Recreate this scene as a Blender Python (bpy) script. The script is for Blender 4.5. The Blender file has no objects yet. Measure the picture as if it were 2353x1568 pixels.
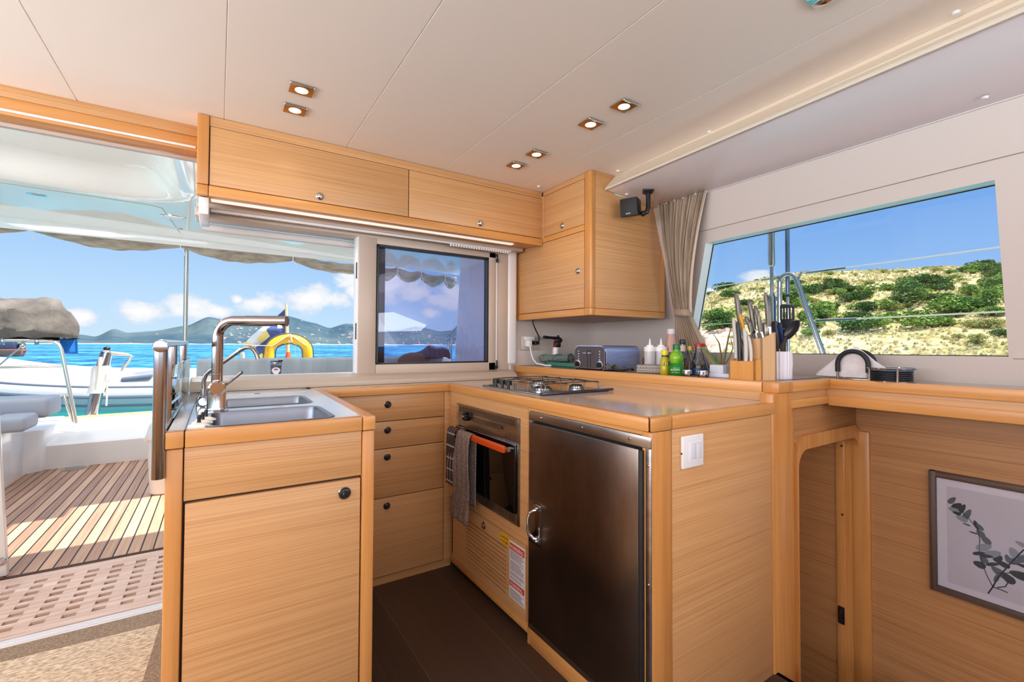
import bpy, bmesh, math, random
from mathutils import Vector, Matrix
random.seed(7)
PI = math.pi
SC = bpy.context.scene
COL = SC.collection

# ------------------------------------------------------------------ camera
CAM_H = 1.10
yaw, pitch, roll = math.radians(32.9), math.radians(1.2), math.radians(0.26)
fw = Vector((math.sin(yaw)*math.cos(pitch), math.cos(yaw)*math.cos(pitch), math.sin(pitch)))
r0 = Vector((math.cos(yaw), -math.sin(yaw), 0)); u0 = r0.cross(fw)
cr = r0*math.cos(roll) + u0*math.sin(roll)
cu = -r0*math.sin(roll) + u0*math.cos(roll)
cd = bpy.data.cameras.new('camera'); cam = bpy.data.objects.new('camera', cd); COL.objects.link(cam)
cd.sensor_width = 36.0; cd.lens = 1045.0/2353.0*36.0; cd.shift_y = -14.39/2353.0
cd.clip_start = 0.02; cd.clip_end = 6000
m3 = Matrix((cr, cu, -fw)).transposed()
cam.matrix_world = Matrix.Translation((0, 0, CAM_H)) @ m3.to_4x4()
SC.camera = cam

# ------------------------------------------------------------------ colour management
SC.view_settings.view_transform = 'Standard'; SC.view_settings.look = 'None'
SC.view_settings.gamma = 1.0; SC.view_settings.use_curve_mapping = False
SC.view_settings.exposure = EXPO = 0.0
SC.cycles.max_bounces = 10; SC.cycles.diffuse_bounces = 5; SC.cycles.glossy_bounces = 5
SC.cycles.transparent_max_bounces = 16; SC.cycles.transmission_bounces = 8
SC.cycles.sample_clamp_indirect = 6.0
SC.cycles.caustics_reflective = False; SC.cycles.caustics_refractive = False

# ------------------------------------------------------------------ sky
CLOUDS = [(-0.182, 0.982, 0.041, 0.017, 0.011), (-0.107, 0.993, 0.054, 0.036, 0.015), (-0.04, 0.997, 0.065, 0.036, 0.02), (-0.001, 0.998, 0.059, 0.02, 0.011), (0.069, 0.995, 0.074, 0.037, 0.014), (0.16, 0.983, 0.089, 0.049, 0.021), (0.204, 0.975, 0.089, 0.034, 0.016), (0.23, 0.964, 0.134, 0.026, 0.023), (0.241, 0.965, 0.108, 0.026, 0.023), (0.03, 0.996, 0.081, 0.01, 0.007), (0.302, 0.944, 0.129, 0.04, 0.033), (0.35, 0.93, 0.11, 0.041, 0.02), (0.406, 0.909, 0.095, 0.042, 0.019), (0.427, 0.897, 0.112, 0.028, 0.017), (0.386, 0.92, 0.065, 0.019, 0.013), (0.87, 0.475, 0.129, 0.025, 0.012), (0.832, 0.544, 0.109, 0.031, 0.008)]
w = bpy.data.worlds.new('sky'); SC.world = w; w.use_nodes = True
nt = w.node_tree; nt.nodes.clear()
def N(t, **kw):
    n = nt.nodes.new(t)
    for k, v in kw.items(): setattr(n, k, v)
    return n
def wmath(op, a, b=None, clamp=False):
    n = N('ShaderNodeMath', operation=op, use_clamp=clamp)
    for i, x in enumerate((a, b)):
        if x is None: continue
        if isinstance(x, (int, float)): n.inputs[i].default_value = x
        else: nt.links.new(x, n.inputs[i])
    return n.outputs[0]
tc = N('ShaderNodeTexCoord'); sx = N('ShaderNodeSeparateXYZ'); nt.links.new(tc.outputs['Generated'], sx.inputs[0])
ramp = N('ShaderNodeValToRGB'); el = ramp.color_ramp.elements
nt.links.new(wmath('ADD', sx.outputs['Z'], wmath('MULTIPLY', wmath('MAXIMUM', sx.outputs['X'], 0.0), 0.10)), ramp.inputs[0])
el[0].position = 0.0; el[0].color = (0.60, 0.78, 0.94, 1)
for p, c in ((0.08, (0.50, 0.72, 0.95, 1)), (0.2, (0.34, 0.57, 0.92, 1)), (0.34, (0.20, 0.42, 0.86, 1))):
    e = el.new(p); e.color = c
el[-1].position = 0.55; el[-1].color = (0.30, 0.48, 0.88, 1)
e = el.new(0.9); e.color = (1.8, 1.85, 2.0, 1)      # overhead sky out of view, brightened to lift the outdoor light
nz = N('ShaderNodeTexNoise'); nz.inputs['Scale'].default_value = 19.0; nz.inputs['Detail'].default_value = 8.0; nz.inputs['Roughness'].default_value = 0.62
mp = N('ShaderNodeMapping'); mp.inputs['Scale'].default_value = (1, 1, 1.6)
nt.links.new(tc.outputs['Generated'], mp.inputs[0]); nt.links.new(mp.outputs[0], nz.inputs['Vector'])
acc = None
for (x, y, z, a, b) in CLOUDS:
    sub = N('ShaderNodeVectorMath', operation='SUBTRACT'); nt.links.new(tc.outputs['Generated'], sub.inputs[0]); sub.inputs[1].default_value = (x, y, z)
    mul = N('ShaderNodeVectorMath', operation='MULTIPLY'); nt.links.new(sub.outputs[0], mul.inputs[0]); mul.inputs[1].default_value = (1/a, 1/a, 1/b)
    ln = N('ShaderNodeVectorMath', operation='LENGTH'); nt.links.new(mul.outputs[0], ln.inputs[0])
    f = wmath('SUBTRACT', 1.6, ln.outputs['Value'])
    acc = f if acc is None else wmath('MAXIMUM', acc, f)
dens = wmath('ADD', wmath('MAXIMUM', acc, -0.7), wmath('MULTIPLY', wmath('SUBTRACT', nz.outputs['Fac'], 0.52), 3.0))
cov = wmath('MULTIPLY', wmath('SUBTRACT', dens, 0.12), 1.7, True)
lit = wmath('MULTIPLY', dens, 0.75, True)
cc = N('ShaderNodeMix', data_type='RGBA'); cc.inputs['A'].default_value = (0.66, 0.74, 0.88, 1); cc.inputs['B'].default_value = (1.0, 0.99, 0.97, 1)
nt.links.new(lit, cc.inputs['Factor'])
mx = N('ShaderNodeMix', data_type='RGBA'); nt.links.new(wmath('MULTIPLY', cov, 0.93), mx.inputs['Factor'])
nt.links.new(ramp.outputs[0], mx.inputs['A']); nt.links.new(cc.outputs['Result'], mx.inputs['B'])
bg = N('ShaderNodeBackground'); nt.links.new(mx.outputs['Result'], bg.inputs[0]); bg.inputs[1].default_value = 1.05
ow = N('ShaderNodeOutputWorld'); nt.links.new(bg.outputs[0], ow.inputs[0])

# ------------------------------------------------------------------ sun and added window fill
def light(name, kind, loc, energy, color=(1, 1, 1), **kw):
    d = bpy.data.lights.new(name, kind); d.energy = energy; d.color = color
    for k, v in kw.items(): setattr(d, k, v)
    o = bpy.data.objects.new(name, d); o.location = loc; COL.objects.link(o); return o
SUN_AZ, SUN_EL = math.radians(112), math.radians(60)
sdir = Vector((math.sin(SUN_AZ)*math.cos(SUN_EL), math.cos(SUN_AZ)*math.cos(SUN_EL), math.sin(SUN_EL)))
sun = light('sun', 'SUN', (10, -4, 20), 9.0, (1.0, 0.95, 0.86), angle=math.radians(0.6))
sun.rotation_euler = sdir.to_track_quat('Z', 'Y').to_euler()
def window_fill(name, loc, look, sx_, sy_, e, col=(0.93, 0.96, 1.0)):  # area lamps added behind the camera, standing in for unseen saloon windows
    o = light(name, 'AREA', loc, e, col, shape='RECTANGLE', size=sx_, size_y=sy_)
    o.rotation_euler = Vector(look).to_track_quat('-Z', 'Y').to_euler(); return o
window_fill('forward_window_fill', (0.1, -2.30, 1.40), (0, 1, 1.25), 4.3, 1.1, 62, (1.0, 0.97, 0.95))
window_fill('port_window_fill', (-2.30, 0.2, 1.38), (1, 0.05, 1.15), 4.2, 1.0, 134, (0.96, 0.97, 1.0))

window_fill('starboard_fill', (1.98, -1.35, 1.40), (-0.8, 0.25, 1.0), 1.5, 0.45, 24, (0.93, 0.93, 1.0))  # fill added to lift the soffit and right side of the ceiling

# ------------------------------------------------------------------ materials
def lin(c):
    def f(v):
        v /= 255.0
        return v/12.92 if v <= 0.04045 else ((v+0.055)/1.055)**2.4
    return (f(c[0]), f(c[1]), f(c[2]), 1.0)
MATS = {}
def mat(name, col, rough=0.5, metal=0.0, spec=0.5, **kw):
    m = bpy.data.materials.new(name); m.use_nodes = True; MATS[name] = m
    b = m.node_tree.nodes['Principled BSDF']
    b.inputs['Base Color'].default_value = lin(col); b.inputs['Roughness'].default_value = rough
    b.inputs['Metallic'].default_value = metal; b.inputs['Specular IOR Level'].default_value = spec
    for k, v in kw.items(): b.inputs[k].default_value = v
    return m
def nodes(m):
    t = m.node_tree; b = t.nodes['Principled BSDF']
    def new(ty, **kw):
        n = t.nodes.new(ty)
        for k, v in kw.items():
            if k in n.inputs: n.inputs[k].default_value = v
            else: setattr(n, k, v)
        return n
    return t, b, new
def noisy(m, c1, c2, scale, stretch=(1, 1, 1), detail=4, rough=0.55, bump=0.0, lo=0.35, hi=0.65, distort=0.0, rot=(0, 0, 0), tgt='Base Color', dist=0.002):
    """colour from an object-space noise between two sRGB colours, optional bump"""
    t, b, new = nodes(m)
    tcn = new('ShaderNodeTexCoord'); mpn = new('ShaderNodeMapping'); mpn.inputs['Scale'].default_value = stretch; mpn.inputs['Rotation'].default_value = rot
    nn = new('ShaderNodeTexNoise', Scale=scale, Detail=detail, Roughness=rough, Distortion=distort)
    t.links.new(tcn.outputs['Object'], mpn.inputs[0]); t.links.new(mpn.outputs[0], nn.inputs['Vector'])
    r = new('ShaderNodeValToRGB'); r.color_ramp.elements[0].position = lo; r.color_ramp.elements[1].position = hi
    r.color_ramp.elements[0].color = lin(c1); r.color_ramp.elements[1].color = lin(c2)
    t.links.new(nn.outputs['Fac'], r.inputs[0])
    if tgt: t.links.new(r.outputs[0], b.inputs[tgt])
    if bump:
        bn = new('ShaderNodeBump', Strength=bump, Distance=dist); t.links.new(nn.outputs['Fac'], bn.inputs['Height']); t.links.new(bn.outputs[0], b.inputs['Normal'])
    return m
def wood(name, c1, c2, c3, axis='H', fine=150.0, rough=0.38, tilt=0.0):
    """fine straight grain: axis H = grain runs level on every upright face, V = grain runs upward"""
    m = mat(name, c2, rough)
    t, b, new = nodes(m)
    tcn = new('ShaderNodeTexCoord'); mpn = new('ShaderNodeMapping'); mpn.inputs['Rotation'].default_value = (tilt, tilt, 0)
    mpn.inputs['Scale'].default_value = (1.5, 1.5, fine) if axis == 'H' else (fine, fine, 1.5)
    n1 = new('ShaderNodeTexNoise', Scale=1.0, Detail=5.0, Roughness=0.6, Distortion=0.15)
    mp2 = new('ShaderNodeMapping'); mp2.inputs['Scale'].default_value = (0.9, 0.9, fine*0.16) if axis == 'H' else (fine*0.16, fine*0.16, 0.9)
    mp2.inputs['Rotation'].default_value = (tilt, tilt, 0)
    n2 = new('ShaderNodeTexNoise', Scale=1.0, Detail=3.0, Roughness=0.5)
    t.links.new(tcn.outputs['Object'], mpn.inputs[0]); t.links.new(tcn.outputs['Object'], mp2.inputs[0])
    t.links.new(mpn.outputs[0], n1.inputs['Vector']); t.links.new(mp2.outputs[0], n2.inputs['Vector'])
    ad = new('ShaderNodeMath', operation='MULTIPLY_ADD'); t.links.new(n1.outputs['Fac'], ad.inputs[0]); ad.inputs[1].default_value = 0.78
    m2 = new('ShaderNodeMath', operation='MULTIPLY'); t.links.new(n2.outputs['Fac'], m2.inputs[0]); m2.inputs[1].default_value = 0.22
    t.links.new(m2.outputs[0], ad.inputs[2])
    r = new('ShaderNodeValToRGB'); el_ = r.color_ramp.elements
    el_[0].position = 0.34; el_[0].color = lin(c1); el_[1].position = 0.64; el_[1].color = lin(c3)
    e = el_.new(0.47); e.color = lin(c2)
    t.links.new(ad.outputs[0], r.inputs[0]); t.links.new(r.outputs[0], b.inputs['Base Color'])
    bn = new('ShaderNodeBump', Strength=0.12, Distance=0.0006); t.links.new(n1.outputs['Fac'], bn.inputs['Height']); t.links.new(bn.outputs[0], b.inputs['Normal'])
    return m
def glassy(name, tint, gloss=0.10, rough=0.0):
    m = bpy.data.materials.new(name); m.use_nodes = True; MATS[name] = m
    t = m.node_tree; t.nodes.clear()
    o = t.nodes.new('ShaderNodeOutputMaterial'); mxn = t.nodes.new('ShaderNodeMixShader')
    tr = t.nodes.new('ShaderNodeBsdfTransparent'); tr.inputs[0].default_value = (*tint, 1)
    gl = t.nodes.new('ShaderNodeBsdfGlossy'); gl.inputs['Roughness'].default_value = rough; gl.inputs[0].default_value = (0.95, 0.97, 1, 1)
    fr = t.nodes.new('ShaderNodeFresnel'); fr.inputs[0].default_value = 1.45
    ml = t.nodes.new('ShaderNodeMath'); ml.operation = 'MULTIPLY'; ml.inputs[1].default_value = gloss*10
    t.links.new(fr.outputs[0], ml.inputs[0]); t.links.new(ml.outputs[0], mxn.inputs[0]); t.links.new(tr.outputs[0], mxn.inputs[1]); t.links.new(gl.outputs[0], mxn.inputs[2]); t.links.new(mxn.outputs[0], o.inputs[0])
    return m
def emit(name, col, strength):
    m = bpy.data.materials.new(name); m.use_nodes = True; MATS[name] = m
    b = m.node_tree.nodes['Principled BSDF']; b.inputs['Base Color'].default_value = lin(col)
    b.inputs['Emission Color'].default_value = lin(col); b.inputs['Emission Strength'].default_value = strength; return m

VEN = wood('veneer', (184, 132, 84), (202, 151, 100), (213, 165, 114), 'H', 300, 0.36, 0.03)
VEN_SHADED = wood('veneer_shaded', (152, 104, 64), (180, 128, 82), (194, 144, 96), 'H', 300, 0.4, 0.03)  # darker copy of the veneer, shade of doorway and undersides in its colour
BEE = wood('beech_level', (196, 134, 72), (208, 146, 82), (217, 158, 95), 'H', 45, 0.30)
BEEV = wood('beech_upright', (190, 126, 65), (204, 140, 76), (214, 153, 90), 'V', 45, 0.30)
DARKGAP = mat('shadow_gap', (60, 38, 24), 0.7)
WHITE = mat('white_wall', (210, 198, 192), 0.45)
CEIL = mat('ceiling_liner', (243, 234, 230), 0.42)
SOF = mat('soffit_liner', (248, 243, 253), 0.30, 0.0, 0.8)
ALU = mat('painted_aluminium', (196, 180, 167), 0.35)
WHITEP = mat('white_plastic', (236, 234, 236), 0.3)
GEL = mat('gelcoat', (240, 240, 240), 0.18)
GELG = mat('hardtop_gelcoat', (250, 248, 246), 0.06, 0.0, 0.6)
CHROME = mat('chrome', (204, 202, 206), 0.08, 1.0)
STEEL = mat('polished_steel', (172, 166, 168), 0.12, 1.0)
STEELB = noisy(mat('brushed_steel', (180, 180, 182), 0.28, 1.0), (165, 162, 160), (190, 188, 186), 6, (1, 1, 6), 5)
SINKM = mat('sink_steel', (128, 130, 140), 0.36, 1.0)
FRIDGEM = noisy(mat('fridge_steel', (150, 138, 130), 0.27, 1.0), (118, 106, 98), (140, 128, 120), 5, (1, 1, 0.4), 6, 0.7, 0.06)
BLACK = mat('black_plastic', (22, 22, 24), 0.35)
BLACKG = mat('black_glass', (10, 9, 9), 0.04, 0.0, 0.7)
RUB = mat('black_rubber', (26, 26, 28), 0.6)
GREYW = mat('worktop_laminate', (204, 184, 168), 0.10, 0.0, 0.7)
LAMW = mat('sink_top_laminate', (214, 216, 224), 0.12, 0.0, 0.7)
FLOORM = mat('floor_planks', (64, 48, 42), 0.42)
def plank_floor(m, c1, c2, width, axis='Y', seam=(120, 100, 88), seamw=0.012, grain=60):
    t, b, new = nodes(m)
    tcn = new('ShaderNodeTexCoord'); sp = new('ShaderNodeSeparateXYZ'); t.links.new(tcn.outputs['Object'], sp.inputs[0])
    a = new('ShaderNodeMath', operation='DIVIDE'); t.links.new(sp.outputs['X' if axis == 'Y' else 'Y'], a.inputs[0]); a.inputs[1].default_value = width
    fr = new('ShaderNodeMath', operation='FRACT'); t.links.new(a.outputs[0], fr.inputs[0])
    fl = new('ShaderNodeMath', operation='FLOOR'); t.links.new(a.outputs[0], fl.inputs[0])
    wn = new('ShaderNodeTexWhiteNoise', noise_dimensions='1D'); t.links.new(fl.outputs[0], wn.inputs['W'])
    mpn = new('ShaderNodeMapping'); mpn.inputs['Scale'].default_value = (grain, 1.5, 1) if axis == 'Y' else (1.5, grain, 1)
    nn = new('ShaderNodeTexNoise', Scale=1.0, Detail=5.0, Roughness=0.65); t.links.new(tcn.outputs['Object'], mpn.inputs[0]); t.links.new(mpn.outputs[0], nn.inputs['Vector'])
    av = new('ShaderNodeMath', operation='MULTIPLY_ADD'); t.links.new(wn.outputs['Value'], av.inputs[0]); av.inputs[1].default_value = 0.5; t.links.new(nn.outputs['Fac'], av.inputs[2])
    r = new('ShaderNodeValToRGB'); r.color_ramp.elements[0].position = 0.4; r.color_ramp.elements[1].position = 1.05
    r.color_ramp.elements[0].color = lin(c1); r.color_ramp.elements[1].color = lin(c2); t.links.new(av.outputs[0], r.inputs[0])
    lt = new('ShaderNodeMath', operation='LESS_THAN'); t.links.new(fr.outputs[0], lt.inputs[0]); lt.inputs[1].default_value = seamw/width
    mxn = new('ShaderNodeMix', data_type='RGBA'); t.links.new(lt.outputs[0], mxn.inputs['Factor']); t.links.new(r.outputs[0], mxn.inputs['A']); mxn.inputs['B'].default_value = lin(seam)
    t.links.new(mxn.outputs['Result'], b.inputs['Base Color'])
plank_floor(FLOORM, (44, 31, 24), (70, 51, 40), 0.30, 'Y', (104, 84, 72), 0.0022)
TEAK = mat('teak_planks', (150, 110, 80), 0.55)
plank_floor(TEAK, (150, 112, 92), (212, 172, 142), 0.055, 'Y', (28, 20, 18), 0.007)
TEAKG = noisy(mat('teak_grating', (196, 160, 140), 0.55), (206, 172, 152), (232, 206, 190), 3, (1, 14, 14), 5)
DARKHOLE = mat('dark_recess', (74, 46, 30), 0.8)
SISAL = noisy(mat('woven_mat', (200, 178, 148), 0.85), (178, 146, 116), (238, 220, 192), 90, (0.5, 1.6, 1), 3, 0.7, 0.5, 0.38, 0.6, dist=0.004)
SISALD = noisy(mat('mat_binding', (140, 118, 96), 0.85), (130, 108, 88), (172, 148, 124), 160, (1, 1, 1), 2, 0.6, 0.3)

# ------------------------------------------------------------------ object helpers
OFF = {}
def tag(o, label=None, cat=None, group=None, kind=None):
    if label: o['label'] = label
    if cat: o['category'] = cat
    if group: o['group'] = group
    if kind: o['kind'] = kind
    return o
def thing(name, label, cat, loc=(0, 0, 0), rz=0.0, group=None, local=False):
    o = bpy.data.objects.new(name, None); COL.objects.link(o); o.empty_display_size = 0.05
    o.location = loc; o.rotation_euler = (0, 0, rz)
    OFF[o] = Vector((0, 0, 0)) if local else Vector(loc)
    return tag(o, label, cat, group)
class M:
    def __init__(s): s.b = bmesh.new(); s.mi = 0; s.sm = True; s.th = 0
    def _fin(s, geom_faces):
        for f in geom_faces: f.material_index = s.mi; f.smooth = s.sm
    def box(s, x0, x1, y0, y1, z0, z1, bev=0.0, seg=2):
        x0, x1 = sorted((x0, x1)); y0, y1 = sorted((y0, y1)); z0, z1 = sorted((z0, z1))
        return s.hexa([(x0, y0, z0), (x1, y0, z0), (x1, y1, z0), (x0, y1, z0)], [(x0, y0, z1), (x1, y0, z1), (x1, y1, z1), (x0, y1, z1)], bev, seg)
    def hexa(s, lo, hi, bev=0.0, seg=2):
        n = len(lo)
        a = [s.b.verts.new(p) for p in lo]; c = [s.b.verts.new(p) for p in hi]
        fs = [s.b.faces.new(list(reversed(a))), s.b.faces.new(c)]
        for i in range(n): fs.append(s.b.faces.new([a[i], a[(i+1) % n], c[(i+1) % n], c[i]]))
        s._fin(fs)
        if bev > 0:
            ed = list({e for f in fs for e in f.edges})
            r = bmesh.ops.bevel(s.b, geom=ed, offset=bev, segments=seg, affect='EDGES', profile=0.5, clamp_overlap=True)
            s._fin(r['faces'])
        return s
    def prism(s, pts, z0, z1, bev=0.0, axis='Z'):
        def mk(p, t):
            if axis == 'Z': return (p[0], p[1], t)
            if axis == 'X': return (t, p[0], p[1])
            return (p[0], t, p[1])
        lo = [mk(p, z0) for p in pts]; hi = [mk(p, z1) for p in pts]
        return s.hexa(lo, hi, bev)
    def tube(s, path, r, seg=12, cap=True, flat=None):
        """swept tube; r number or list; flat=(a,b) ellipse scale with b along the world-up-ish normal"""
        P = [Vector(p) for p in path]; n = len(P)
        R = r if isinstance(r, (list, tuple)) else [r]*n
        rings = []; prev = None
        for i in range(n):
            t = (P[min(i+1, n-1)] - P[max(i-1, 0)]).normalized()
            if prev is None:
                up = Vector((0, 0, 1)) if abs(t.z) < 0.95 else Vector((1, 0, 0))
                a = t.cross(up).normalized()
            else:
                a = prev - t*prev.dot(t)
                a = a.normalized() if a.length > 1e-6 else t.cross(Vector((0, 0, 1))).normalized()
            prev = a; b_ = t.cross(a)
            fa, fb = flat if flat else (1, 1)
            rings.append([s.b.verts.new(P[i] + (a*math.cos(2*PI*k/seg)*fa + b_*math.sin(2*PI*k/seg)*fb)*R[i]) for k in range(seg)])
        fs = []
        for i in range(n-1):
            for k in range(seg): fs.append(s.b.faces.new([rings[i][k], rings[i][(k+1) % seg], rings[i+1][(k+1) % seg], rings[i+1][k]]))
        if cap:
            fs.append(s.b.faces.new(list(reversed(rings[0])))); fs.append(s.b.faces.new(rings[-1]))
        s._fin(fs); return s
    def lathe(s, prof, c=(0, 0, 0), seg=24, axis=None, sx=1.0, sy=1.0):
        """prof: list of (r, z). axis: optional direction vector the z of the profile follows"""
        q = Vector(axis).to_track_quat('Z', 'Y').to_matrix() if axis is not None else Matrix.Identity(3)
        c = Vector(c); rings = []; fs = []
        for (r, z) in prof:
            if r < 1e-6: rings.append([s.b.verts.new(c + q @ Vector((0, 0, z)))])
            else: rings.append([s.b.verts.new(c + q @ Vector((r*sx*math.cos(2*PI*k/seg), r*sy*math.sin(2*PI*k/seg), z))) for k in range(seg)])
        for i in range(len(rings)-1):
            A, B = rings[i], rings[i+1]
            if len(A) == 1 and len(B) == 1: continue
            for k in range(seg):
                k2 = (k+1) % seg
                if len(A) == 1: fs.append(s.b.faces.new([A[0], B[k2], B[k]]))
                elif len(B) == 1: fs.append(s.b.faces.new([A[k], A[k2], B[0]]))
                else: fs.append(s.b.faces.new([A[k], A[k2], B[k2], B[k]]))
        if len(rings[0]) > 1: fs.append(s.b.faces.new(list(reversed(rings[0]))))
        if len(rings[-1]) > 1: fs.append(s.b.faces.new(rings[-1]))
        s._fin(fs); return s
    def ball(s, c, rx, ry=None, rz=None, seg=16, rings=10):
        ry = ry or rx; rz = rz or rx
        pr = []
        r = bmesh.ops.create_uvsphere(s.b, u_segments=seg, v_segments=rings, radius=1.0, matrix=Matrix.Translation(c) @ Matrix.Diagonal((rx, ry, rz, 1)))
        s._fin({f for v in r['verts'] for f in v.link_faces}); return s
    def grid(s, fn, nu, nv, mi=None, thick=0.0):
        """fn(u, v) with u, v in 0..1 -> point; mi(i, j) material index"""
        V = [[s.b.verts.new(fn(i/nu, j/nv)) for j in range(nv+1)] for i in range(nu+1)]
        fs = []
        for i in range(nu):
            for j in range(nv):
                f = s.b.faces.new([V[i][j], V[i+1][j], V[i+1][j+1], V[i][j+1]]); f.smooth = s.sm
                f.material_index = mi(i, j) if mi else s.mi; fs.append(f)
        if thick: s.th = thick
        return s
    def poly(s, pts):
        f = s.b.faces.new([s.b.verts.new(p) for p in pts]); s._fin([f]); return s
    def build(s, name, m, parent=None, label=None, cat=None, group=None, kind=None, ang=35, recalc=True):
        if recalc: bmesh.ops.recalc_face_normals(s.b, faces=s.b.faces)
        me = bpy.data.meshes.new(name)
        off = OFF.get(parent) if parent is not None else None
        if off is not None and off.length > 0: bmesh.ops.translate(s.b, verts=s.b.verts, vec=-off)
        s.b.to_mesh(me); s.b.free()
        for mm in (m if isinstance(m, (list, tuple)) else [m]): me.materials.append(mm)
        if ang: me.set_sharp_from_angle(angle=math.radians(ang))
        o = bpy.data.objects.new(name, me); COL.objects.link(o)
        if parent is not None: o.parent = parent; OFF[o] = off if off is not None else Vector((0, 0, 0))
        if s.th:
            sm_ = o.modifiers.new('thickness', 'SOLIDIFY'); sm_.thickness = s.th; sm_.offset = 0; sm_.use_even_offset = False
        return tag(o, label, cat, group, kind)
def struct(name, mb, m, kind='structure', **kw): return mb.build(name, m, None, kind=kind, **kw)
def copy_tree(o, parent=None):
    c = o.copy(); COL.objects.link(c)
    if parent is not None: c.parent = parent
    for ch in list(o.children): copy_tree(ch, c)
    return c
def text_mesh(txt, size, origin, xdir, ydir, m, name, parent, depth=0.0004, align='LEFT', xs=1.0):
    cu_ = bpy.data.curves.new(name, 'FONT'); cu_.body = txt; cu_.size = size; cu_.extrude = depth; cu_.align_x = align; cu_.resolution_u = 2
    to = bpy.data.objects.new(name+'_tmp', cu_); COL.objects.link(to)
    dg = bpy.context.evaluated_depsgraph_get(); me = bpy.data.meshes.new_from_object(to.evaluated_get(dg)); bpy.data.objects.remove(to)
    X_ = Vector(xdir).normalized(); Y_ = Vector(ydir).normalized(); Z_ = X_.cross(Y_)
    mt = Matrix((X_*xs, Y_, Z_)).transposed().to_4x4(); off = OFF.get(parent, Vector((0, 0, 0)))
    me.transform(Matrix.Translation(Vector(origin)-off) @ mt)
    me.materials.clear(); me.materials.append(m)
    o = bpy.data.objects.new(name, me); COL.objects.link(o); o.parent = parent; OFF[o] = off
    return o
def arc(c, r, a0, a1, n, pl='XZ'):
    out = []
    for i in range(n+1):
        a = a0+(a1-a0)*i/n; p, q = r*math.cos(a), r*math.sin(a)
        out.append({'XZ': (c[0]+p, c[1], c[2]+q), 'YZ': (c[0], c[1]+p, c[2]+q), 'XY': (c[0]+p, c[1]+q, c[2])}[pl])
    return out
def rrect(x0, x1, y0, y1, r, n=5):
    pts = []
    for (cx, cy, a) in ((x1-r, y0+r, -PI/2), (x1-r, y1-r, 0), (x0+r, y1-r, PI/2), (x0+r, y0+r, PI)):
        for i in range(n+1): pts.append((cx+r*math.cos(a+PI/2*i/n), cy+r*math.sin(a+PI/2*i/n)))
    return pts

# ================================================================== SETTING
struct('floor', M().box(-2.4, 1.60, -2.4, 2.36, -0.04, 0.0), FLOORM)
struct('floor', M().box(1.60, 2.45, -2.4, 0.95, -0.70, -0.66), FLOORM)
# ceiling liner: long panels with open seams, a backing board above
cm = M()
seams = [-2.4, -0.43, 0.008, 0.457, 0.915, 1.375, 1.78]
for a, b in zip(seams[:-1], seams[1:]): cm.box(a+0.0012, b-0.0012, -2.4, 2.30, 1.955, 1.965, 0.0008, 1)
cm.box(-2.4, 1.78, -2.4, 2.30, 1.9572, 1.99)
struct('ceiling', cm, CEIL)
struct('ceiling', M().box(-3.2, 2.75, -2.6, 2.44, 2.0, 2.14, 0.03), GEL)          # coachroof above, unseen overhang added to keep sun off the side window
# soffit along the starboard side
def lerp(a, b, t): return a+(b-a)*t
Y0, Y1 = 1.638, -2.4
sf = M()
def sec(t):
    y = lerp(Y0, Y1, t); xb = lerp(1.609, 1.423, t); xt = lerp(1.684, 1.44, t)
    return y, xb, xt
ya, xba, xta = sec(0); yb, xbb, xtb = sec(1)
sf.hexa([(xba, ya, 1.871), (1.985, ya, 1.835), (1.985, ya, 1.97), (xta, ya, 1.956)], [(xbb, yb, 1.871), (1.985, yb, 1.835), (1.985, yb, 1.97), (xtb, yb, 1.956)], 0.004, 2)
struct('trim_1', sf, SOF)
fs_ = M(); fs_.hexa([(xba-0.001, ya, 1.884), (xba+0.012, ya, 1.884), (xta+0.004, ya, 1.9545), (xta-0.006, ya, 1.9545)], [(xbb-0.001, yb, 1.884), (xbb+0.012, yb, 1.884), (xtb+0.004, yb, 1.9545), (xtb-0.006, yb, 1.9545)])
struct('trim_20', fs_, mat('fascia_cream', (224, 208, 188), 0.5))
sl = M()
sl.hexa([(xba-0.006, ya, 1.868), (xba+0.002, ya, 1.868), (xba+0.012, ya, 1.888), (xba+0.002, ya, 1.888)], [(xbb-0.006, yb, 1.868), (xbb+0.002, yb, 1.868), (xbb+0.012, yb, 1.888), (xbb+0.002, yb, 1.888)], 0.001, 1)
struct('trim_2', sl, mat('soffit_lip', (232, 222, 208), 0.4))
# starboard wall: leans inboard towards the top, window cut out of it
def wx(z): return 2.2-0.296*(z-1.065)
YL, YR = 2.34, -2.4
ins = [(0.372, 1.066), (1.60, 1.056), (1.375, 1.610), (0.367, 1.622)]        # window opening (y, z)
out = [(YR, 0.90), (YL, 0.90), (YL, 1.90), (YR, 1.90)]
def wall_pt(y, z, o=0.0): return (wx(z)+o, y, z)
sw = M()
for o_ in (0.0, 0.075):
    for i in range(4):
        j = (i+1) % 4
        sw.poly([wall_pt(*out[i], o_), wall_pt(*out[j], o_), wall_pt(*ins[j], o_), wall_pt(*ins[i], o_)])
for i in range(4):
    j = (i+1) % 4
    sw.mi = 1; sw.poly([wall_pt(*ins[i]), wall_pt(*ins[j]), wall_pt(*ins[j], 0.075), wall_pt(*ins[i], 0.075)]); sw.mi = 0
    sw.poly([wall_pt(*out[i]), wall_pt(*out[j]), wall_pt(*out[j], 0.075), wall_pt(*out[i], 0.075)])
bmesh.ops.remove_doubles(sw.b, verts=sw.b.verts, dist=0.0001)
struct('wall_starboard', sw, [WHITE, GEL])
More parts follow.
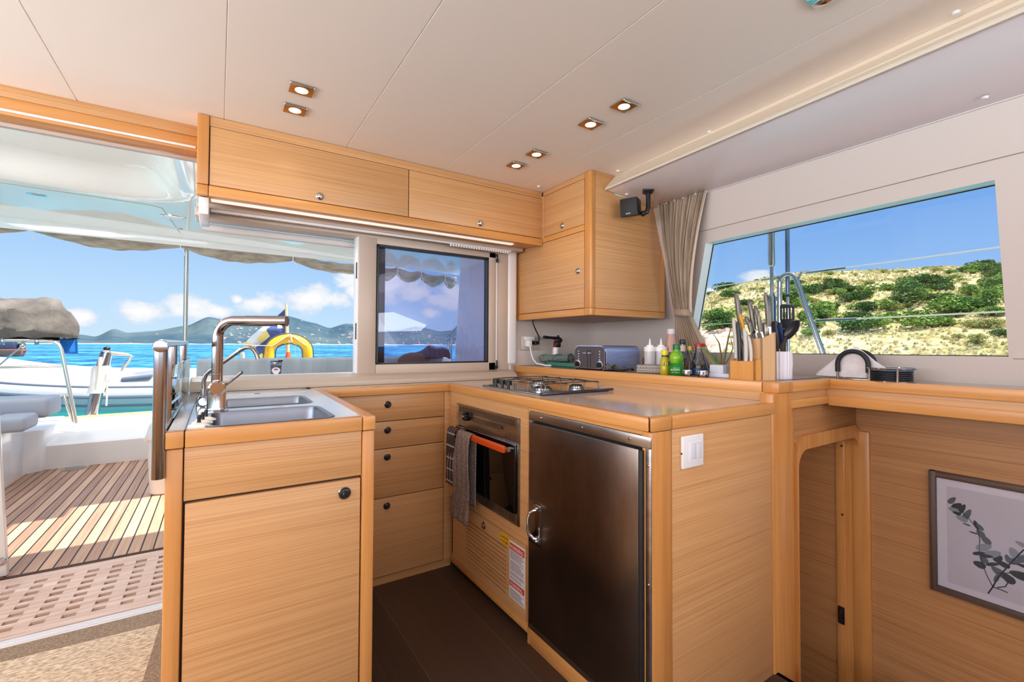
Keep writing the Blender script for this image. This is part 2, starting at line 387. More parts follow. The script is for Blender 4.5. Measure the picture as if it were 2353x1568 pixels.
# window 3 : the pane and its dark seal
w3 = tag(bpy.data.objects.new('window_3', None), kind='structure'); COL.objects.link(w3); OFF[w3] = Vector((0, 0, 0))
g = M(); q = [wall_pt(*p, 0.066) for p in ins]; q2 = [wall_pt(*p, 0.072) for p in ins]; g.hexa(q, q2)
g.build('pane', glassy('side_window_glass', (0.93, 0.96, 0.98), 0.05), w3)
s_ = M()
def shr(p, k): cy, cz = 0.93, 1.33; return (p[0]+(cy-p[0])*k, p[1]+(cz-p[1])*k*2)
for i in range(4):
    j = (i+1) % 4
    s_.tube([wall_pt(*ins[i], 0.064), wall_pt(*ins[j], 0.064)], 0.0035, 6)
s_.build('seal', BLACK, w3)
lt = M()
lt.tube([wall_pt(1.62, 1.665, -0.001), wall_pt(-1.0, 1.70, -0.001)], 0.0016, 6)
lt.tube([wall_pt(0.362, 1.060, -0.001), wall_pt(-1.0, 1.062, -0.001)], 0.0016, 6)
struct('trim_3', lt, mat('wall_seam', (150, 138, 132), 0.6))
# aft wall
aw = M()
aw.box(-0.08, 1.44, 2.30, 2.37, 0.0, 0.93)
aw.box(1.44, 2.36, 2.30, 2.37, -0.7, 2.0)
aw.box(-0.08, 1.44, 2.30, 2.37, 1.66, 2.0)
struct('wall_aft', aw, WHITE)
struct('wall_aft', M().box(-2.4, -0.08, 2.30, 2.37, 1.90, 2.0), WHITE)
struct('trim_4', M().box(1.445, 2.2, 2.292, 2.30, 0.972, 1.062, 0.002), WHITE)          # low upstand line behind the bar
pil = M(); pil.box(1.435, 1.50, 2.262, 2.30, 0.98, 1.67, 0.014, 3); pil.box(1.40, 1.47, 2.275, 2.302, 0.915, 1.06, 0.008)
struct('trim_5', pil, WHITEP)
# port and forward walls behind the camera
struct('wall_port', M().box(-2.45, -2.40, -2.4, 2.3, 0, 0.95), VEN)
struct('wall_port', M().box(-2.45, -2.40, -2.4, 2.3, 1.75, 2.0), WHITE)
fwl = M(); fwl.box(-2.4, 2.3, -2.45, -2.4, 0, 0.95); fwl.box(-2.4, 2.3, -2.45, -2.4, 1.85, 2.0)
struct('wall_forward', fwl, VEN)
# ---- window 1: open aft window over the sink ----
def wgroup(n):
    o = tag(bpy.data.objects.new(n, None), kind='structure'); COL.objects.link(o); OFF[o] = Vector((0, 0, 0)); return o
w1 = wgroup('window_1')
f = M()
f.prism([(2.17, 0.905), (2.345, 0.905), (2.345, 0.952), (2.30, 0.957), (2.20, 0.945), (2.17, 0.925)], -0.09, 1.44, 0.003, 'X')   # sill
f.box(-0.088, 1.44, 2.27, 2.40, 1.627, 1.665, 0.004)                                                                            # head
f.box(0.575, 0.662, 2.272, 2.36, 0.95, 1.64, 0.004)                                                                             # mullion
f.build('window_frame', ALU, w1)
f = M(); f.box(0.570, 0.580, 2.28, 2.35, 0.95, 1.63, 0.002); f.box(-0.07, 0.575, 2.31, 2.345, 0.950, 0.958, 0.002)
f.build('track', WHITEP, w1)
for z0, z1 in ((1.42, 1.50), (1.12, 1.20)):
    M().box(0.566, 0.571, 2.285, 2.295, z0, z1, 0.001).build('gasket', BLACK, w1)
# ---- window 2: tinted sliding pane ----
w2 = wgroup('window_2')
f = M()
X0, X1, Z0, Z1 = 0.664, 1.305, 0.996, 1.598
f.box(X0-0.002, X1+0.045, 2.262, 2.32, Z1, 1.63, 0.003); f.box(X0-0.002, X1+0.045, 2.262, 2.32, 0.945, Z0, 0.003)
f.box(X1, X1+0.045, 2.262, 2.32, 0.95, 1.63, 0.003); f.box(1.362, 1.445, 2.268, 2.34, 0.93, 1.66, 0.004)
f.build('window_frame', ALU, w2)
f = M()
for a, b, c, d in ((X0, X1, Z1-0.011, Z1), (X0, X1, Z0, Z0+0.008), (X0, X0+0.008, Z0, Z1), (X1-0.012, X1, Z0, Z1)): f.box(a, b, 2.266, 2.30, c, d, 0.001, 1)
f.build('seal', BLACK, w2)
M().box(X0, X1, 2.284, 2.290, Z0, Z1).build('pane', glassy('tinted_glass', (0.70, 0.72, 0.86), 0.08), w2)
M().box(X0+0.008, 0.722, 2.325, 2.345, Z0, Z1+0.02, 0.003).build('outer_stile', mat('stile_grey', (84, 78, 76), 0.4), w2)
f = M(); f.box(1.352, 1.361, 2.262, 2.30, 0.97, 1.61, 0.002); f.build('latch_rod', WHITEP, w2)
for z in (0.985, 1.60):
    k = M(); k.tube([(1.355, 2.255, z-0.022), (1.355, 2.255, z+0.022)], 0.005, 8); k.box(1.349, 1.361, 2.248, 2.262, z-0.026, z-0.006, 0.002); k.build('latch', BLACK, w2)
# window head liner, beige strip under the lockers
struct('trim_6', M().box(-0.08, 1.5, 2.20, 2.30, 1.645, 1.672, 0.004), ALU)
# ---- door opening to the cockpit ----
d1 = wgroup('door_1')
f = M(); f.prism([(2.26, 1.845), (2.32, 1.858), (2.42, 1.90), (2.42, 1.93), (2.26, 1.93)], -2.4, -0.082, 0.003, 'X')
f.build('door_head', ALU, d1)
f = M(); f.box(-2.4, -0.09, 2.365, 2.43, -0.02, 0.004, 0.002); f.box(-2.4, -0.09, 2.380, 2.387, 0.004, 0.008); f.box(-2.4, -0.09, 2.405, 2.411, 0.004, 0.008)
f.build('door_track', WHITEP, d1)
f = M(); f.prism([(2.18, 1.858), (2.26, 1.858), (2.26, 1.955), (2.18, 1.955)], -2.4, -0.078, 0.002, 'X')
struct('trim_7', f, BEE)
f = M(); f.box(-2.4, -0.078, 2.172, 2.182, 1.915, 1.955, 0.001)
struct('trim_8', f, VEN)
f = M(); f.tube([(-2.4, 2.176, 1.872), (-0.085, 2.176, 1.872)], 0.0045, 8)
struct('trim_9', f, WHITEP)
# stairwell down to the starboard hull
f = M(); f.box(1.585, 1.60, -2.4, 0.815, -0.70, 0.0)
struct('trim_10', f, BEEV)
f = M(); f.box(2.33, 2.38, -2.4, 1.0, -0.75, 0.95)
struct('wall_starboard', f, VEN_SHADED)
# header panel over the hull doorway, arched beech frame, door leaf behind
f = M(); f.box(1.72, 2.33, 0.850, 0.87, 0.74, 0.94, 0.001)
struct('trim_11', f, VEN_SHADED)
# arched surround (in the XZ plane)
def arch_frame(x0, x1, ztop, wtop, wside, r, y0, y1):
    mb = M(); n = 8
    inner = [(x0, -0.70)] + [(x0+r-r*math.cos(PI/2*i/n), ztop-r+r*math.sin(PI/2*i/n)) for i in range(n+1)] + [(x1-r+r*math.sin(PI/2*i/n), ztop-r+r*math.cos(PI/2*i/n)) for i in range(n+1)] + [(x1, -0.70)]
    R = r*1.1
    a0, a1, zt = x0-wside, x1+wside, ztop+wtop
    outer = [(a0, -0.70)] + [(a0+R-R*math.cos(PI/2*i/n), zt-R+R*math.sin(PI/2*i/n)) for i in range(n+1)] + [(a1-R+R*math.sin(PI/2*i/n), zt-R+R*math.cos(PI/2*i/n)) for i in range(n+1)] + [(a1, -0.70)]
    k = len(inner)
    vs = [[mb.b.verts.new((p[0], y, p[1])) for p in L] for y in (y0, y1) for L in (inner, outer)]
    fs = []
    for i in range(k-1):
        for A, B in ((vs[0], vs[1]), (vs[3], vs[2]), (vs[2], vs[0]), (vs[1], vs[3])): fs.append(mb.b.faces.new([A[i], A[i+1], B[i+1], B[i]]))
    for i in (0, k-1): fs.append(mb.b.faces.new([vs[0][i], vs[1][i], vs[3][i], vs[2][i]]))
    mb._fin(fs); return mb
struct('trim_12', arch_frame(1.795, 2.318, 0.712, 0.052, 0.012, 0.065, 0.835, 0.90), BEEV)
struct('trim_13', M().box(1.72, 1.786, 0.846, 0.87, -0.70, 0.90, 0.001), BEEV)
struct('trim_14', M().box(2.314, 2.332, 0.800, 0.862, -0.70, 0.735, 0.004), BEEV)
d2 = wgroup('door_2')
M().box(2.318, 2.3295, 0.925, 1.10, -0.70, 0.80).build('door_leaf', VEN_SHADED, d2)
M().box(2.308, 2.3295, 0.888, 0.922, -0.70, 0.715, 0.003).build('door_edge', BEEV, d2, label='beech closing edge')
k = M(); k.tube([(2.308, 0.902, -0.105), (2.292, 0.902, -0.10), (2.288, 0.902, -0.08), (2.292, 0.902, -0.055), (2.308, 0.902, -0.05)], 0.006, 8); k.box(2.302, 2.309, 0.892, 0.918, -0.115, -0.04, 0.003)
k.build('door_handle', BLACK, d2)
for z in (0.66, 0.36): M().ball((2.308, 0.898, z), 0.003, 0.005, 0.005).build('stud', BLACK, d2)
struct('wall_aft', M().box(1.6, 2.4, 1.12, 1.14, -0.7, 0.9), VEN_SHADED)
struct('wall_starboard', M().box(1.70, 1.72, 0.86, 1.12, -0.7, 0.9), VEN_SHADED)

# snap buttons on the liner
b0 = None
for i, (x, y, z) in enumerate(((1.641, 1.087, 1.955), (1.573, 0.347, 1.955), (1.636, 1.578, 1.955), (1.443, 1.972, 1.955), (1.90, 0.36, 1.8405), (1.72, 1.60, 1.860))):
    if b0 is None:
        b0 = M().lathe([(0.0, -0.007), (0.006, -0.006), (0.009, -0.002), (0.009, 0.0)], (0, 0, 0), 14).build('liner_button', WHITEP)
        o = b0
    else: o = b0.copy(); COL.objects.link(o)
    o.location = (x, y, z)
    tag(o, ['small white cap on the ceiling at the middle of the soffit edge', 'small white cap on the ceiling nearest the top right corner', 'small white cap on the ceiling beside the tall corner locker', 'small white cap on the ceiling where the two locker rows meet', 'small white cap under the soffit above the large side window', 'small white cap under the soffit beside the black loudspeaker'][i], 'cap', 'white liner caps')

# ================================================================== CABINETS
KN0 = {}
def knob(kind, loc, axis, parent):
    """round push latch: rim + button"""
    ax = Vector(axis)
    if kind == 'black':
        k = M().lathe([(0.0, 0.0), (0.0145, 0.0), (0.0150, 0.003), (0.012, 0.008), (0.0085, 0.009), (0.0085, 0.016), (0.006, 0.019), (0, 0.019)], loc, 24, ax)
        o = k.build('knob', BLACK, parent)
        M().lathe([(0.0150, 0.0), (0.0165, 0.0), (0.0165, 0.0015), (0.0150, 0.003)], loc, 24, ax).build('rim', STEEL, o)
    else:
        k = M().lathe([(0.0, 0.0), (0.016, 0.0), (0.016, 0.002), (0.0115, 0.0055), (0.0100, 0.004), (0.0100, 0.009), (0.006, 0.011), (0, 0.011)], loc, 24, ax)
        o = k.build('knob', CHROME, parent)
    return o
YM, XM = (0, -1, 0), (-1, 0, 0)
# ---- sink cabinet (peninsula) ----
t = thing('sink_cabinet', 'beech and oak sink cabinet end with one door, left of the galley aisle', 'cabinet', (0.135, 1.6, 0))
c = M(); c.box(-0.085, 0.350, 1.262, 2.16, 0.0, 0.742); c.box(-0.085, -0.072, 1.262, 2.16, 0.742, 0.866); c.box(0.337, 0.350, 1.262, 2.16, 0.742, 0.866); c.box(-0.072, 0.337, 2.0, 2.16, 0.742, 0.866); c.build('carcass', VEN, t)
M().box(-0.092, -0.0605, 1.243, 1.29, 0.0, 0.866, 0.004).build('post', BEEV, t)
M().box(0.3295, 0.362, 1.243, 1.29, 0.0, 0.866, 0.004).build('post', BEEV, t)
M().box(-0.0585, 0.3275, 1.247, 1.266, 0.748, 0.866, 0.001).build('fascia_panel', VEN, t)
d = M().box(-0.0555, 0.3255, 1.245, 1.266, 0.045, 0.7415, 0.0012).build('door', VEN, t)
knob('black', (0.285, 1.245, 0.708), YM, d)
c = M(); c.box(-0.060, 0.329, 1.258, 1.262, 0.0, 0.866); c.build('shadow_gap', DARKGAP, t)

# ---- sink worktop, with bowls cut out ----
t = thing('sink_worktop', 'glossy pale sink worktop with beech edge on the left peninsula', 'worktop', (0.135, 1.7, 0.868))
e = M(); e.box(-0.0925, -0.0595, 1.236, 1.262, 0.868, 0.905, 0.0025); e.build('edging', BEE, t)
e = M(); e.box(-0.0575, 0.3265, 1.236, 1.262, 0.868, 0.905, 0.0025); e.build('edging', BEE, t)
e = M(); e.prism([(0.3285, 1.236), (0.362, 1.236), (0.374, 2.045), (0.347, 2.045), (0.3285, 1.262)], 0.868, 0.905, 0.0025); e.build('edging', BEE, t)
top = M()
# left strip
top.box(-0.090, -0.0585, 1.262, 2.25, 0.885, 0.9045, 0.001)
BZ = 0.9045
def ring_deck(mb, cell, hole, z, r=0.028):
    x0, x1, y0, y1 = cell; hp = rrect(*hole, r, 6); n = len(hp)
    cx, cy = (hole[0]+hole[1])/2, (hole[2]+hole[3])/2
    op = []
    for (px, py) in hp:
        # project outwards onto the cell rectangle keeping corner correspondence
        dx, dy = px-cx, py-cy
        hx, hy = (hole[1]-hole[0])/2-r, (hole[3]-hole[2])/2-r
        ex = x1 if dx > 0 else x0; ey = y1 if dy > 0 else y0
        fx = (abs(dx)-hx)/r; fy = (abs(dy)-hy)/r
        if fx >= fy: op.append((ex, cy+dy/abs(dy)*(hy+ (abs(ey-cy)-hy)*min(1, max(0, fy/max(fx, 1e-6))))))
        else: op.append((cx+dx/abs(dx)*(hx+(abs(ex-cx)-hx)*min(1, max(0, fx/max(fy, 1e-6)))), ey))
    H = [mb.b.verts.new((p[0], p[1], z)) for p in hp]; O = [mb.b.verts.new((p[0], p[1], z)) for p in op]
    fs = [mb.b.faces.new([O[i], O[(i+1) % n], H[(i+1) % n], H[i]]) for i in range(n)]
    mb._fin(fs)
h1 = (-0.012, 0.255, 1.272, 1.515); h2 = (0.010, 0.258, 1.625, 1.835)
ring_deck(top, (-0.0575, 0.327, 1.262, 1.57), h1, BZ); ring_deck(top, (-0.0575, 0.327, 1.57, 1.90), h2, BZ)
top.box(-0.0575, 0.327, 1.90, 2.25, 0.885, BZ, 0.001)
top.build('top', LAMW, t, ang=30)
top = M(); top.box(0.0, 0.30, 1.965, 2.12, 0.9046, 0.9070, 0.0012); top.build('lid', LAMW, t)
M().lathe([(0, 0.0), (0.011, 0.0), (0.011, 0.0008), (0, 0.0008)], (0.13, 1.99, 0.9070), 18).build('finger_hole', DARKGAP, t)
M().box(-0.0595, -0.0575, 1.25, 2.2, 0.880, 0.9055).build('seam', BLACK, t)
M().box(-0.098, -0.094, 1.24, 2.2, 0.86, 0.9075, 0.001).build('side_trim', STEEL, t)
M().prism([(0.325, 1.3), (0.3285, 1.262), (0.347, 2.045), (0.345, 2.1), (0.325, 2.1)], 0.884, 0.9046, 0.0).build('side_top', LAMW, t)
# sink bowls
sk = thing('double_sink', 'stainless steel double bowl sink set in the peninsula worktop', 'sink', (0.12, 1.55, 0.905))
def bowl(hole, r, depth):
    mb = M(); loops = []
    for (k, z, rr) in ((-0.014, BZ+0.0012, r+0.012), (-0.012, BZ+0.0022, r+0.012), (0.0, BZ+0.0012, r), (0.003, BZ-0.010, r), (0.010, BZ-depth+0.02, r), (0.028, BZ-depth, r*0.7)):
        x0, x1, y0, y1 = hole; loops.append([mb.b.verts.new((p[0], p[1], z)) for p in rrect(x0+k, x1-k, y0+k, y1-k, rr, 6)])
    fs = []
    for A, B in zip(loops[:-1], loops[1:]):
        n = len(A)
        for i in range(n): fs.append(mb.b.faces.new([A[i], A[(i+1) % n], B[(i+1) % n], B[i]]))
    fs.append(mb.b.faces.new(loops[-1])); mb._fin(fs); return mb
for hh in (h1, h2):
    bo = bowl(hh, 0.028, 0.15).build('bowl', SINKM, sk, ang=40)
    cx, cy = (hh[0]+hh[1])/2, (hh[2]+hh[3])/2
    M().lathe([(0, 0), (0.03, 0), (0.034, 0.002), (0.034, 0.0), (0.036, -0.002)], (cx, cy, BZ-0.149), 20).build('drain', CHROME, bo)

# ---- drawer cabinet ----
t = thing('drawer_cabinet', 'oak cabinet with a column of four drawers between sink and oven', 'cabinet', (0.68, 2.2, 0))
M().box(0.378, 0.972, 2.088, 2.29, 0.04, 0.866).build('carcass', VEN, t)
M().box(0.378, 0.99, 2.085, 2.14, 0.0, 0.04).build('plinth', VEN, t)
M().box(0.376, 0.945, 2.083, 2.089, 0.035, 0.866).build('shadow_gap', DARKGAP, t)
for (a, b, kz) in ((0.7455, 0.8655, 0.82), (0.6205, 0.742, 0.703), (0.3985, 0.617, 0.58), (0.043, 0.395, 0.358)):
    d = M().box(0.380, 0.9415, 2.070, 2.086, a, b, 0.001).build('drawer', VEN, t)
    knob('black', (0.661, 2.070, kz), YM, d)
M().box(0.9445, 0.992, 2.0695, 2.10, 0.04, 0.866, 0.001).build('corner_stile', VEN, t)

# ---- galley worktop (L shape) ----
t = thing('galley_worktop', 'glossy beige worktop with beech edge over drawers, oven and fridge', 'worktop', (1.3, 1.5, 0.868))
M().box(0.374, 0.990, 2.052, 2.082, 0.868, 0.905, 0.003).build('edging', BEE, t)
M().prism([(0.962, 2.052), (0.990, 2.052), (0.990, 0.845), (0.962, 0.818)], 0.868, 0.905, 0.003).build('edging', BEE, t)
M().prism([(0.962, 0.812), (1.050, 0.812), (1.050, 0.842), (0.990, 0.842)], 0.8675, 0.9052, 0.004).build('edging', BEE, t)
M().prism([(1.0525, 0.812), (1.590, 0.812), (1.590, 0.842), (1.0525, 0.842)], 0.868, 0.905, 0.003).build('edging', BEE, t)
tp = M(); tp.prism([(0.990, 0.842), (1.63, 0.842), (1.50, 2.30), (0.347, 2.30), (0.347, 2.082), (0.990, 2.082)], 0.880, 0.9045, 0.0)
tp.build('top', GREYW, t)
# ---- oven and gas locker housing ----
t = thing('oven_cabinet', 'oak housing around the oven with slotted gas locker door below', 'cabinet', (1.2, 1.72, 0))
c = M()
for a, b, z0, z1 in ((1.395, 2.068, 0.8165, 0.866), (1.395, 1.4455, 0.352, 0.8165), (1.9865, 2.068, 0.352, 0.8165), (1.4455, 1.9865, 0.352, 0.4035)): c.box(0.975, 0.99, a, b, z0, z1)
c.build('front_panel', VEN, t)
M().box(0.99, 1.45, 1.395, 2.068, 0.05, 0.80).build('carcass', DARKGAP, t)
# slotted door with real slots: bars between slots
d = M(); YA, YB = 1.5415, 1.889
d.box(0.975, 0.988, 1.4055, YA, 0.068, 0.349); d.box(0.975, 0.988, YB, 2.029, 0.068, 0.349)
nsl, z0, z1 = 11, 0.112, 0.290; pitch_ = (z1-z0)/(nsl-1)
edges = [0.068] + [v for k in range(nsl) for v in (z0+k*pitch_-0.0028, z0+k*pitch_+0.0028)] + [0.349]
for k in range(0, len(edges), 2): d.box(0.975, 0.988, YA, YB, edges[k], edges[k+1])
d = d.build('door', VEN, t)
knob('chrome', (0.975, 1.723, 0.319), XM, d)
M().box(0.978, 1.02, 1.395, 2.07, 0.030, 0.066, 0.003).build('plinth', BEE, t)
M().box(1.03, 1.05, 0.83, 2.09, 0.0, 0.05).build('toe_kick', DARKGAP, t)
# ---- fridge housing + end panel ----
t = thing('fridge_cabinet', 'beech framed cabinet housing the fridge, end panel facing the camera', 'cabinet', (1.3, 1.1, 0))
M().box(0.975, 0.99, 1.3825, 1.3945, 0.0, 0.866, 0.001).build('stile', BEEV, t)
M().box(0.976, 0.99, 0.82, 1.3825, 0.8545, 0.866).build('top_rail', BEE, t)
M().box(0.972, 1.054, 0.8165, 0.85, 0.0, 0.866, 0.004).build('post', BEEV, t)
M().box(0.976, 1.0, 0.82, 1.3825, 0.0, 0.064, 0.002).build('plinth', BEE, t)
M().box(1.0565, 1.572, 0.818, 0.838, 0.0, 0.866, 0.001).build('end_panel', VEN, t)
M().box(1.050, 1.60, 0.824, 0.834, 0.0, 0.866).build('shadow_gap', DARKGAP, t)
# ---- bar ----
t = thing('bar_counter', 'raised beech bar counter along the side window with tall end post', 'counter', (1.8, 1.5, 0))
M().box(1.5765, 1.7065, 0.815, 0.86, -0.70, 0.936, 0.006, 3).build('post', BEEV, t)
M().prism([(1.512, 2.288), (1.512+0.02, 2.288), (1.64, 0.86), (1.615, 0.86)], 0.905, 0.936).build('upstand', VEN, t)
M().prism([(1.498, 2.288), (1.528, 2.288), (1.640, 0.874), (1.612, 0.870)], 0.935, 0.972, 0.0025).build('edging', BEE, t)
M().box(1.6115, 1.7075, 0.811, 0.868, 0.9355, 0.9725, 0.003).build('corner_block', BEEV, t)
M().box(1.709, 2.0, 0.813, 0.84, 0.935, 0.972, 0.0025).build('edging', BEE, t)
M().prism([(2.0, -2.4), (2.028, -2.4), (2.022, 0.84), (1.995, 0.813)], 0.935, 0.972, 0.0025).build('edging', BEE, t)
M().box(1.708, 2.01, 0.832, 0.855, 0.905, 0.935).build('rail', VEN, t)
M().box(1.708, 2.01, 0.822, 0.855, 0.875, 0.905, 0.002).build('rail', BEE, t)
M().prism([(2.012, -2.4), (2.034, -2.4), (2.034, 0.84), (2.012, 0.832)], 0.905, 0.935).build('rail', VEN, t)
M().prism([(2.004, -2.4), (2.034, -2.4), (2.034, 0.84), (2.004, 0.822)], 0.868, 0.905, 0.002).build('rail', BEE, t)
tp = M(); tp.prism([(1.528, 2.292), (1.636, 0.87), (1.7, 0.84), (2.02, 0.84), (2.025, -2.4), (2.208, -2.4), (2.208, 2.292)], 0.948, 0.9705)
tp.build('top', mat('bar_laminate', (150, 128, 116), 0.12, 0.0, 0.7), t)
M().prism([(1.66, 0.872), (2.03, 0.862), (2.03, 0.869), (1.66, 0.880)], 0.9704, 0.9712).build('lid_gap', DARKGAP, t)
M().box(2.034, 2.33, -2.4, 0.85, 0.90, 0.948).build('underside', VEN_SHADED, t)
M().box(1.995, 2.33, 0.828, 0.872, 0.936, 0.948).build('underside', VEN_SHADED, t)

# ---- overhead locker row ----
t = thing('overhead_locker', 'long oak overhead locker with two flap doors above the aft windows', 'locker', (0.7, 2.17, 1.65))
YF = 2.04
c = M(); c.box(-0.07, 1.517, YF+0.018, 2.30, 1.672, 1.953); c.build('carcass', VEN, t)
M().box(-0.0755, -0.0385, YF-0.004, 2.30, 1.692, 1.9535, 0.003).build('side_panel', BEEV, t)
M().box(-0.037, 1.517, YF+0.001, YF+0.02, 1.918, 1.9535, 0.001).build('top_rail', VEN, t)
b = M(); b.box(-0.0755, -0.0385, YF-0.006, YF+0.03, 1.650, 1.690, 0.004); b.build('corner_block', BEEV, t)
M().box(-0.037, 1.517, YF-0.006, YF+0.024, 1.650, 1.690, 0.003).build('bottom_rail', BEE, t)
M().prism([(YF+0.024, 1.654), (YF+0.16, 1.665), (2.30, 1.668), (2.30, 1.674), (YF+0.024, 1.674)], -0.037, 1.517, 0, 'X').build('underside', BEE, t)
M().box(-0.037, 1.517, YF+0.010, YF+0.019, 1.688, 1.92).build('shadow_gap', DARKGAP, t)
M().box(1.5135, 1.519, YF, YF+0.02, 1.69, 1.93).build('end_stile', VEN, t)
for (a, b_, kx) in ((-0.035, 0.7385, 0.352), (0.7425, 1.512, 1.124)):
    d = M().box(a, b_, YF, YF+0.018, 1.694, 1.9155, 0.0012).build('door', VEN, t)
    knob('chrome', (kx, YF, 1.720), YM, d)
# light strip and curtain rail under it
s_ = M().box(-0.03, 1.36, YF+0.050, YF+0.075, 1.6485, 1.656, 0.002)
s_.build('light_strip', emit('strip_diffuser', (255, 250, 240), 0.55), None, 'slim white light strip under the long overhead locker', 'light strip')
t = thing('curtain_rail', 'thin white curtain rail with gliders below the overhead locker', 'curtain rail', (0.6, 2.2, 1.63))
M().box(-0.032, 1.42, 2.205, 2.218, 1.634, 1.645, 0.002).build('rail', WHITEP, t)
M().box(-0.068, -0.036, 2.05, 2.28, 1.583, 1.648, 0.004).build('end_bracket', WHITEP, t)
for k in range(24): M().box(1.03+k*0.0155, 1.041+k*0.0155, 2.198, 2.208, 1.622, 1.637, 0.002, 1).build('glider', WHITEP, t)
M().lathe([(0, 0), (0.017, 0), (0.017, 0.65), (0, 0.65)], (-0.064, 2.395, 1.606), 20, (1, 0, 0)).build('roller_blind', mat('blind_fabric', (214, 212, 212), 0.7), None, 'rolled up pale grey blind across the top of the aft window', 'blind')

# ---- corner locker ----
t = thing('corner_locker', 'tall oak corner locker with two doors hanging above the toaster', 'locker', (1.78, 1.95, 1.245))
XF = 1.52
c = M(); c.box(XF+0.017, 2.058, 1.658, 2.29, 1.252, 1.855); c.box(XF+0.017, 1.66, 1.658, 2.29, 1.85, 1.953); c.build('carcass', VEN, t)
c = M(); c.prism([(1.5205, 1.640), (1.5425, 1.640), (1.5425, 1.660), (1.538, 1.690), (1.5205, 1.690), (1.516, 1.684), (1.516, 1.646)], 1.280, 1.9535, 0.002); c.build('post', BEEV, t)
c = M(); c.prism([(1.516, 1.646), (1.5205, 1.640), (1.5425, 1.640), (1.5425, 1.660), (1.538, 1.690), (1.516, 1.690)], 1.2445, 1.2795, 0.002); c.build('corner_block', BEEV, t)
M().box(XF-0.002, XF+0.018, 1.692, 2.2995, 1.2445, 1.2795, 0.002).build('bottom_rail', BEE, t)
M().box(XF-0.001, XF+0.018, 1.692, 2.028, 1.668, 1.6965, 0.001).build('middle_rail', BEE, t)
M().box(XF, XF+0.018, 1.692, 2.035, 1.929, 1.9535, 0.001).build('top_rail', VEN, t)
M().box(XF, XF+0.018, 2.0285, 2.050, 1.668, 1.93, 0.001).build('stile', VEN, t)
M().box(XF, XF+0.018, 2.2685, 2.2995, 1.2805, 1.668, 0.001).build('stile', BEEV, t)
M().box(XF+0.012, XF+0.018, 1.69, 2.29, 1.26, 1.94).build('shadow_gap', DARKGAP, t)
d = M().box(XF, XF+0.016, 1.6935, 2.026, 1.699, 1.9265, 0.0012).build('door', VEN, t); knob('chrome', (XF, 1.865, 1.728), XM, d)
d = M().box(XF, XF+0.016, 1.6935, 2.2665, 1.2825, 1.6655, 0.0012).build('door', VEN, t); knob('chrome', (XF, 1.740, 1.471), XM, d)
c = M(); c.box(1.5445, 2.026, 1.641, 1.66, 1.2795, 1.860, 0.001); c.box(1.5445, 1.676, 1.641, 1.66, 1.860, 1.9535, 0.0); c.build('side_panel', VEN, t)
M().box(1.5435, 2.060, 1.639, 1.66, 1.2445, 1.278, 0.002).build('bottom_rail', BEE, t)
M().box(2.0285, 2.060, 1.6395, 1.665, 1.2805, 1.842, 0.002).build('stile', BEEV, t)
M().box(1.54, 2.05, 1.66, 2.30, 1.2465, 1.2525).build('underside', VEN_SHADED, t)

# ================================================================== APPLIANCES
# ---- fridge ----
t = thing('fridge', 'stainless steel fridge with brushed door and latch handle below worktop', 'fridge', (0.975, 1.1, 0.068))
XF = 0.975
c = M(); c.box(XF-0.006, XF+0.01, 0.818, 1.3815, 0.822, 0.8535, 0.0015); c.box(XF-0.006, XF+0.01, 1.3655, 1.3815, 0.066, 0.822, 0.0015)
c.box(XF-0.006, XF+0.01, 0.818, 0.836, 0.066, 0.822, 0.0015); c.box(XF-0.006, XF+0.01, 0.836, 1.3655, 0.066, 0.088, 0.0015)
c.build('frame', STEELB, t)
M().box(XF+0.0, XF+0.30, 0.83, 1.37, 0.07, 0.845).build('cavity', BLACK, t)
d = M().box(XF-0.016, XF-0.0115, 0.852, 1.3635, 0.094, 0.8165, 0.002).build('door', FRIDGEM, t)
M().box(XF-0.0125, XF+0.004, 0.842, 1.360, 0.098, 0.8145, 0.002).build('door_seal', RUB, t)
pl = M(); pl.box(XF-0.0185, XF-0.0155, 1.288, 1.3625, 0.388, 0.541, 0.001); pl = pl.build('latch_plate', STEEL, d)
h = M(); xo = XF-0.018
h.tube([(xo, 1.305, 0.517), (xo-0.014, 1.312, 0.515), (xo-0.026, 1.322, 0.503), (xo-0.030, 1.325, 0.485), (xo-0.030, 1.325, 0.445), (xo-0.026, 1.322, 0.430), (xo-0.014, 1.312, 0.417), (xo, 1.305, 0.415)], 0.0055, 10)
for z in (0.523, 0.409):
    h.box(xo-0.008, xo, 1.292, 1.322, z-0.010, z+0.010, 0.002); h.ball((xo-0.010, 1.302, z), 0.0055)
h.build('handle', CHROME, pl)
for (y, z) in ((1.31, 0.838), (1.09, 0.838), (0.891, 0.838), (0.8265, 0.777), (0.8265, 0.463), (1.374, 0.779), (1.374, 0.466), (1.374, 0.153)):
    M().lathe([(0, 0.003), (0.003, 0.0025), (0.0045, 0), (0, 0)], (XF-0.0062, y, z), 10, (-1, 0, 0)).build('screw', CHROME, t)

# ---- oven ----
t = thing('oven', 'built in stainless oven with black glass door and orange handle', 'oven', (0.975, 1.72, 0.405))
YA, YB, ZA, ZB = 1.447, 1.985, 0.405, 0.8155
c = M(); X = XF-0.004
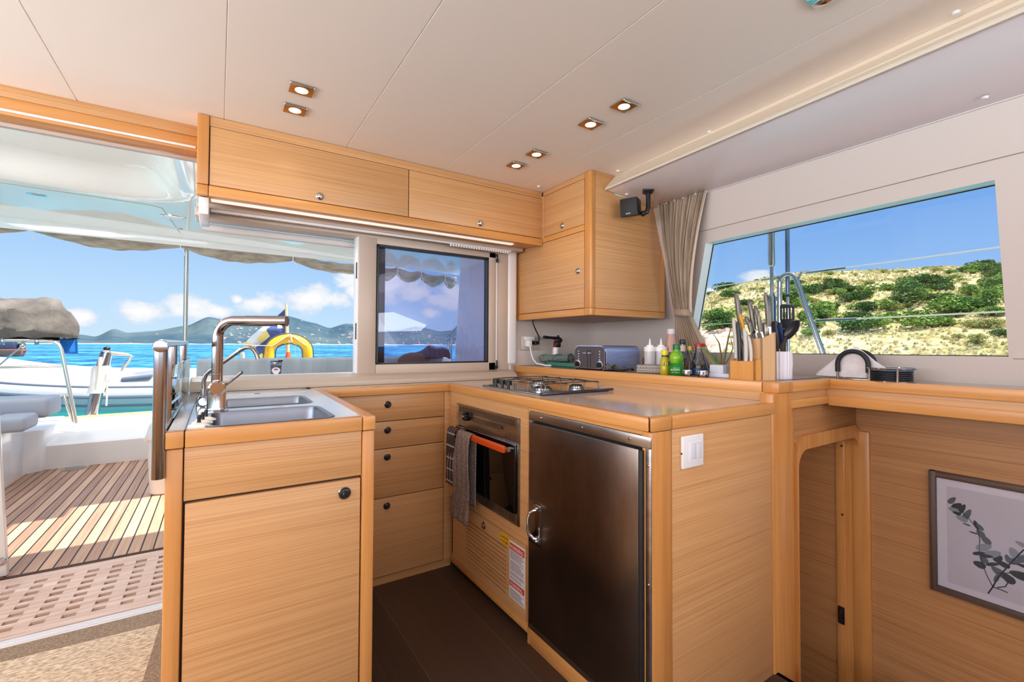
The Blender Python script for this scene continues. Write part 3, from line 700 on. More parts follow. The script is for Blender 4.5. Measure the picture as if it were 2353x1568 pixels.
# control panel with real vent slots
def slotted(mb, y0, y1, z0, z1, slots_y, sz0, sz1, w_):
    ed = [y0]
    for sy_ in slots_y: ed += [sy_-w_/2, sy_+w_/2]
    ed.append(y1)
    mb.box(X, X+0.0015, y0, y1, sz1, z1); mb.box(X, X+0.0015, y0, y1, z0, sz0)
    for k in range(0, len(ed), 2): mb.box(X, X+0.0015, ed[k], ed[k+1], sz0, sz1)
ys = [1.478+i*0.0108 for i in range(45)]
slotted(c, YA, YB, 0.776, ZB, ys, 0.781, 0.806, 0.0052)
ys2 = [1.585+i*0.0108 for i in range(23)]
slotted(c, YA, YB, 0.716, 0.776, ys2, 0.750, 0.772, 0.0052)
ys3 = [1.48+i*0.0125 for i in range(40)]
slotted(c, YA, YB, ZA, 0.447, ys3, 0.411, 0.441, 0.0065)
c.box(X-0.001, X+0.007, YA, YA+0.016, ZA, ZB, 0.001); c.box(X-0.001, X+0.007, YB-0.010, YB, ZA, ZB, 0.001); c.box(X-0.002, X+0.006, YA, YB, ZB-0.003, ZB+0.001)
c.build('frame', STEELB, t)
M().box(X+0.0018, X+0.05, YA+0.004, YB-0.004, ZA+0.003, ZB-0.003).build('housing', BLACK, t)
d = M().box(X-0.012, X+0.004, YA+0.018, YB-0.012, 0.449, 0.712, 0.003).build('door', BLACKG, t)
M().box(X-0.013, X+0.004, YA+0.018, YB-0.012, 0.709, 0.7145, 0.001).build('door_trim', STEEL, d)
h = M(); xh = X-0.046
h.box(xh-0.010, xh+0.006, 1.475, 1.955, 0.684, 0.712, 0.005, 3); h.build('handle', mat('orange_handle', (208, 76, 20), 0.25), d)
h = M()
for y in (1.482, 1.948): h.box(xh, X-0.008, y-0.006, y+0.006, 0.686, 0.704, 0.002)
h.build('handle_bracket', STEEL, d)
k = M(); kc = (X, 1.872, 0.768)
k.lathe([(0, 0), (0.022, 0), (0.022, 0.004), (0.013, 0.005), (0.013, 0.022), (0.011, 0.026), (0, 0.026)], kc, 24, (-1, 0, 0))
for i in range(7):
    a = 2*PI*i/7; k.ball((X-0.016, 1.872+0.0155*math.cos(a), 0.768+0.0155*math.sin(a)), 0.009, 0.0055, 0.0055, 10, 6)
k.build('control_knob', BLACK, t); M().ball((X-0.027, 1.872, 0.768), 0.003, 0.007, 0.007).build('knob_cap', CHROME, t)
M().lathe([(0, 0.003), (0.006, 0.003), (0.009, 0), (0, 0)], (X, 1.568, 0.764), 16, (-1, 0, 0)).build('ignition_button', BLACK, t)
M().prism([(1.533, 0.728), (1.553, 0.728), (1.543, 0.744)], X-0.0008, X, 0, 'X').build('warning_mark', mat('etched_mark', (70, 60, 52), 0.6), t)
text_mesh('CE', 0.014, (X-0.0006, 1.527, 0.730), (0, -1, 0), (0, 0, 1), MATS['etched_mark'], 'warning_mark', t)

# ---- towels over the oven handle ----
def towel(name, ya0, ya1, yb0, yb1, zfront, zback, m, label, cat, back=False, ripple=0.006, ph=0.0, mi=None):
    mb = M(); zt = 0.716; n1 = 44
    def fn(u, v):
        y0 = lerp(ya0, yb0, v if v > 0.12 else 0.0); y1 = lerp(ya1, yb1, v)
        y = lerp(y0, y1, u)
        s_ = v*(zt-zfront+0.04)   # front length
        rip = ripple*math.sin(u*PI*3.2+ph)*min(1, v*2.5) + 0.003*math.sin(u*9+v*6)
        if s_ < 0.022:
            a = PI/2*s_/0.022; return (xh-0.002-0.015*math.sin(a)+0.0, y, zt-0.002-0.012+0.014*math.cos(a)-0.0)
        return (xh-0.017-abs(rip)-0.002*math.sin(v*5), y+0.004*math.sin(v*7+ph), zt-0.014-(s_-0.022))
    mb.grid(fn, 40, n1, mi)
    def fb(u, v):
        y = lerp(ya0, ya1, u); s_ = v*(zt-zback+0.03)
        if s_ < 0.02: a = PI/2*s_/0.02; return (xh-0.002+0.012*math.sin(a), y, zt-0.002-0.012+0.014*math.cos(a))
        return (xh+0.0115+0.003*math.sin(u*8)*min(1, v*3), y+0.006*v, zt-0.014-(s_-0.02))
    mb.grid(fb, 20, 24, mi)
    o = mb.build(name, m, None, label, cat, 'tea towels over the oven handle', ang=80)
    sm = o.modifiers.new('thickness', 'SOLIDIFY'); sm.thickness = 0.0035; sm.offset = 0
    return o
TW = noisy(mat('grey_towel', (134, 116, 108), 0.9), (104, 88, 84), (158, 138, 128), 260, (0.35, 0.8, 0.8), 2, 0.5, 0.7, 0.42, 0.58, rot=(0.9, 0, 0), dist=0.003)
PL1 = mat('plaid_dark', (62, 48, 48), 0.9); PL2 = mat('plaid_line', (196, 186, 186), 0.9)
towel('tea_towel', 1.725, 1.845, 1.74, 1.905, 0.352, 0.42, TW, 'grey brown ribbed tea towel hanging over the oven handle', 'towel', ph=0.6)
towel('tea_towel', 1.868, 1.945, 1.885, 1.965, 0.485, 0.45, [PL1, PL2], 'dark plaid tea towel on the aft end of the oven handle', 'towel', ripple=0.004, ph=2.0,
      mi=lambda i, j: 1 if (i % 13 == 4 or j % 9 == 5) else 0)

# ---- stickers ----
STK = mat('sticker_white', (226, 220, 222), 0.5); RED = mat('sticker_red', (206, 60, 20), 0.5); INK = mat('print_ink', (110, 104, 110), 0.7); YEL = mat('sticker_yellow', (226, 172, 28), 0.5)
t = thing('warning_sticker', 'white warning sticker with red bands on the slotted locker door', 'sticker', (0.975, 1.46, 0.113))
Xs = 0.9746
M().box(Xs-0.0006, Xs+0.0003, 1.4085, 1.517, 0.113, 0.333, 0.0).build('backing', STK, t)
for za_, zb_ in ((0.300, 0.325), (0.160, 0.181)): M().box(Xs-0.0012, Xs-0.0005, 1.4125, 1.514, za_, zb_).build('red_band', RED, t)
text_mesh('WARNING', 0.0215, (Xs-0.0013, 1.511, 0.3045), (0, -1, 0), (0, 0, 1), STK, 'lettering', t, xs=0.88)
text_mesh('WARNING', 0.0185, (Xs-0.0013, 1.509, 0.1635), (0, -1, 0), (0, 0, 1), STK, 'lettering', t, xs=0.95)
c = M(); rnd = random.Random(3); z = 0.293
while z > 0.119:
    if not (0.155 < z < 0.186) and rnd.random() > 0.16:
        y = 1.510; end = 1.416 + rnd.random()*0.03
        while y > end:
            wl = 0.004+rnd.random()*0.009; c.box(Xs-0.0010, Xs-0.0005, max(y-wl, 1.414), y, z, z+0.0021); y -= wl+0.0022
    z -= 0.0047
c.build('small_print', INK, t)
t = thing('caution_sticker', 'small yellow caution sticker above the locker door slots', 'sticker', (0.975, 1.55, 0.305))
M().box(Xs-0.0006, Xs+0.0003, 1.519, 1.589, 0.302, 0.339).build('backing', YEL, t)
for i, s_ in enumerate(('CAUTION', 'LP GAS LINE')): text_mesh(s_, 0.0125 if i == 0 else 0.010, (Xs-0.0008, 1.584, 0.323-i*0.0155), (0, -1, 0), (0, 0, 1), mat('caution_ink', (120, 60, 10), 0.6), 'lettering', t, xs=1.0)

# ---- hob ----
t = thing('gas_hob', 'three burner gas hob with wire pan supports and black knobs', 'hob', (1.2, 1.62, 0.905))
c = M(); c.box(1.035, 1.395, 1.395, 1.855, 0.9045, 0.910, 0.004); c.build('tray', STEELB, t)
c = M(); c.box(1.028, 1.405, 1.378, 1.397, 0.907, 0.917, 0.004); c.build('glass_lid_edge', mat('dark_blue_glass', (30, 36, 62), 0.08, 0, 0.7), t)
c = M(); c.box(1.038, 1.385, 1.402, 1.85, 0.910, 0.9112, 0.0); c.build('deck', mat('hob_deck', (60, 54, 52), 0.12, 0.6), t)
for (x, y, r) in ((1.105, 1.478, 0.036), (1.285, 1.480, 0.028), (1.275, 1.74, 0.034)):
    b = M().lathe([(0, 0), (r*1.25, 0), (r*1.25, 0.004), (r, 0.006), (r*0.95, 0.013), (r, 0.014), (0, 0.014)], (x, y, 0.911), 28).build('burner', STEELB, t)
    M().lathe([(0, 0), (r*0.86, 0), (r*0.86, 0.004), (r*0.7, 0.006), (0, 0.006)], (x, y, 0.925), 28).build('burner_cap', BLACK, b)
    c = M()
    for k in range(18):
        a = 2*PI*k/18; c.box(x+r*0.97*math.cos(a)-0.0012, x+r*0.97*math.cos(a)+0.0012, y+r*0.97*math.sin(a)-0.0012, y+r*0.97*math.sin(a)+0.0012, 0.917, 0.924)
    c.build('flame_ports', BLACK, b)
def wire(pts, r=0.0023): return M().tube(pts, r, 8).build('pan_support', mat('pan_support_steel', (120, 112, 106), 0.25, 0.9) if 'pan_support_steel' not in MATS else MATS['pan_support_steel'], t)
zt = 0.943
for y in (1.435, 1.525, 1.60, 1.69, 1.79):
    wire([(1.065, y, 0.911), (1.065, y, zt-0.004), (1.069, y, zt), (1.12, y, zt+0.002), (1.30, y, zt+0.002), (1.365, y, zt), (1.369, y, zt-0.004), (1.369, y, 0.911)])
for x in (1.075, 1.19, 1.36): wire([(x, 1.42, 0.911), (x, 1.42, zt-0.005), (x, 1.425, zt-0.002), (x, 1.815, zt-0.002), (x, 1.82, zt-0.005), (x, 1.82, 0.911)])
wire([(1.09, 1.44, zt+0.001), (1.14, 1.50, zt+0.001), (1.20, 1.52, zt+0.001)]); wire([(1.24, 1.45, zt+0.001), (1.29, 1.50, zt+0.010), (1.34, 1.46, zt+0.001)])
for y in (1.782, 1.727, 1.677):
    k = M().lathe([(0, 0), (0.006, 0), (0.006, 0.010), (0.016, 0.011), (0.016, 0.028), (0.013, 0.031), (0, 0.031)], (1.068, y, 0.911), 20).build('control_knob', BLACK, t)

# ---- light switch ----
t = thing('light_switch', 'white double rocker light switch on the fridge end panel', 'switch', (1.14, 0.818, 0.80))
c = M(); c.box(1.0905, 1.1865, 0.808, 0.818, 0.7525, 0.8445, 0.004, 3); c.build('plate', WHITEP, t)
for a, b in ((1.1195, 1.1455), (1.1462, 1.1715)): M().box(a, b, 0.8045, 0.810, 0.7775, 0.8210, 0.0015).build('rocker', mat('rocker_white', (224, 224, 236), 0.25), t)
c = M(); c.box(1.1175, 1.1735, 0.8055, 0.810, 0.7735, 0.7770, 0.001); c.box(1.1175, 1.1735, 0.8065, 0.810, 0.8215, 0.824, 0.0008); c.build('rocker_frame', WHITEP, t)
M().box(1.0897, 1.0908, 0.810, 0.8145, 0.794, 0.799).build('release_slot', BLACK, t)

# ---- mains socket ----
t = thing('wall_socket', 'pale mains socket plate on the wall below the corner locker', 'socket', (1.62, 2.3, 1.11))
c = M(); c.box(1.546, 1.686, 2.289, 2.299, 1.066, 1.152, 0.003, 2); c.build('plate', mat('socket_plate', (206, 198, 188), 0.35), t)
c = M(); c.box(1.60, 1.665, 2.283, 2.291, 1.075, 1.135, 0.003); c.build('socket_module', MATS['socket_plate'], t)
t = thing('power_cord', 'black power cord dropping from the corner locker into the socket', 'cord', (1.62, 2.25, 1.25))
c = M(); c.tube([(1.60, 2.245, 1.25), (1.603, 2.24, 1.22), (1.625, 2.24, 1.18), (1.648, 2.245, 1.15), (1.653, 2.25, 1.125), (1.645, 2.26, 1.112)], 0.0042, 8); c.build('cable', BLACK, t)
c = M(); c.box(1.618, 1.655, 2.245, 2.288, 1.098, 1.121, 0.006); c.build('plug', BLACK, t)
t = thing('power_cord', 'white power cord looping down from the socket onto the bar', 'cord', (1.60, 2.2, 0.972))
c = M(); c.tube([(1.585, 2.262, 1.10), (1.585, 2.245, 1.085), (1.583, 2.235, 1.05), (1.588, 2.22, 1.01), (1.60, 2.20, 0.985), (1.63, 2.15, 0.9765), (1.66, 2.10, 0.9765)], 0.0045, 8); c.build('cable', WHITEP, t)
c = M(); c.box(1.570, 1.600, 2.245, 2.288, 1.085, 1.125, 0.005); c.box(1.56, 1.63, 2.262, 2.288, 1.125, 1.148, 0.004); c.build('plug', WHITEP, t)

# ---- downlights ----
LED = emit('lamp_glass', (255, 244, 190), 3.2)
BRASS = mat('downlight_face', (176, 128, 70), 0.22, 0.9)
dl = thing('downlight', '', 'downlight', (0, 0, 0), 0, 'square ceiling downlights', local=True)
M().box(-0.036, 0.036, -0.033, 0.033, -0.004, 0.0, 0.001).build('face_plate', BRASS, dl)
c = M(); c.tube([(-0.036, -0.034, -0.004), (0.036, -0.034, -0.004)], 0.0032, 8); c.ball((-0.036, -0.034, -0.004), 0.0042); c.ball((0.036, -0.034, -0.004), 0.0042); c.build('hinge_edge', CHROME, dl)
M().lathe([(0, -0.0075), (0.014, -0.0068), (0.0205, -0.0045), (0.0205, -0.003), (0, -0.003)], (0, 0, 0), 28).build('lens', LED, dl)
spots = [(0.224, 1.656), (0.224, 1.812), (1.205, 1.133), (1.197, 1.298), (1.186, 1.638), (1.181, 1.796)]
labs = ['left pair of ceiling downlights, the one nearer the camera', 'left pair of ceiling downlights, the one nearer the long locker', 'ceiling downlight second from the soffit side, front one of the middle pair', 'ceiling downlight just behind the front one of the middle pair', 'ceiling downlight in the far pair, the one nearer the camera', 'ceiling downlight in the far pair, closest to the overhead locker']
for i, (x, y) in enumerate(spots):
    o = dl if i == 0 else copy_tree(dl)
    o.location = (x, y, 1.954); o['label'] = labs[i]
    lo = light('lamp_glow', 'SPOT', (x, y, 1.940), 1.5, (1.0, 0.76, 0.48), spot_size=math.radians(150), spot_blend=0.8, shadow_soft_size=0.02)
o = thing('downlight', 'chrome downlight cut off by the top edge of the photo, not lit', 'downlight', (1.225, 0.500, 1.954), 0.0, 'square ceiling downlights', local=True)
M().box(-0.036, 0.036, -0.036, 0.036, -0.005, 0.0, 0.002).build('face_plate', CHROME, o)
M().lathe([(0, -0.006), (0.020, -0.006), (0.026, -0.0085), (0.029, -0.005), (0, -0.005)], (0, 0, 0), 28).build('lens_ring', CHROME, o)

# ---- faucet ----
t = thing('kitchen_faucet', 'tall polished steel kitchen mixer tap at the sink', 'faucet', (0.0, 1.56, 0.905))
fx, fy = 0.0, 1.56; rd = Vector((0.86, -0.51, 0)).normalized()
c = M(); c.lathe([(0, 0), (0.030, 0), (0.030, 0.003), (0.0245, 0.005), (0.0235, 0.010), (0.0235, 0.050), (0.0225, 0.064), (0.0185, 0.076), (0.0150, 0.080), (0, 0.080)], (fx, fy, 0.905), 32); c.build('base', CHROME, t)
col = [(fx, fy, 0.975), (fx, fy, 1.12)]
bend = [Vector((fx, fy, 1.118)) + rd*(0.046*(1-math.cos(a))) + Vector((0, 0, 0.046*math.sin(a))) for a in [PI/2*i/9 for i in range(1, 10)]]
c = M(); c.tube(col+bend+[bend[-1]+rd*0.03], 0.0142, 24); c.build('column', STEEL, t)
s0 = bend[-1]+rd*0.031
c = M(); c.tube([s0, s0+rd*0.118], 0.0152, 24); c.build('spray_spout', STEEL, t)
c = M(); e_ = s0+rd*0.100; c.lathe([(0, -0.021), (0.010, -0.021), (0.010, 0), (0, 0)], e_, 16); c.build('nozzle', STEEL, t)
for q_ in (0.985, 1.075): pass
c = M(); c.lathe([(0.0144, 0), (0.0151, 0), (0.0151, 0.002), (0.0144, 0.002)], (fx, fy, 1.01), 24); c.build('joint_ring', CHROME, t)
tocam = Vector((-fx, -fy, 0)).normalized()
kc = Vector((fx, fy, 0.972)) + tocam*0.012
c = M(); c.lathe([(0, 0.022), (0.017, 0.022), (0.0215, 0.017), (0.0225, 0.0), (0.020, -0.02), (0, -0.02)], kc, 28, tocam); c.build('valve_cap', CHROME, t)
c = M(); c.tube([Vector((fx, fy, 0.972))+rd*0.015, Vector((fx, fy, 0.992))+rd*0.040+Vector((0, 0, 0)), Vector((fx, fy, 1.017))+rd*0.070], 0.0042, 10); c.build('lever', STEEL, t)
t = thing('water_tap', 'small chrome swan neck water tap behind the tall mixer', 'tap', (-0.034, 1.705, 0.905))
tx, ty = -0.034, 1.705
c = M(); c.lathe([(0, 0), (0.020, 0), (0.020, 0.012), (0.017, 0.026), (0.010, 0.030), (0, 0.030)], (tx, ty, 0.905), 24); c.lathe([(0, 0.02), (0.012, 0.02), (0.0155, 0.015), (0.0155, -0.01), (0, -0.01)], (tx, ty-0.012, 0.921), 22, tocam); c.build('base', CHROME, t)
c = M(); P = lambda l, z: Vector((tx, ty, z))+rd*l
c.lathe([(0, 0), (0.009, 0), (0.009, 0.022), (0, 0.022)], (tx, ty, 0.934), 16)
c.tube([P(0, 0.93), P(0, 0.985), P(0.006, 1.003), P(0.020, 1.015), P(0.045, 1.031), P(0.112, 1.080), P(0.125, 1.0865), P(0.138, 1.087), P(0.150, 1.079), P(0.159, 1.065), P(0.163, 1.050)], 0.0062, 14); c.build('spout', STEEL, t)
CRM = mat('cream_plastic', (240, 238, 226), 0.35)
for i, (x, y) in enumerate(((-0.022, 1.385), (-0.028, 1.338), (-0.034, 1.292))):
    t = thing('sink_plug', ['sink plug with black peg, furthest of three by the front bowl', 'sink plug with black peg, middle one of three by the front bowl', 'sink plug with black peg, nearest of three by the front bowl'][i], 'plug', (x, y, 0.9045), 0, 'cream sink plugs')
    M().lathe([(0, 0.010), (0.010, 0.009), (0.022, 0.004), (0.0235, 0.0), (0, 0.0)], (x, y, 0.9045), 24, None, 0.95, 0.42).build('disc', CRM, t)
    M().lathe([(0, 0.028), (0.0035, 0.027), (0.0045, 0.022), (0.0035, 0.016), (0.0045, 0.010), (0, 0.010)], (x, y, 0.9045), 12).build('peg', BLACK, t)

# ---- grab rail and glass screen ----
t = thing('grab_rail', 'polished steel grab rail standing beside the sink worktop', 'rail', (-0.104, 1.245, 0.8))
c = M(); c.tube([(-0.1035, 1.245, 0.806), (-0.1035, 1.245, 1.090)], 0.0125, 24); c.build('upright', STEEL, t)
c = M(); c.lathe([(0, -0.015), (0.0125, -0.014), (0.0145, -0.006), (0.0145, 0.010), (0.012, 0.014), (0, 0.015)], (-0.1035, 1.245, 1.092), 24, (0, 1, 0)); c.build('end_cap', STEEL, t)
c = M(); c.tube([(-0.1035, 1.25, 1.098), (-0.108, 2.29, 1.098)], 0.0095, 16); c.build('handrail', STEEL, t)
for y in (1.62, 2.08): M().tube([(-0.108, y, 0.86), (-0.108, y, 1.095)], 0.0115, 16).build('upright', STEEL, t)
for z in (0.86,): M().tube([(-0.104, 1.245, z), (-0.09, 1.26, z)], 0.006, 8).build('fixing', STEEL, t)
t = thing('glass_screen', 'clear glass splash screen along the left edge of the sink top', 'screen', (-0.093, 1.85, 0.905))
M().box(-0.0955, -0.0895, 1.44, 2.285, 0.908, 1.041, 0.001).build('pane', glassy('screen_glass', (0.86, 0.95, 0.94), 0.10), t)
for y in (1.447,):
    for z in (0.93, 0.97, 1.01): M().box(-0.098, -0.087, y-0.004, y+0.004, z-0.002, z+0.002).build('clip', BLACK, t)

# ================================================================== THINGS ON THE BAR
BT = 0.9708
# ---- toaster ----
t = thing('toaster', 'four slice toaster with dark front and bluish steel sides, under the corner locker', 'toaster', (1.71, 1.745, BT))
x0, x1, y0, y1, z0, z1 = 1.600, 1.850, 1.632, 1.862, BT+0.006, BT+0.124
TOS = noisy(mat('toaster_steel', (170, 190, 236), 0.42, 0.65), (158, 180, 232), (182, 200, 240), 8, (1, 1, 8), 4)
pr = [(y0, z0), (y1, z0)] + [(y1-0.034+0.034*math.cos(a), z1-0.034+0.034*math.sin(a)) for a in [PI/2*i/7 for i in range(8)]] + [(y0+0.034-0.034*math.sin(a), z1-0.034+0.034*math.cos(a)) for a in [PI/2*i/7 for i in range(8)]]
c = M(); c.prism(pr, x0+0.012, x1, 0.0, 'X'); c.build('shell', TOS, t, ang=30)
def inset(p, k): cy, cz = (y0+y1)/2, (z0+z1)/2; return (cy+(p[0]-cy)*(1-k), cz+(p[1]-cz)*(1-k))
TGREY = mat('toaster_front', (104, 94, 92), 0.42, 0.7)
c = M(); c.prism([inset(p, 0.01) for p in pr], x0+0.003, x0+0.012, 0.0, 'X'); c.build('rim', CHROME, t, ang=30)
c = M(); c.prism([inset(p, 0.05) for p in pr], x0, x0+0.006, 0.0, 'X'); c.build('front_panel', TGREY, t, ang=30)
c = M()
for y in (1.735, 1.757): c.box(x0-0.0008, x0+0.002, y-0.0018, y+0.0018, z0+0.008, z1-0.020)
c.build('lever_slot', BLACK, t)
for y in (1.729, 1.764):
    M().box(x0-0.018, x0-0.001, y-0.014, y+0.014, z1-0.043, z1-0.034, 0.003).build('lever', CHROME, t)
for y in (1.665, 1.829):
    k = M().lathe([(0.016, 0), (0.0215, 0), (0.0215, 0.003), (0.016, 0.004)], (x0, y, z0+0.022), 24, (-1, 0, 0)).build('dial_ring', CHROME, t)
    c = M(); c.lathe([(0, 0), (0.014, 0), (0.013, 0.014), (0, 0.015)], (x0, y, z0+0.022), 20, (-1, 0, 0)); c.box(x0-0.019, x0-0.01, y-0.003, y+0.003, z0+0.010, z0+0.034, 0.001); c.build('dial', BLACK, t)
    for q_ in range(4): M().lathe([(0, 0.002), (0.0035, 0.0015), (0.0045, 0), (0, 0)], (x0, y+(0.004 if y < 1.7 else -0.004), z1-0.030-q_*0.0135), 12, (-1, 0, 0)).build('button', CHROME, t)
c = M()
for i in range(4): c.box(x0+0.04, x1-0.03, y0+0.033+i*0.046, y0+0.055+i*0.046, z1-0.001, z1+0.0006)
c.build('bread_slots', BLACK, t)
for xx in (x0+0.02, x1-0.02):
    for yy in (y0+0.03, y1-0.03): M().lathe([(0, 0), (0.008, 0), (0.008, 0.008), (0, 0.008)], (xx, yy, BT), 12).build('foot', RUB, t)
# ---- spoon rest (grey silicone) ----
c = M()
def sr(u, v):
    x = lerp(1.590, 1.700, u); w_ = 0.018+0.016*math.sin(min(1, u*1.25)*PI*0.9)
    zz = BT+0.004 + 0.024*math.exp(-((u-0.16)/0.16)**2) + 0.012*max(0, u-0.7)
    return (x-0.0*v, 1.600+(v-0.5)*2*w_-0.03*u, zz+0.010*(abs(v-0.5)*2)**2)
c.grid(sr, 24, 10, None, 0.004); c.build('spoon_rest', mat('grey_silicone', (92, 92, 92), 0.6), None, 'dark grey curved spoon rest lying in front of the toaster', 'spoon rest', ang=60)
# ---- green tray with rolled cloth, torch, board ----
TEAL = mat('teal_plastic', (66, 124, 108), 0.45)
t = thing('drying_tray', 'shallow dark green plastic tray left of the toaster', 'tray', (1.73, 2.07, BT))
c = M(); o_ = [(1.645, 2.180), (1.655, 1.945), (1.85, 1.945), (1.85, 2.180)]
c.box(1.645, 1.86, 1.90, 2.175, BT, BT+0.005); 
for a in ((1.645, 1.653, 1.90, 2.175), (1.852, 1.86, 1.90, 2.175), (1.645, 1.86, 1.90, 1.908), (1.645, 1.86, 2.167, 2.175)): c.box(*a, BT, BT+0.026, 0.002)
c.build('tray', TEAL, t)
for i in range(6): M().box(1.66, 1.85, 1.925+i*0.04, 1.931+i*0.04, BT+0.005, BT+0.018, 0.002).build('rib', MATS['teal_plastic'], t)
c = M(); c.box(1.70, 1.83, 1.94, 2.02, BT+0.0185, BT+0.031, 0.004)
c = c.build('game_box', mat('brown_leather', (110, 62, 44), 0.5), None, 'small brown flat case lying inside the dark green tray', 'case')
c = M(); c.box(1.695, 1.78, 1.885, 1.935, BT+0.0275, BT+0.036, 0.002)
pn = c.build('perforated_plate', mat('grey_plate', (150, 142, 140), 0.4), None, 'grey perforated plate resting on the green tray beside toaster', 'plate')
for i in range(5):
    for j in range(3): M().lathe([(0, 0), (0.003, 0), (0.003, 0.0006), (0, 0.0006)], (1.705+i*0.016, 1.897+j*0.013, BT+0.036), 8).build('hole', BLACK, pn); 
GRN = noisy(mat('grey_green_cloth', (104, 120, 116), 0.9), (84, 100, 96), (124, 138, 132), 60, (1, 1, 1), 3, 0.6, 0.5)
c = M()
def roll(u, v):
    a = v*2*PI*1.0; r = 0.024+0.0035*math.sin(u*14)+0.002*math.sin(a*3+u*9); y = lerp(2.235, 2.02, u)
    return (1.665+r*math.cos(a)+0.05*u, y, BT+0.045+0.006*u+r*math.sin(a)*0.9)
c.grid(roll, 30, 22); bmesh.ops.remove_doubles(c.b, verts=c.b.verts, dist=0.0005)
def spi(u, v): a = u*4.4*PI; r = 0.024*(1-u*0.8); return (1.665+r*math.cos(a), 2.235-0.004*v+0.004*u, BT+0.045+r*math.sin(a)*0.9)
c.grid(spi, 60, 1)
def cap_(u, v): a = v*2*PI; r = 0.0235*u; return (1.715+r*math.cos(a), 2.02, BT+0.051+r*math.sin(a)*0.9)
c.grid(cap_, 3, 22); 
def cap2(u, v): a = v*2*PI; r = 0.0235*u; return (1.665+r*math.cos(a), 2.230, BT+0.045+r*math.sin(a)*0.9)
c.grid(cap2, 3, 22)
c.build('rolled_cloth', GRN, None, 'grey green rolled up drying mat lying over the green tray', 'cloth', ang=50)
t = thing('kitchen_torch', 'black and red kitchen blow torch standing against the aft wall', 'torch', (1.735, 2.17, BT))
c = M(); c.lathe([(0, 0), (0.019, 0), (0.019, 0.095), (0.016, 0.112), (0, 0.112)], (1.735, 2.19, BT), 20); c.build('gas_canister', WHITEP, t)
c = M(); c.box(1.726, 1.746, 2.178, 2.205, BT+0.112, BT+0.140, 0.005); c.build('trigger', mat('torch_red', (140, 24, 24), 0.4), t)
c = M(); c.box(1.728, 1.764, 2.172, 2.206, BT+0.112, BT+0.150, 0.006); c.ball((1.755, 2.188, BT+0.155), 0.030, 0.017, 0.019); c.tube([(1.75, 2.188, BT+0.166), (1.70, 2.192, BT+0.170), (1.648, 2.195, BT+0.173)], [0.011, 0.008, 0.010], 14); c.ball((1.753, 2.188, BT+0.175), 0.009, 0.008, 0.012)
c.build('torch_head', BLACK, t)
c = M(); c.tube([(1.752, 2.14, BT+0.035), (1.80, 2.10, BT+0.055), (1.83, 2.05, BT+0.045), (1.86, 2.02, BT+0.004)], 0.003, 8); c.build('power_cord', WHITEP, None, 'thin pale cord arching over the tray behind the toaster', 'cord')
# ---- fruit box behind toaster ----
t = thing('wicker_basket', 'small brown wicker basket holding red fruit behind the toaster', 'basket', (1.93, 1.60, BT))
BAS = noisy(mat('wicker', (124, 76, 44), 0.7), (84, 48, 28), (150, 98, 58), 120, (1, 1, 2), 2, 0.6, 0.6)
c = M(); c.box(1.86, 2.02, 1.48, 1.625, BT, BT+0.062, 0.006); c.box(1.866, 2.014, 1.486, 1.619, BT+0.05, BT+0.066, 0.0); c.build('basket', BAS, t)
RA = noisy(mat('red_apple', (140, 24, 22), 0.35), (110, 14, 16), (176, 50, 34), 14, (1, 1, 0.3), 3)
for i, (x, y) in enumerate(((1.90, 1.53), (1.955, 1.575), (1.965, 1.515))):
    a = thing('apple', ['dark red apple in the basket behind the toaster, nearest the bottles', 'dark red apple in the basket behind the toaster, far one', 'dark red apple in the basket behind the toaster, one by the wall'][i], 'fruit', (x, y, BT+0.090), 0, 'apples in the basket', local=True)
    M().lathe([(0.003, 0.018), (0.016, 0.024), (0.027, 0.012), (0.028, -0.004), (0.018, -0.022), (0.006, -0.024), (0, -0.020)], (0, 0, 0), 20).build('skin', RA, a)
    M().tube([(0, 0, 0.015), (0.002, 0, 0.032)], 0.0012, 6).build('stem', BLACK, a)
# ---- squeeze bottles ----
SQ = mat('translucent_plastic', (228, 226, 232), 0.35, **{'Transmission Weight': 0.25})
SQL = mat('white_squeeze_cap', (240, 240, 240), 0.35)
sb = thing('squeeze_bottle', 'clear white squeeze bottle nearest the toaster on the bar', 'bottle', (1.735, 1.468, BT), 0, 'white squeeze bottles', local=True)
c = M(); c.lathe([(0, 0), (0.023, 0), (0.0255, 0.004), (0.0262, 0.090), (0.0255, 0.100), (0, 0.100)], (0, 0, 0), 26); c.build('body', SQ, sb)
c = M(); c.lathe([(0, 0), (0.0275, 0), (0.0275, 0.018), (0.0255, 0.022), (0.017, 0.023), (0.0165, 0.030), (0.006, 0.032), (0.0022, 0.062), (0, 0.063)], (0, 0, 0.098), 26); c.build('nozzle_cap', SQL, sb)
s2 = copy_tree(sb); s2.location = (1.775, 1.435, BT); s2['label'] = 'clear white squeeze bottle half hidden behind the first one'
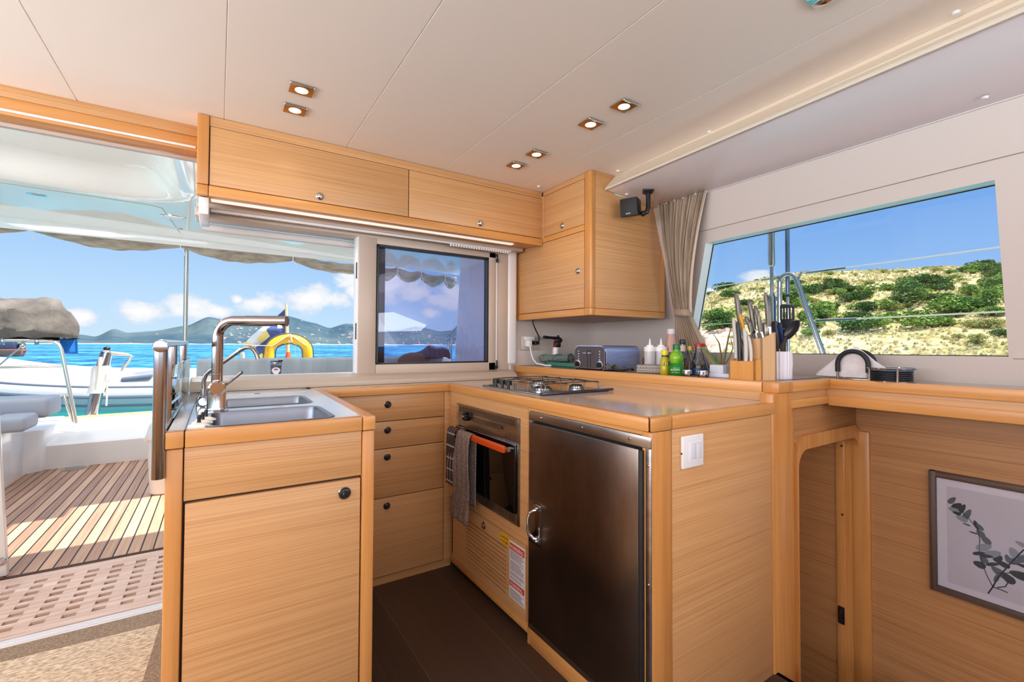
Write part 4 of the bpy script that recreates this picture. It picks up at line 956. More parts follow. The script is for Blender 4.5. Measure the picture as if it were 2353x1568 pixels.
# ---- patterned tin ----
t = thing('patterned_tin', 'small grey and white patterned box in front of the squeeze bottles', 'box', (1.66, 1.40, BT))
TG = mat('tin_grey', (120, 108, 102), 0.5); TW_ = mat('tin_white', (226, 220, 214), 0.5)
A_ = Vector((1.624, 1.452, 0)); B_ = Vector((1.682, 1.345, 0)); dn = (B_-A_).normalized(); nn_ = Vector((dn.y*-1, dn.x, 0))*-1
nn_ = Vector((-dn.y, dn.x, 0)); 
if nn_.x < 0: nn_ = -nn_
c = M(); C1, C2 = B_+nn_*0.045, A_+nn_*0.045
c.prism([(p.x, p.y) for p in (A_, B_, C1, C2)], BT, BT+0.0385, 0.003); c.build('box', TG, t)
c = M(); L_ = (B_-A_).length
def tp_(s_, z, o_=0.0006): p = A_+dn*s_-nn_*o_; return (p.x, p.y, BT+z)
for zz in (0.006, 0.0145, 0.018): c.tube([tp_(0.002, zz), tp_(L_-0.002, zz)], 0.0007, 4)
for i in range(8):
    s0_ = 0.004+i*(L_-0.008)/8; s1_ = s0_+(L_-0.008)/8; sm_ = (s0_+s1_)/2
    c.tube([tp_(s0_, 0.0345), tp_(sm_, 0.0225), tp_(s1_, 0.0345)], 0.0011, 5); c.tube([tp_(s0_+0.003, 0.0355), tp_(sm_, 0.0285), tp_(s1_-0.003, 0.0355)], 0.0008, 5)
    c.ball(tp_(sm_, 0.0103), 0.002, 0.002, 0.002, 8, 6); c.ball(tp_(s0_, 0.0103), 0.0012, 0.0012, 0.0012, 8, 6)
c.build('pattern', TW_, t)
# ---- lemon juice bottle ----
YB_ = mat('lemon_yellow', (232, 206, 20), 0.3); YG = mat('lemon_juice', (206, 190, 30), 0.2, **{'Transmission Weight': 0.2}); DG = mat('dark_green_label', (28, 60, 34), 0.4)
t = thing('lemon_juice_bottle', 'small yellow lemon juice bottle with yellow cap', 'bottle', (1.660, 1.322, BT))
c = M(); c.lathe([(0, 0), (0.018, 0), (0.0205, 0.004), (0.0205, 0.030), (0.019, 0.036), (0.0205, 0.042), (0.019, 0.062), (0.0125, 0.078), (0.0125, 0.086), (0, 0.086)], (1.660, 1.322, BT), 26); c.build('body', YG, t)
c = M(); c.lathe([(0.0127, 0.075), (0.0131, 0.075), (0.0131, 0.083), (0.0127, 0.083)], (1.660, 1.322, BT), 22); c.build('neck_band', DG, t)
c = M(); c.lathe([(0, 0.086), (0.017, 0.086), (0.017, 0.091), (0.015, 0.092), (0.0155, 0.104), (0.0145, 0.106), (0, 0.106)], (1.660, 1.322, BT), 26); c.build('cap', YB_, t)
fc = Vector((-0.78, -0.62, 0)).normalized(); rt = Vector((0.62, -0.78, 0)).normalized()
def facing(x, y): f_ = Vector((-x, -y, 0)).normalized(); return f_, Vector((-f_.y, f_.x, 0))
f_, r_ = facing(1.660, 1.322); p_ = Vector((1.660, 1.322, BT+0.046))+f_*0.0202
c = M(); c.hexa([tuple(p_+r_*a-f_*b+Vector((0, 0, z))) for a, z, b in ((-0.004, -0.006, -0.0002), (0.018, -0.006, 0.009), (0.018, 0.010, 0.009), (-0.004, 0.008, -0.0002))], [tuple(p_+r_*a-f_*b+Vector((0, 0, z))+f_*0.001) for a, z, b in ((-0.004, -0.006, -0.0002), (0.018, -0.006, 0.009), (0.018, 0.010, 0.009), (-0.004, 0.008, -0.0002))])
c.build('label_patch', BLACK, t)
text_mesh('100%', 0.009, p_+f_*0.0015-r_*0.003+Vector((0, 0, -0.001)), r_-f_*0.38, (0, 0, 1), SQL, 'lettering', t)
# ---- lime juice bottle ----
LG = noisy(mat('lime_green', (110, 178, 20), 0.25), (70, 150, 16), (150, 200, 40), 12, (1, 1, 1), 2); LG2 = mat('lime_label', (18, 120, 30), 0.3); LG3 = mat('green_cap', (10, 104, 44), 0.3)
lx, ly = 1.662, 1.262
t = thing('lime_juice_bottle', 'bright green lime juice bottle with round bulging top and green cap', 'bottle', (lx, ly, BT))
c = M(); c.lathe([(0.024, 0.0505), (0.0275, 0.060), (0.0295, 0.072), (0.0275, 0.086), (0.022, 0.096), (0.0155, 0.101), (0.0145, 0.110), (0, 0.110)], (lx, ly, BT), 30); c.build('body', LG, t)
c = M(); c.lathe([(0, 0), (0.029, 0), (0.0315, 0.004), (0.0315, 0.034), (0.029, 0.040), (0.025, 0.050), (0.0243, 0.052), (0, 0.052)], (lx, ly, BT), 30); c.build('wrap_label', LG2, t)
c = M(); c.lathe([(0, 0.110), (0.0165, 0.110), (0.0165, 0.115), (0.0150, 0.1155), (0.0155, 0.130), (0.0145, 0.132), (0, 0.132)], (lx, ly, BT), 26); c.build('cap', LG3, t)
f_, r_ = facing(lx, ly)
text_mesh('ealime', 0.0165, Vector((lx, ly, BT+0.020))+f_*0.0322-r_*0.024, r_, (0, 0, 1), mat('pale_green_print', (190, 232, 180), 0.4), 'lettering', t, depth=0.002, xs=0.88)
text_mesh('100% LIME JUICE', 0.0055, Vector((lx, ly, BT+0.010))+f_*0.0318-r_*0.021, r_, (0, 0, 1), MATS['pale_green_print'], 'lettering', t, depth=0.002, xs=0.9)
# ---- tall sauce bottle ----
x, y = 1.835, 1.425
t = thing('sauce_bottle', 'tall pink brown sauce bottle with white cap, behind the lime juice', 'bottle', (x, y, BT))
c = M(); c.lathe([(0, 0), (0.030, 0), (0.0315, 0.004), (0.0315, 0.095), (0.029, 0.12), (0.022, 0.155), (0.0165, 0.182), (0, 0.182)], (x, y, BT), 28); c.build('body', mat('pink_sauce', (190, 150, 140), 0.3), t)
c = M(); c.lathe([(0.0318, 0.02), (0.0322, 0.02), (0.0322, 0.095), (0.0318, 0.095)], (x, y, BT), 28); c.build('label', mat('dark_label', (52, 48, 56), 0.4), t)
c = M(); c.lathe([(0, 0.182), (0.0175, 0.182), (0.0180, 0.186), (0.0175, 0.203), (0.016, 0.206), (0, 0.206)], (x, y, BT), 26); c.build('cap', mat('pale_cap', (214, 206, 222), 0.4), t)
# ---- oil bottle with pourer ----
CLEAR = glassy('bottle_glass', (0.90, 0.93, 0.94), 0.13)
x, y = 1.815, 1.345
t = thing('vinegar_bottle', 'clear glass bottle with black stopper holding amber vinegar', 'bottle', (x, y, BT))
c = M(); c.lathe([(0, 0), (0.024, 0), (0.025, 0.004), (0.025, 0.070), (0.020, 0.085), (0.0125, 0.098), (0.0120, 0.128), (0.0135, 0.130), (0.0135, 0.134), (0, 0.134)], (x, y, BT), 26); c.build('glass', CLEAR, t)
c = M(); c.lathe([(0, 0.003), (0.022, 0.003), (0.0225, 0.042), (0, 0.043)], (x, y, BT), 22); c.build('liquid', mat('amber_liquid', (178, 104, 36), 0.15), t)
c = M(); c.lathe([(0.0128, 0.100), (0.0133, 0.100), (0.0133, 0.127), (0.0128, 0.127)], (x, y, BT), 20); c.build('neck_label', mat('cream_label', (206, 192, 178), 0.5), t)
c = M(); c.lathe([(0, 0.132), (0.0125, 0.132), (0.0145, 0.142), (0.013, 0.152), (0.006, 0.156), (0, 0.156)], (x, y, BT), 20); c.build('stopper', BLACK, t)
x, y = 1.865, 1.345
t = thing('cruet', 'small clear glass cruet with yellow lid and blue handle', 'bottle', (x, y, BT))
c = M(); c.lathe([(0, 0), (0.024, 0), (0.027, 0.02), (0.023, 0.06), (0.010, 0.085), (0.009, 0.105), (0, 0.105)], (x, y, BT), 22); c.build('glass', CLEAR, t)
c = M(); c.lathe([(0, 0.105), (0.010, 0.105), (0.010, 0.124), (0, 0.125)], (x, y, BT), 18); c.build('lid', YB_, t)
f_, r_ = facing(x, y); pc = Vector((x, y, BT))
c = M(); c.tube([pc+r_*0.010+Vector((0, 0, 0.095)), pc+r_*0.030+Vector((0, 0, 0.09)), pc+r_*0.040+Vector((0, 0, 0.07)), pc+r_*0.032+Vector((0, 0, 0.045)), pc+r_*0.024+Vector((0, 0, 0.035))], 0.0035, 10); c.build('handle', mat('blue_glass', (120, 150, 190), 0.1), t)
# ---- soy sauce bottle ----
x, y = 1.775, 1.232
t = thing('soy_sauce_bottle', 'glass soy sauce bottle with red cap and blue label', 'bottle', (x, y, BT))
c = M(); c.lathe([(0, 0), (0.034, 0), (0.0365, 0.004), (0.0365, 0.030), (0.032, 0.050), (0.021, 0.082), (0.0150, 0.112), (0.0150, 0.122), (0, 0.122)], (x, y, BT), 30); c.build('glass', CLEAR, t)
c = M(); c.lathe([(0, 0.003), (0.033, 0.004), (0.034, 0.030), (0.030, 0.044), (0, 0.045)], (x, y, BT), 26); c.build('liquid', mat('soy_sauce', (40, 18, 14), 0.1), t)
c = M(); c.lathe([(0.0368, 0.002), (0.0374, 0.002), (0.0374, 0.030), (0.0368, 0.030)], (x, y, BT), 30); c.build('label', mat('navy_label', (24, 48, 96), 0.4), t)
c = M(); c.lathe([(0, 0.121), (0.0160, 0.121), (0.0165, 0.134), (0.015, 0.137), (0, 0.137)], (x, y, BT), 24); c.box(x+0.010, x+0.022, y-0.018, y-0.008, BT+0.122, BT+0.136, 0.002); c.build('cap', mat('red_cap', (190, 26, 34), 0.35), t)
f_, r_ = facing(x, y)
text_mesh('LA', 0.013, Vector((x, y, BT+0.013))+f_*0.0376-r_*0.010, r_, (0, 0, 1), SQL, 'lettering', t, depth=0.0014)
# ---- shakers ----
sh = thing('spice_shaker', 'small glass shaker with chrome lid below the vinegar bottle', 'shaker', (1.627, 1.184, BT), 0, 'chrome lidded shakers', local=True)
M().lathe([(0, 0), (0.0165, 0), (0.0175, 0.003), (0.0175, 0.012), (0, 0.012)], (0, 0, 0), 22).build('glass', CLEAR, sh)
M().lathe([(0, 0.011), (0.0185, 0.011), (0.0190, 0.013), (0.0182, 0.017), (0.0188, 0.019), (0.0180, 0.026), (0.0150, 0.028), (0, 0.029)], (0, 0, 0), 24).build('lid', CHROME, sh)
s2 = copy_tree(sh); s2.location = (1.634, 1.118, BT); s2['label'] = 'small glass shaker with chrome lid in front of soy sauce'
# ---- plant ----
t = thing('potted_plant', 'long thin green leaves in a square white pot by the window', 'plant', (1.715, 1.085, BT))
POT = mat('frosted_pot', (206, 210, 226), 0.4)
c = M(); c.prism([(1.690, 1.125), (1.738, 1.125), (1.738, 1.065), (1.690, 1.065)], BT+0.014, BT+0.050, 0.004); c.prism([(1.680, 1.120), (1.70, 1.128), (1.742, 1.128), (1.75, 1.045), (1.70, 1.03), (1.685, 1.04)], BT, BT+0.016, 0.003); c.build('pot', POT, t)
LEAF = noisy(mat('green_leaf', (78, 116, 34), 0.45), (58, 92, 28), (112, 146, 44), 10, (1, 1, 0.4), 2)
LEAFB = noisy(mat('leaf_tip', (120, 92, 44), 0.5), (96, 66, 34), (104, 120, 40), 12, (1, 1, 0.2), 2)
def leaf(pts, wd, m):
    c = M(); P_ = [Vector(p) for p in pts]
    def fn(u, v):
        s_ = u*(len(P_)-1); i = min(int(s_), len(P_)-2); f = s_-i; f2 = f*f*(3-2*f)
        p = P_[i].lerp(P_[i+1], f); w_ = wd*(1-u**2.2)*0.5+0.0006
        return p + Vector((0.7, -0.7, 0))*(v-0.5)*2*w_ + Vector((0.7, 0.7, 0))*abs(v-0.5)*w_
    c.grid(fn, 20, 4, None, 0.0012); return c.build('leaf', m, t, ang=80)
pb = (1.712, 1.095, BT+0.045)
leaf([pb, (1.700, 1.118, 1.052), (1.686, 1.145, 1.082), (1.672, 1.170, 1.10)], 0.014, LEAF)
leaf([(pb[0]+0.004, pb[1]-0.003, pb[2]), (1.718, 1.090, 1.06), (1.716, 1.098, 1.11), (1.705, 1.118, 1.148)], 0.006, LEAFB)
leaf([(pb[0]+0.008, pb[1]-0.010, pb[2]), (1.724, 1.075, 1.07), (1.728, 1.065, 1.13), (1.735, 1.052, 1.196)], 0.006, LEAFB)
leaf([(pb[0]+0.012, pb[1]-0.012, pb[2]), (1.735, 1.065, 1.05), (1.738, 1.052, 1.09), (1.732, 1.058, 1.13)], 0.004, LEAFB)
leaf([pb, (1.712, 1.100, 1.03), (1.706, 1.108, 1.06)], 0.008, LEAF)
# ---- knife block ----
t = thing('knife_block', 'stepped pale wooden knife block full of knives on the bar corner', 'knife block', (1.648, 0.915, BT), math.radians(-11))
KB = wood('block_side', (208, 164, 116), (220, 178, 132), (228, 190, 146), 'V', 60, 0.4)
KO = wood('block_front', (214, 148, 74), (222, 158, 84), (230, 168, 96), 'V', 30, 0.35)
ya, yb = 0.915, 1.030
def wallbox(mb, x0, x1, y0, y1, z0, z1a, z1b, th):
    """open topped box, rim height z1a at x0 and z1b at x1"""
    for (a, b, c_, d_) in ((x0, x0+th, y0, y1), (x1-th, x1, y0, y1), (x0, x1, y0, y0+th), (x0, x1, y1-th, y1)):
        za = lerp(z1a, z1b, (a-x0)/(x1-x0)); zb = lerp(z1a, z1b, (b-x0)/(x1-x0))
        mb.hexa([(a, c_, z0), (b, c_, z0), (b, d_, z0), (a, d_, z0)], [(a, c_, za), (b, c_, zb), (b, d_, zb), (a, d_, za)])
c = M(); wallbox(c, 1.686, 1.762, ya+0.002, yb-0.016, BT, 1.124, 1.150, 0.006); c.box(1.692, 1.756, ya+0.008, yb-0.022, BT, 1.06)
c.build('tall_compartment', KB, t)
c = M(); wallbox(c, 1.648, 1.6865, ya, yb, BT, 1.040, 1.052, 0.006); c.box(1.654, 1.68, ya+0.006, yb-0.006, BT, 0.99); c.build('low_compartment', KO, t)
c = M(); c.box(1.700, 1.757, ya+0.010, yb-0.024, 1.06, 1.112); c.build('insert', BLACK, t)
GRY = noisy(mat('grey_handle', (110, 104, 98), 0.35, 0.4), (70, 66, 62), (150, 142, 132), 60, (1, 6, 0.2), 2)
GRY2 = mat('pale_handle', (196, 190, 184), 0.35); DKH = mat('dark_handle', (40, 38, 38), 0.4); YLH = mat('yellow_handle', (216, 150, 30), 0.35)
def knife(name, x, p_top, p_bot, wd, m, label, blade=True, cat='knife', dots=False, grp='knives in the block'):
    (y1_, z1_), (y0_, z0_) = p_top, p_bot; t_ = thing(name, label, cat, (x, y0_, z0_), 0, grp)
    d_ = Vector((0, y1_-y0_, z1_-z0_)); L = d_.length; d_.normalize(); B = Vector((x, y0_, z0_)); side = Vector((0.5, -0.85, 0)); side = (side-d_*side.dot(d_)).normalized()
    c = M(); n = 9
    c.tube([B+d_*L*i/n + side*0.003*math.sin(PI*i/n) for i in range(n+1)], [wd*(0.72+0.32*math.sin(PI*(0.15+0.8*i/n))) for i in range(n)]+[wd*0.45], 14, True, (1.0, 0.9))
    c.build('handle', m, t_)
    if blade:
        c = M(); c.tube([B+d_*0.006, B-d_*0.05], wd*0.9, 8, True, (0.9, 0.12)); c.tube([B+d_*0.008, B-d_*0.004], wd*0.85, 10, True, (1, 0.6)); c.build('blade', STEEL, t_)
    if dots:
        c = M()
        for i in range(9):
            for s_ in (-0.35, 0.05, 0.45): p = B+d_*L*(0.12+i*0.085)+side*wd*s_+Vector((-0.72, -0.5, 0))*wd*0.62; c.ball(tuple(p), 0.0008, 0.0008, 0.0008, 6, 4)
        c.build('grip_dots', BLACK, t_)
knife('kitchen_knife', 1.705, (1.021, 1.306), (1.003, 1.185), 0.0098, GRY, 'long grey handled knife at the left, highest in the block')
knife('kitchen_knife', 1.720, (0.977, 1.276), (0.957, 1.160), 0.0092, GRY, 'grey handled knife second from left in the top of the block')
knife('kitchen_knife', 1.715, (0.950, 1.251), (0.928, 1.150), 0.0086, GRY, 'grey knife with dotted grip in the middle of the block', dots=True)
knife('kitchen_knife', 1.745, (0.925, 1.300), (0.915, 1.170), 0.0100, GRY, 'tall grey handled knife rightmost in the block')
knife('kitchen_knife', 1.700, (0.978, 1.210), (0.955, 1.150), 0.0080, GRY, 'short grey knife with dotted grip low in the block middle', dots=True)
knife('utility_knife', 1.694, (0.997, 1.221), (0.985, 1.150), 0.0070, YLH, 'yellow handled knife between the grey ones', True)
knife('kitchen_shears', 1.668, (1.008, 1.206), (0.997, 1.05), 0.0085, GRY2, 'pale grey handled shears, leftmost in the low front slot', False, 'scissors')
knife('steak_knife', 1.666, (0.990, 1.190), (0.982, 1.04), 0.0082, DKH, 'dark handled knife in the middle of the low front slot', False)
knife('steak_knife', 1.664, (0.9625, 1.164), (0.956, 1.04), 0.0085, GRY2, 'pale handled knife in the low front slot right of the dark one', False)
knife('steak_knife', 1.664, (0.946, 1.135), (0.937, 1.04), 0.0062, GRY2, 'slim pale handled knife, rightmost in the low front slot', False)
knife('steak_knife', 1.670, (0.978, 1.12), (0.969, 1.04), 0.0062, DKH, 'slim dark handled knife in the low front slot', False)
knife('serving_spoon', 1.742, (0.930, 1.187), (0.926, 1.14), 0.0125, mat('grey_spoon', (150, 140, 128), 0.3, 0.6), 'rounded grey brown handle at the back right of the block', False, 'utensil')
# ---- utensil holder ----
ux, uy = 1.842, 0.925
t = thing('utensil_holder', 'white ribbed utensil holder standing behind the knife block', 'holder', (ux, uy, BT))
c = M(); seg = 96
def rib(r, z): return [(ux+(r+0.0014*math.cos(k*2*PI/seg*24))*math.cos(2*PI*k/seg+0.00*z), uy+(r+0.0014*math.cos(k*2*PI/seg*24))*math.sin(2*PI*k/seg), BT+z) for k in range(seg)]
rings = [[c.b.verts.new(p) for p in rib(r, z)] for r, z in ((0.040, 0), (0.042, 0.004), (0.042, 0.03), (0.0445, 0.06), (0.0430, 0.10), (0.0425, 0.106), (0.0390, 0.106), (0.0390, 0.02))]
fs = []
for A, B in zip(rings[:-1], rings[1:]):
    for k in range(seg): fs.append(c.b.faces.new([A[k], A[(k+1) % seg], B[(k+1) % seg], B[k]]))
fs.append(c.b.faces.new(rings[0])); fs.append(c.b.faces.new(rings[-1])); c._fin(fs)
c.build('ribbed_cup', mat('ribbed_white', (226, 222, 232), 0.4), t, ang=50)
# slotted turner
NYL = mat('black_nylon', (26, 28, 36), 0.35)
t = thing('slotted_turner', 'black slotted spatula standing in the white utensil holder', 'spatula', (ux, uy, 1.0))
c = M(); TX = 1.835
oy, oz = 0.892, 1.218   # local frame: u across (towards -y), w up
for a, b in ((-0.026, -0.0195), (-0.0140, -0.0085), (-0.0035, 0.0020), (0.0070, 0.0125), (0.0180, 0.0265)): c.box(TX, TX+0.0028, oy-b, oy-a, oz-0.018, oz+0.028)
c.prism([(oy-0.0265, oz+0.026), (oy-0.024, oz+0.034), (oy-0.018, oz+0.038), (oy+0.020, oz+0.042), (oy+0.0265, oz+0.036), (oy+0.026, oz+0.026)], TX, TX+0.0028, 0, 'X')
c.prism([(oy+0.026, oz-0.016), (oy-0.0265, oz-0.016), (oy-0.024, oz-0.030), (oy-0.008, oz-0.044), (oy+0.006, oz-0.046), (oy+0.020, oz-0.036)], TX, TX+0.0028, 0, 'X')
c.build('blade', NYL, t)
c = M(); c.tube([(TX+0.002, oy, oz-0.042), (TX+0.004, oy+0.010, 1.12), (ux, uy-0.012, 0.985)], [0.0045, 0.0055, 0.0055], 10); c.build('handle', NYL, t)
t = thing('serving_spoon', 'black serving spoon leaning right in the white utensil holder', 'spoon', (ux, uy, 1.0))
c = M(); A_s = Vector((1.822, 0.893, 1.128)); B_s = Vector((1.822, 0.846, 1.190)); ds = (B_s-A_s); Ls = ds.length; ds.normalize(); sd = Vector((0.15, ds.z, -ds.y)).normalized(); nr = ds.cross(sd)
def bowl_s(u, v):
    a = v*2*PI; r = u; return (A_s+B_s)/2 + ds*(Ls*0.56*r*math.cos(a)) + sd*(0.0205*r*math.sin(a)) + nr*(0.009*(r*r-1))
c.grid(bowl_s, 8, 28, None, 0.002); bmesh.ops.remove_doubles(c.b, verts=c.b.verts, dist=0.0002); c.build('bowl', NYL, t, ang=60)
c = M(); c.tube([A_s+ds*0.006-nr*0.002, Vector((1.826, 0.905, 1.095)), Vector((ux-0.004, uy-0.006, 0.985))], [0.0075, 0.006, 0.0055], 12); c.build('handle', mat('clear_smoky_handle', (70, 62, 62), 0.1), t)
t = thing('ladle', 'black ladle handle behind the spatula in the utensil holder', 'ladle', (ux, uy, 1.0))
c = M(); c.tube([(1.86, 0.915, 1.0), (1.868, 0.925, 1.10), (1.87, 0.940, 1.19)], [0.007, 0.010, 0.012], 12, True, (1.3, 0.7)); c.ball((1.868, 0.920, 1.165), 0.018, 0.018, 0.022); c.build('ladle_body', NYL, t)
t = thing('kitchen_tongs', 'black tongs with blue rim left of the spatula', 'tongs', (ux, uy, 1.0))
c = M(); c.tube([(1.835, 0.935, 1.0), (1.833, 0.932, 1.10), (1.832, 0.938, 1.195)], [0.006, 0.011, 0.009], 12, True, (1.2, 0.5)); c.build('arm', NYL, t)
c = M(); c.tube([(1.85, 0.920, 1.0), (1.846, 0.912, 1.10), (1.83, 0.918, 1.18)], [0.006, 0.009, 0.008], 12, True, (1.2, 0.5)); c.build('arm', mat('navy_nylon', (30, 54, 110), 0.35), t)
# ---- napkin holder ----
t = thing('napkin_holder', 'napkin holder with two black padded arches on the bar ledge', 'napkin holder', (2.06, 0.757, BT))
def arch(xo, nm):
    yl, yr = 0.806, 0.706; mid = (yl+yr)/2; R = (yl-yr)/2; zc = BT+0.058
    pts = [(xo, yl, BT)] + [(xo, yl, BT+0.03)]
    g_ = [(xo, yl, BT+0.028)] + [(xo, mid+R*math.cos(a), zc+R*math.sin(a)) for a in [PI*i/20 for i in range(21)]] + [(xo, yr, BT+0.028)]
    a_ = M().tube([(xo, yl, BT+0.004)]+g_[1:-1]+[(xo, yr, BT+0.004)], 0.0045, 12).build(nm, STEEL, t)
    M().tube(g_, 0.0085, 16).build('foam_grip', RUB, a_)
    return a_
arch(2.045, 'arch'); arch(2.105, 'arch')
M().box(2.035, 2.115, 0.700, 0.812, BT, BT+0.004, 0.001).build('base', STEEL, t)
NAP = noisy(mat('paper_napkin', (228, 220, 222), 0.85), (218, 210, 212), (236, 230, 232), 20, (1, 1, 1), 3)
t = thing('napkin_stack', 'stack of white folded paper napkins standing in the holder', 'napkins', (2.075, 0.757, BT))
for i in range(5):
    c = M(); xx = 2.060+i*0.0065; sft = (i-2)*0.004
    prof = [(0.895+sft, BT+0.008), (0.60+sft, BT+0.006), (0.625+sft, BT+0.016), (0.700+sft, BT+0.074), (0.735+sft, BT+0.108+0.002*(i % 2)), (0.757+sft, BT+0.126-0.002*i), (0.790+sft, BT+0.114), (0.805+sft, BT+0.094), (0.885+sft, BT+0.022)]
    c.prism(prof, xx, xx+0.005, 0, 'X'); c.build('napkin', NAP, t, ang=20)
# ---- coasters ----
cx_, cy_ = 2.055, 0.640
t = thing('coaster_holder', 'round wire coaster holder on the bar ledge', 'coaster holder', (cx_, cy_, BT))
c = M(); c.tube([(cx_+0.068*math.cos(2*PI*i/40), cy_+0.068*math.sin(2*PI*i/40), BT+0.048) for i in range(41)], 0.0030, 8); c.build('ring', STEEL, t)
c = M(); c.lathe([(0, 0), (0.066, 0), (0.066, 0.003), (0, 0.003)], (cx_, cy_, BT), 40); c.build('base', STEEL, t)
for a in (-2.60, -3.95, 0.2, 1.5): M().tube([(cx_+0.069*math.cos(a), cy_+0.069*math.sin(a), BT), (cx_+0.069*math.cos(a), cy_+0.069*math.sin(a), BT+0.046)], 0.0035, 10).build('upright', STEEL, t)
M().ball((cx_+0.060, cy_-0.046, BT+0.046), 0.007, 0.007, 0.005).build('ball_end', STEEL, t)
for i in range(6):
    o = M().lathe([(0, 0), (0.060, 0), (0.062, 0.002), (0.062, 0.0035), (0.060, 0.0052), (0, 0.0052)], (0, 0, 0), 44).build('coaster', mat('coaster_charcoal', (40, 42, 50), 0.4)) if i == 0 else o.copy()
    if i: COL.objects.link(o)
    o.location = (cx_, cy_, BT+0.0035+i*0.0066)
    tag(o, ['bottom black coaster of the stack', 'second black coaster from the bottom of the stack', 'third black coaster from the bottom of the stack', 'fourth black coaster from the bottom of the stack', 'black coaster just under the top one in the stack', 'topmost black coaster in the round wire holder'][i], 'coaster', 'stacked black coasters')

# ---- curtain ----
t = thing('curtain', 'pleated taupe curtain tied back beside the large side window', 'curtain', (2.03, 1.48, 1.0))
CUR = noisy(mat('curtain_fabric', (168, 148, 128), 0.85), (154, 134, 114), (182, 162, 142), 6, (3, 3, 0.5), 3)
c = M(); ZT, ZK, ZB_ = 1.838, 1.262, 0.985
def cur(u, v):
    z = lerp(ZT, ZK, v)
    k = v**1.15
    yl = lerp(1.590, 1.545, k); yr = lerp(1.302, 1.452, 1-(1-v)**1.6 if v < 1 else 1)
    base = lerp(1.960, 2.035, v)
    amp = lerp(0.012, 0.008, v)*(1+0.4*math.sin(u*21)); 
    return (base-0.012+amp*math.sin(u*2*PI*17+0.8*math.sin(u*5))-0.02*math.sin(PI*v)*math.sin(PI*u), lerp(yl, yr, u)+0.003*math.sin(u*60+v*5), z)
c.grid(cur, 220, 26, None, 0.0015)
def cur2(u, v):
    z = lerp(ZK-0.002, ZB_, v)
    yl = lerp(1.545, 1.575, min(1, v*1.6)); yr = lerp(1.452, 1.372, v)
    return (lerp(2.035, 2.085, v)-0.012+0.008*math.sin(u*2*PI*12+1.0), lerp(yl, yr, u)-0.03*v*u, z)
c.grid(cur2, 160, 14, None, 0.0015)
c.build('fabric', CUR, t, ang=60)
c = M()
def edg(u, v): 
    y_ = lerp(1.310, 1.447, 1-(1-v)**1.6); return (lerp(1.945, 2.02, v)-0.006-0.004*math.sin(u*3), y_-0.012+u*0.016, lerp(ZT, ZK, v))
c.grid(edg, 4, 24, None, 0.001)
def edg2(u, v): return (lerp(2.02, 2.070, v), lerp(1.452, 1.352, v)+u*0.018, lerp(ZK, ZB_, v))
c.grid(edg2, 4, 16, None, 0.001); c.build('hem', mat('curtain_hem', (206, 188, 172), 0.8), t, ang=60)
c = M()
def tie(u, v): a = u*2*PI; return (2.028+0.026*math.cos(a), 1.498+0.054*math.sin(a), lerp(1.250, 1.285, v)+0.004*math.sin(a))
c.grid(tie, 40, 3, None, 0.002); c.build('tieback', CUR, t, ang=60)
c = M()
for i in range(12): c.box(1.945, 1.975, 1.312+i*0.0245, 1.322+i*0.0245, 1.834, 1.845, 0.001, 1)
c.build('heading_hooks', WHITEP, t)
M().box(1.962, 1.984, -2.3, 1.60, 1.835, 1.843, 0.002).build('curtain_track', WHITEP, None, 'white curtain track under the soffit along the side window', 'curtain rail', )

# ---- loudspeaker ----
t = thing('loudspeaker', 'small black cube loudspeaker hanging from the soffit on a bracket', 'speaker', (1.755, 1.505, 1.85))
c = M(); c.lathe([(0, 0.0), (0.040, 0.0), (0.036, -0.008), (0.022, -0.018), (0, -0.019)], (1.765, 1.502, 1.8615), 4, None); c.build('mount_plate', BLACK, t, ang=20)
c = M(); c.tube([(1.765, 1.502, 1.850), (1.765, 1.502, 1.775), (1.760, 1.506, 1.752), (1.742, 1.52, 1.742)], [0.011, 0.011, 0.012, 0.009], 14); c.ball((1.745, 1.516, 1.745), 0.014); c.build('arm', BLACK, t)
sc_ = Vector((1.700, 1.552, 1.775)); fn_ = Vector((-0.93, -0.34, -0.12)).normalized(); rn = Vector((0, 0, 1)).cross(fn_).normalized(); un = fn_.cross(rn)
def lp(a, b, c_): return tuple(sc_+rn*a+un*b+fn_*c_)
c = M(); hw = 0.044
c.hexa([lp(-hw, -hw, 0.03), lp(hw, -hw, 0.03), lp(hw, hw, 0.03), lp(-hw, hw, 0.03)], [lp(-hw*0.8, -hw*0.85, -0.045), lp(hw*0.8, -hw*0.85, -0.045), lp(hw*0.8, hw*0.85, -0.045), lp(-hw*0.8, hw*0.85, -0.045)], 0.006, 3)
c.build('cabinet', BLACK, t)
c = M(); c.hexa([lp(-hw, -hw, 0.029), lp(hw, -hw, 0.029), lp(hw, hw, 0.029), lp(-hw, hw, 0.029)], [lp(-hw*.97, -hw*.97, 0.035), lp(hw*.97, -hw*.97, 0.035), lp(hw*.97, hw*.97, 0.035), lp(-hw*.97, hw*.97, 0.035)], 0.002); c.build('grille', RUB, t)
text_mesh('BOSE', 0.0095, lp(-0.014, -hw+0.010, 0.0355), rn, un, mat('silver_print', (220, 220, 224), 0.3), 'badge', t)

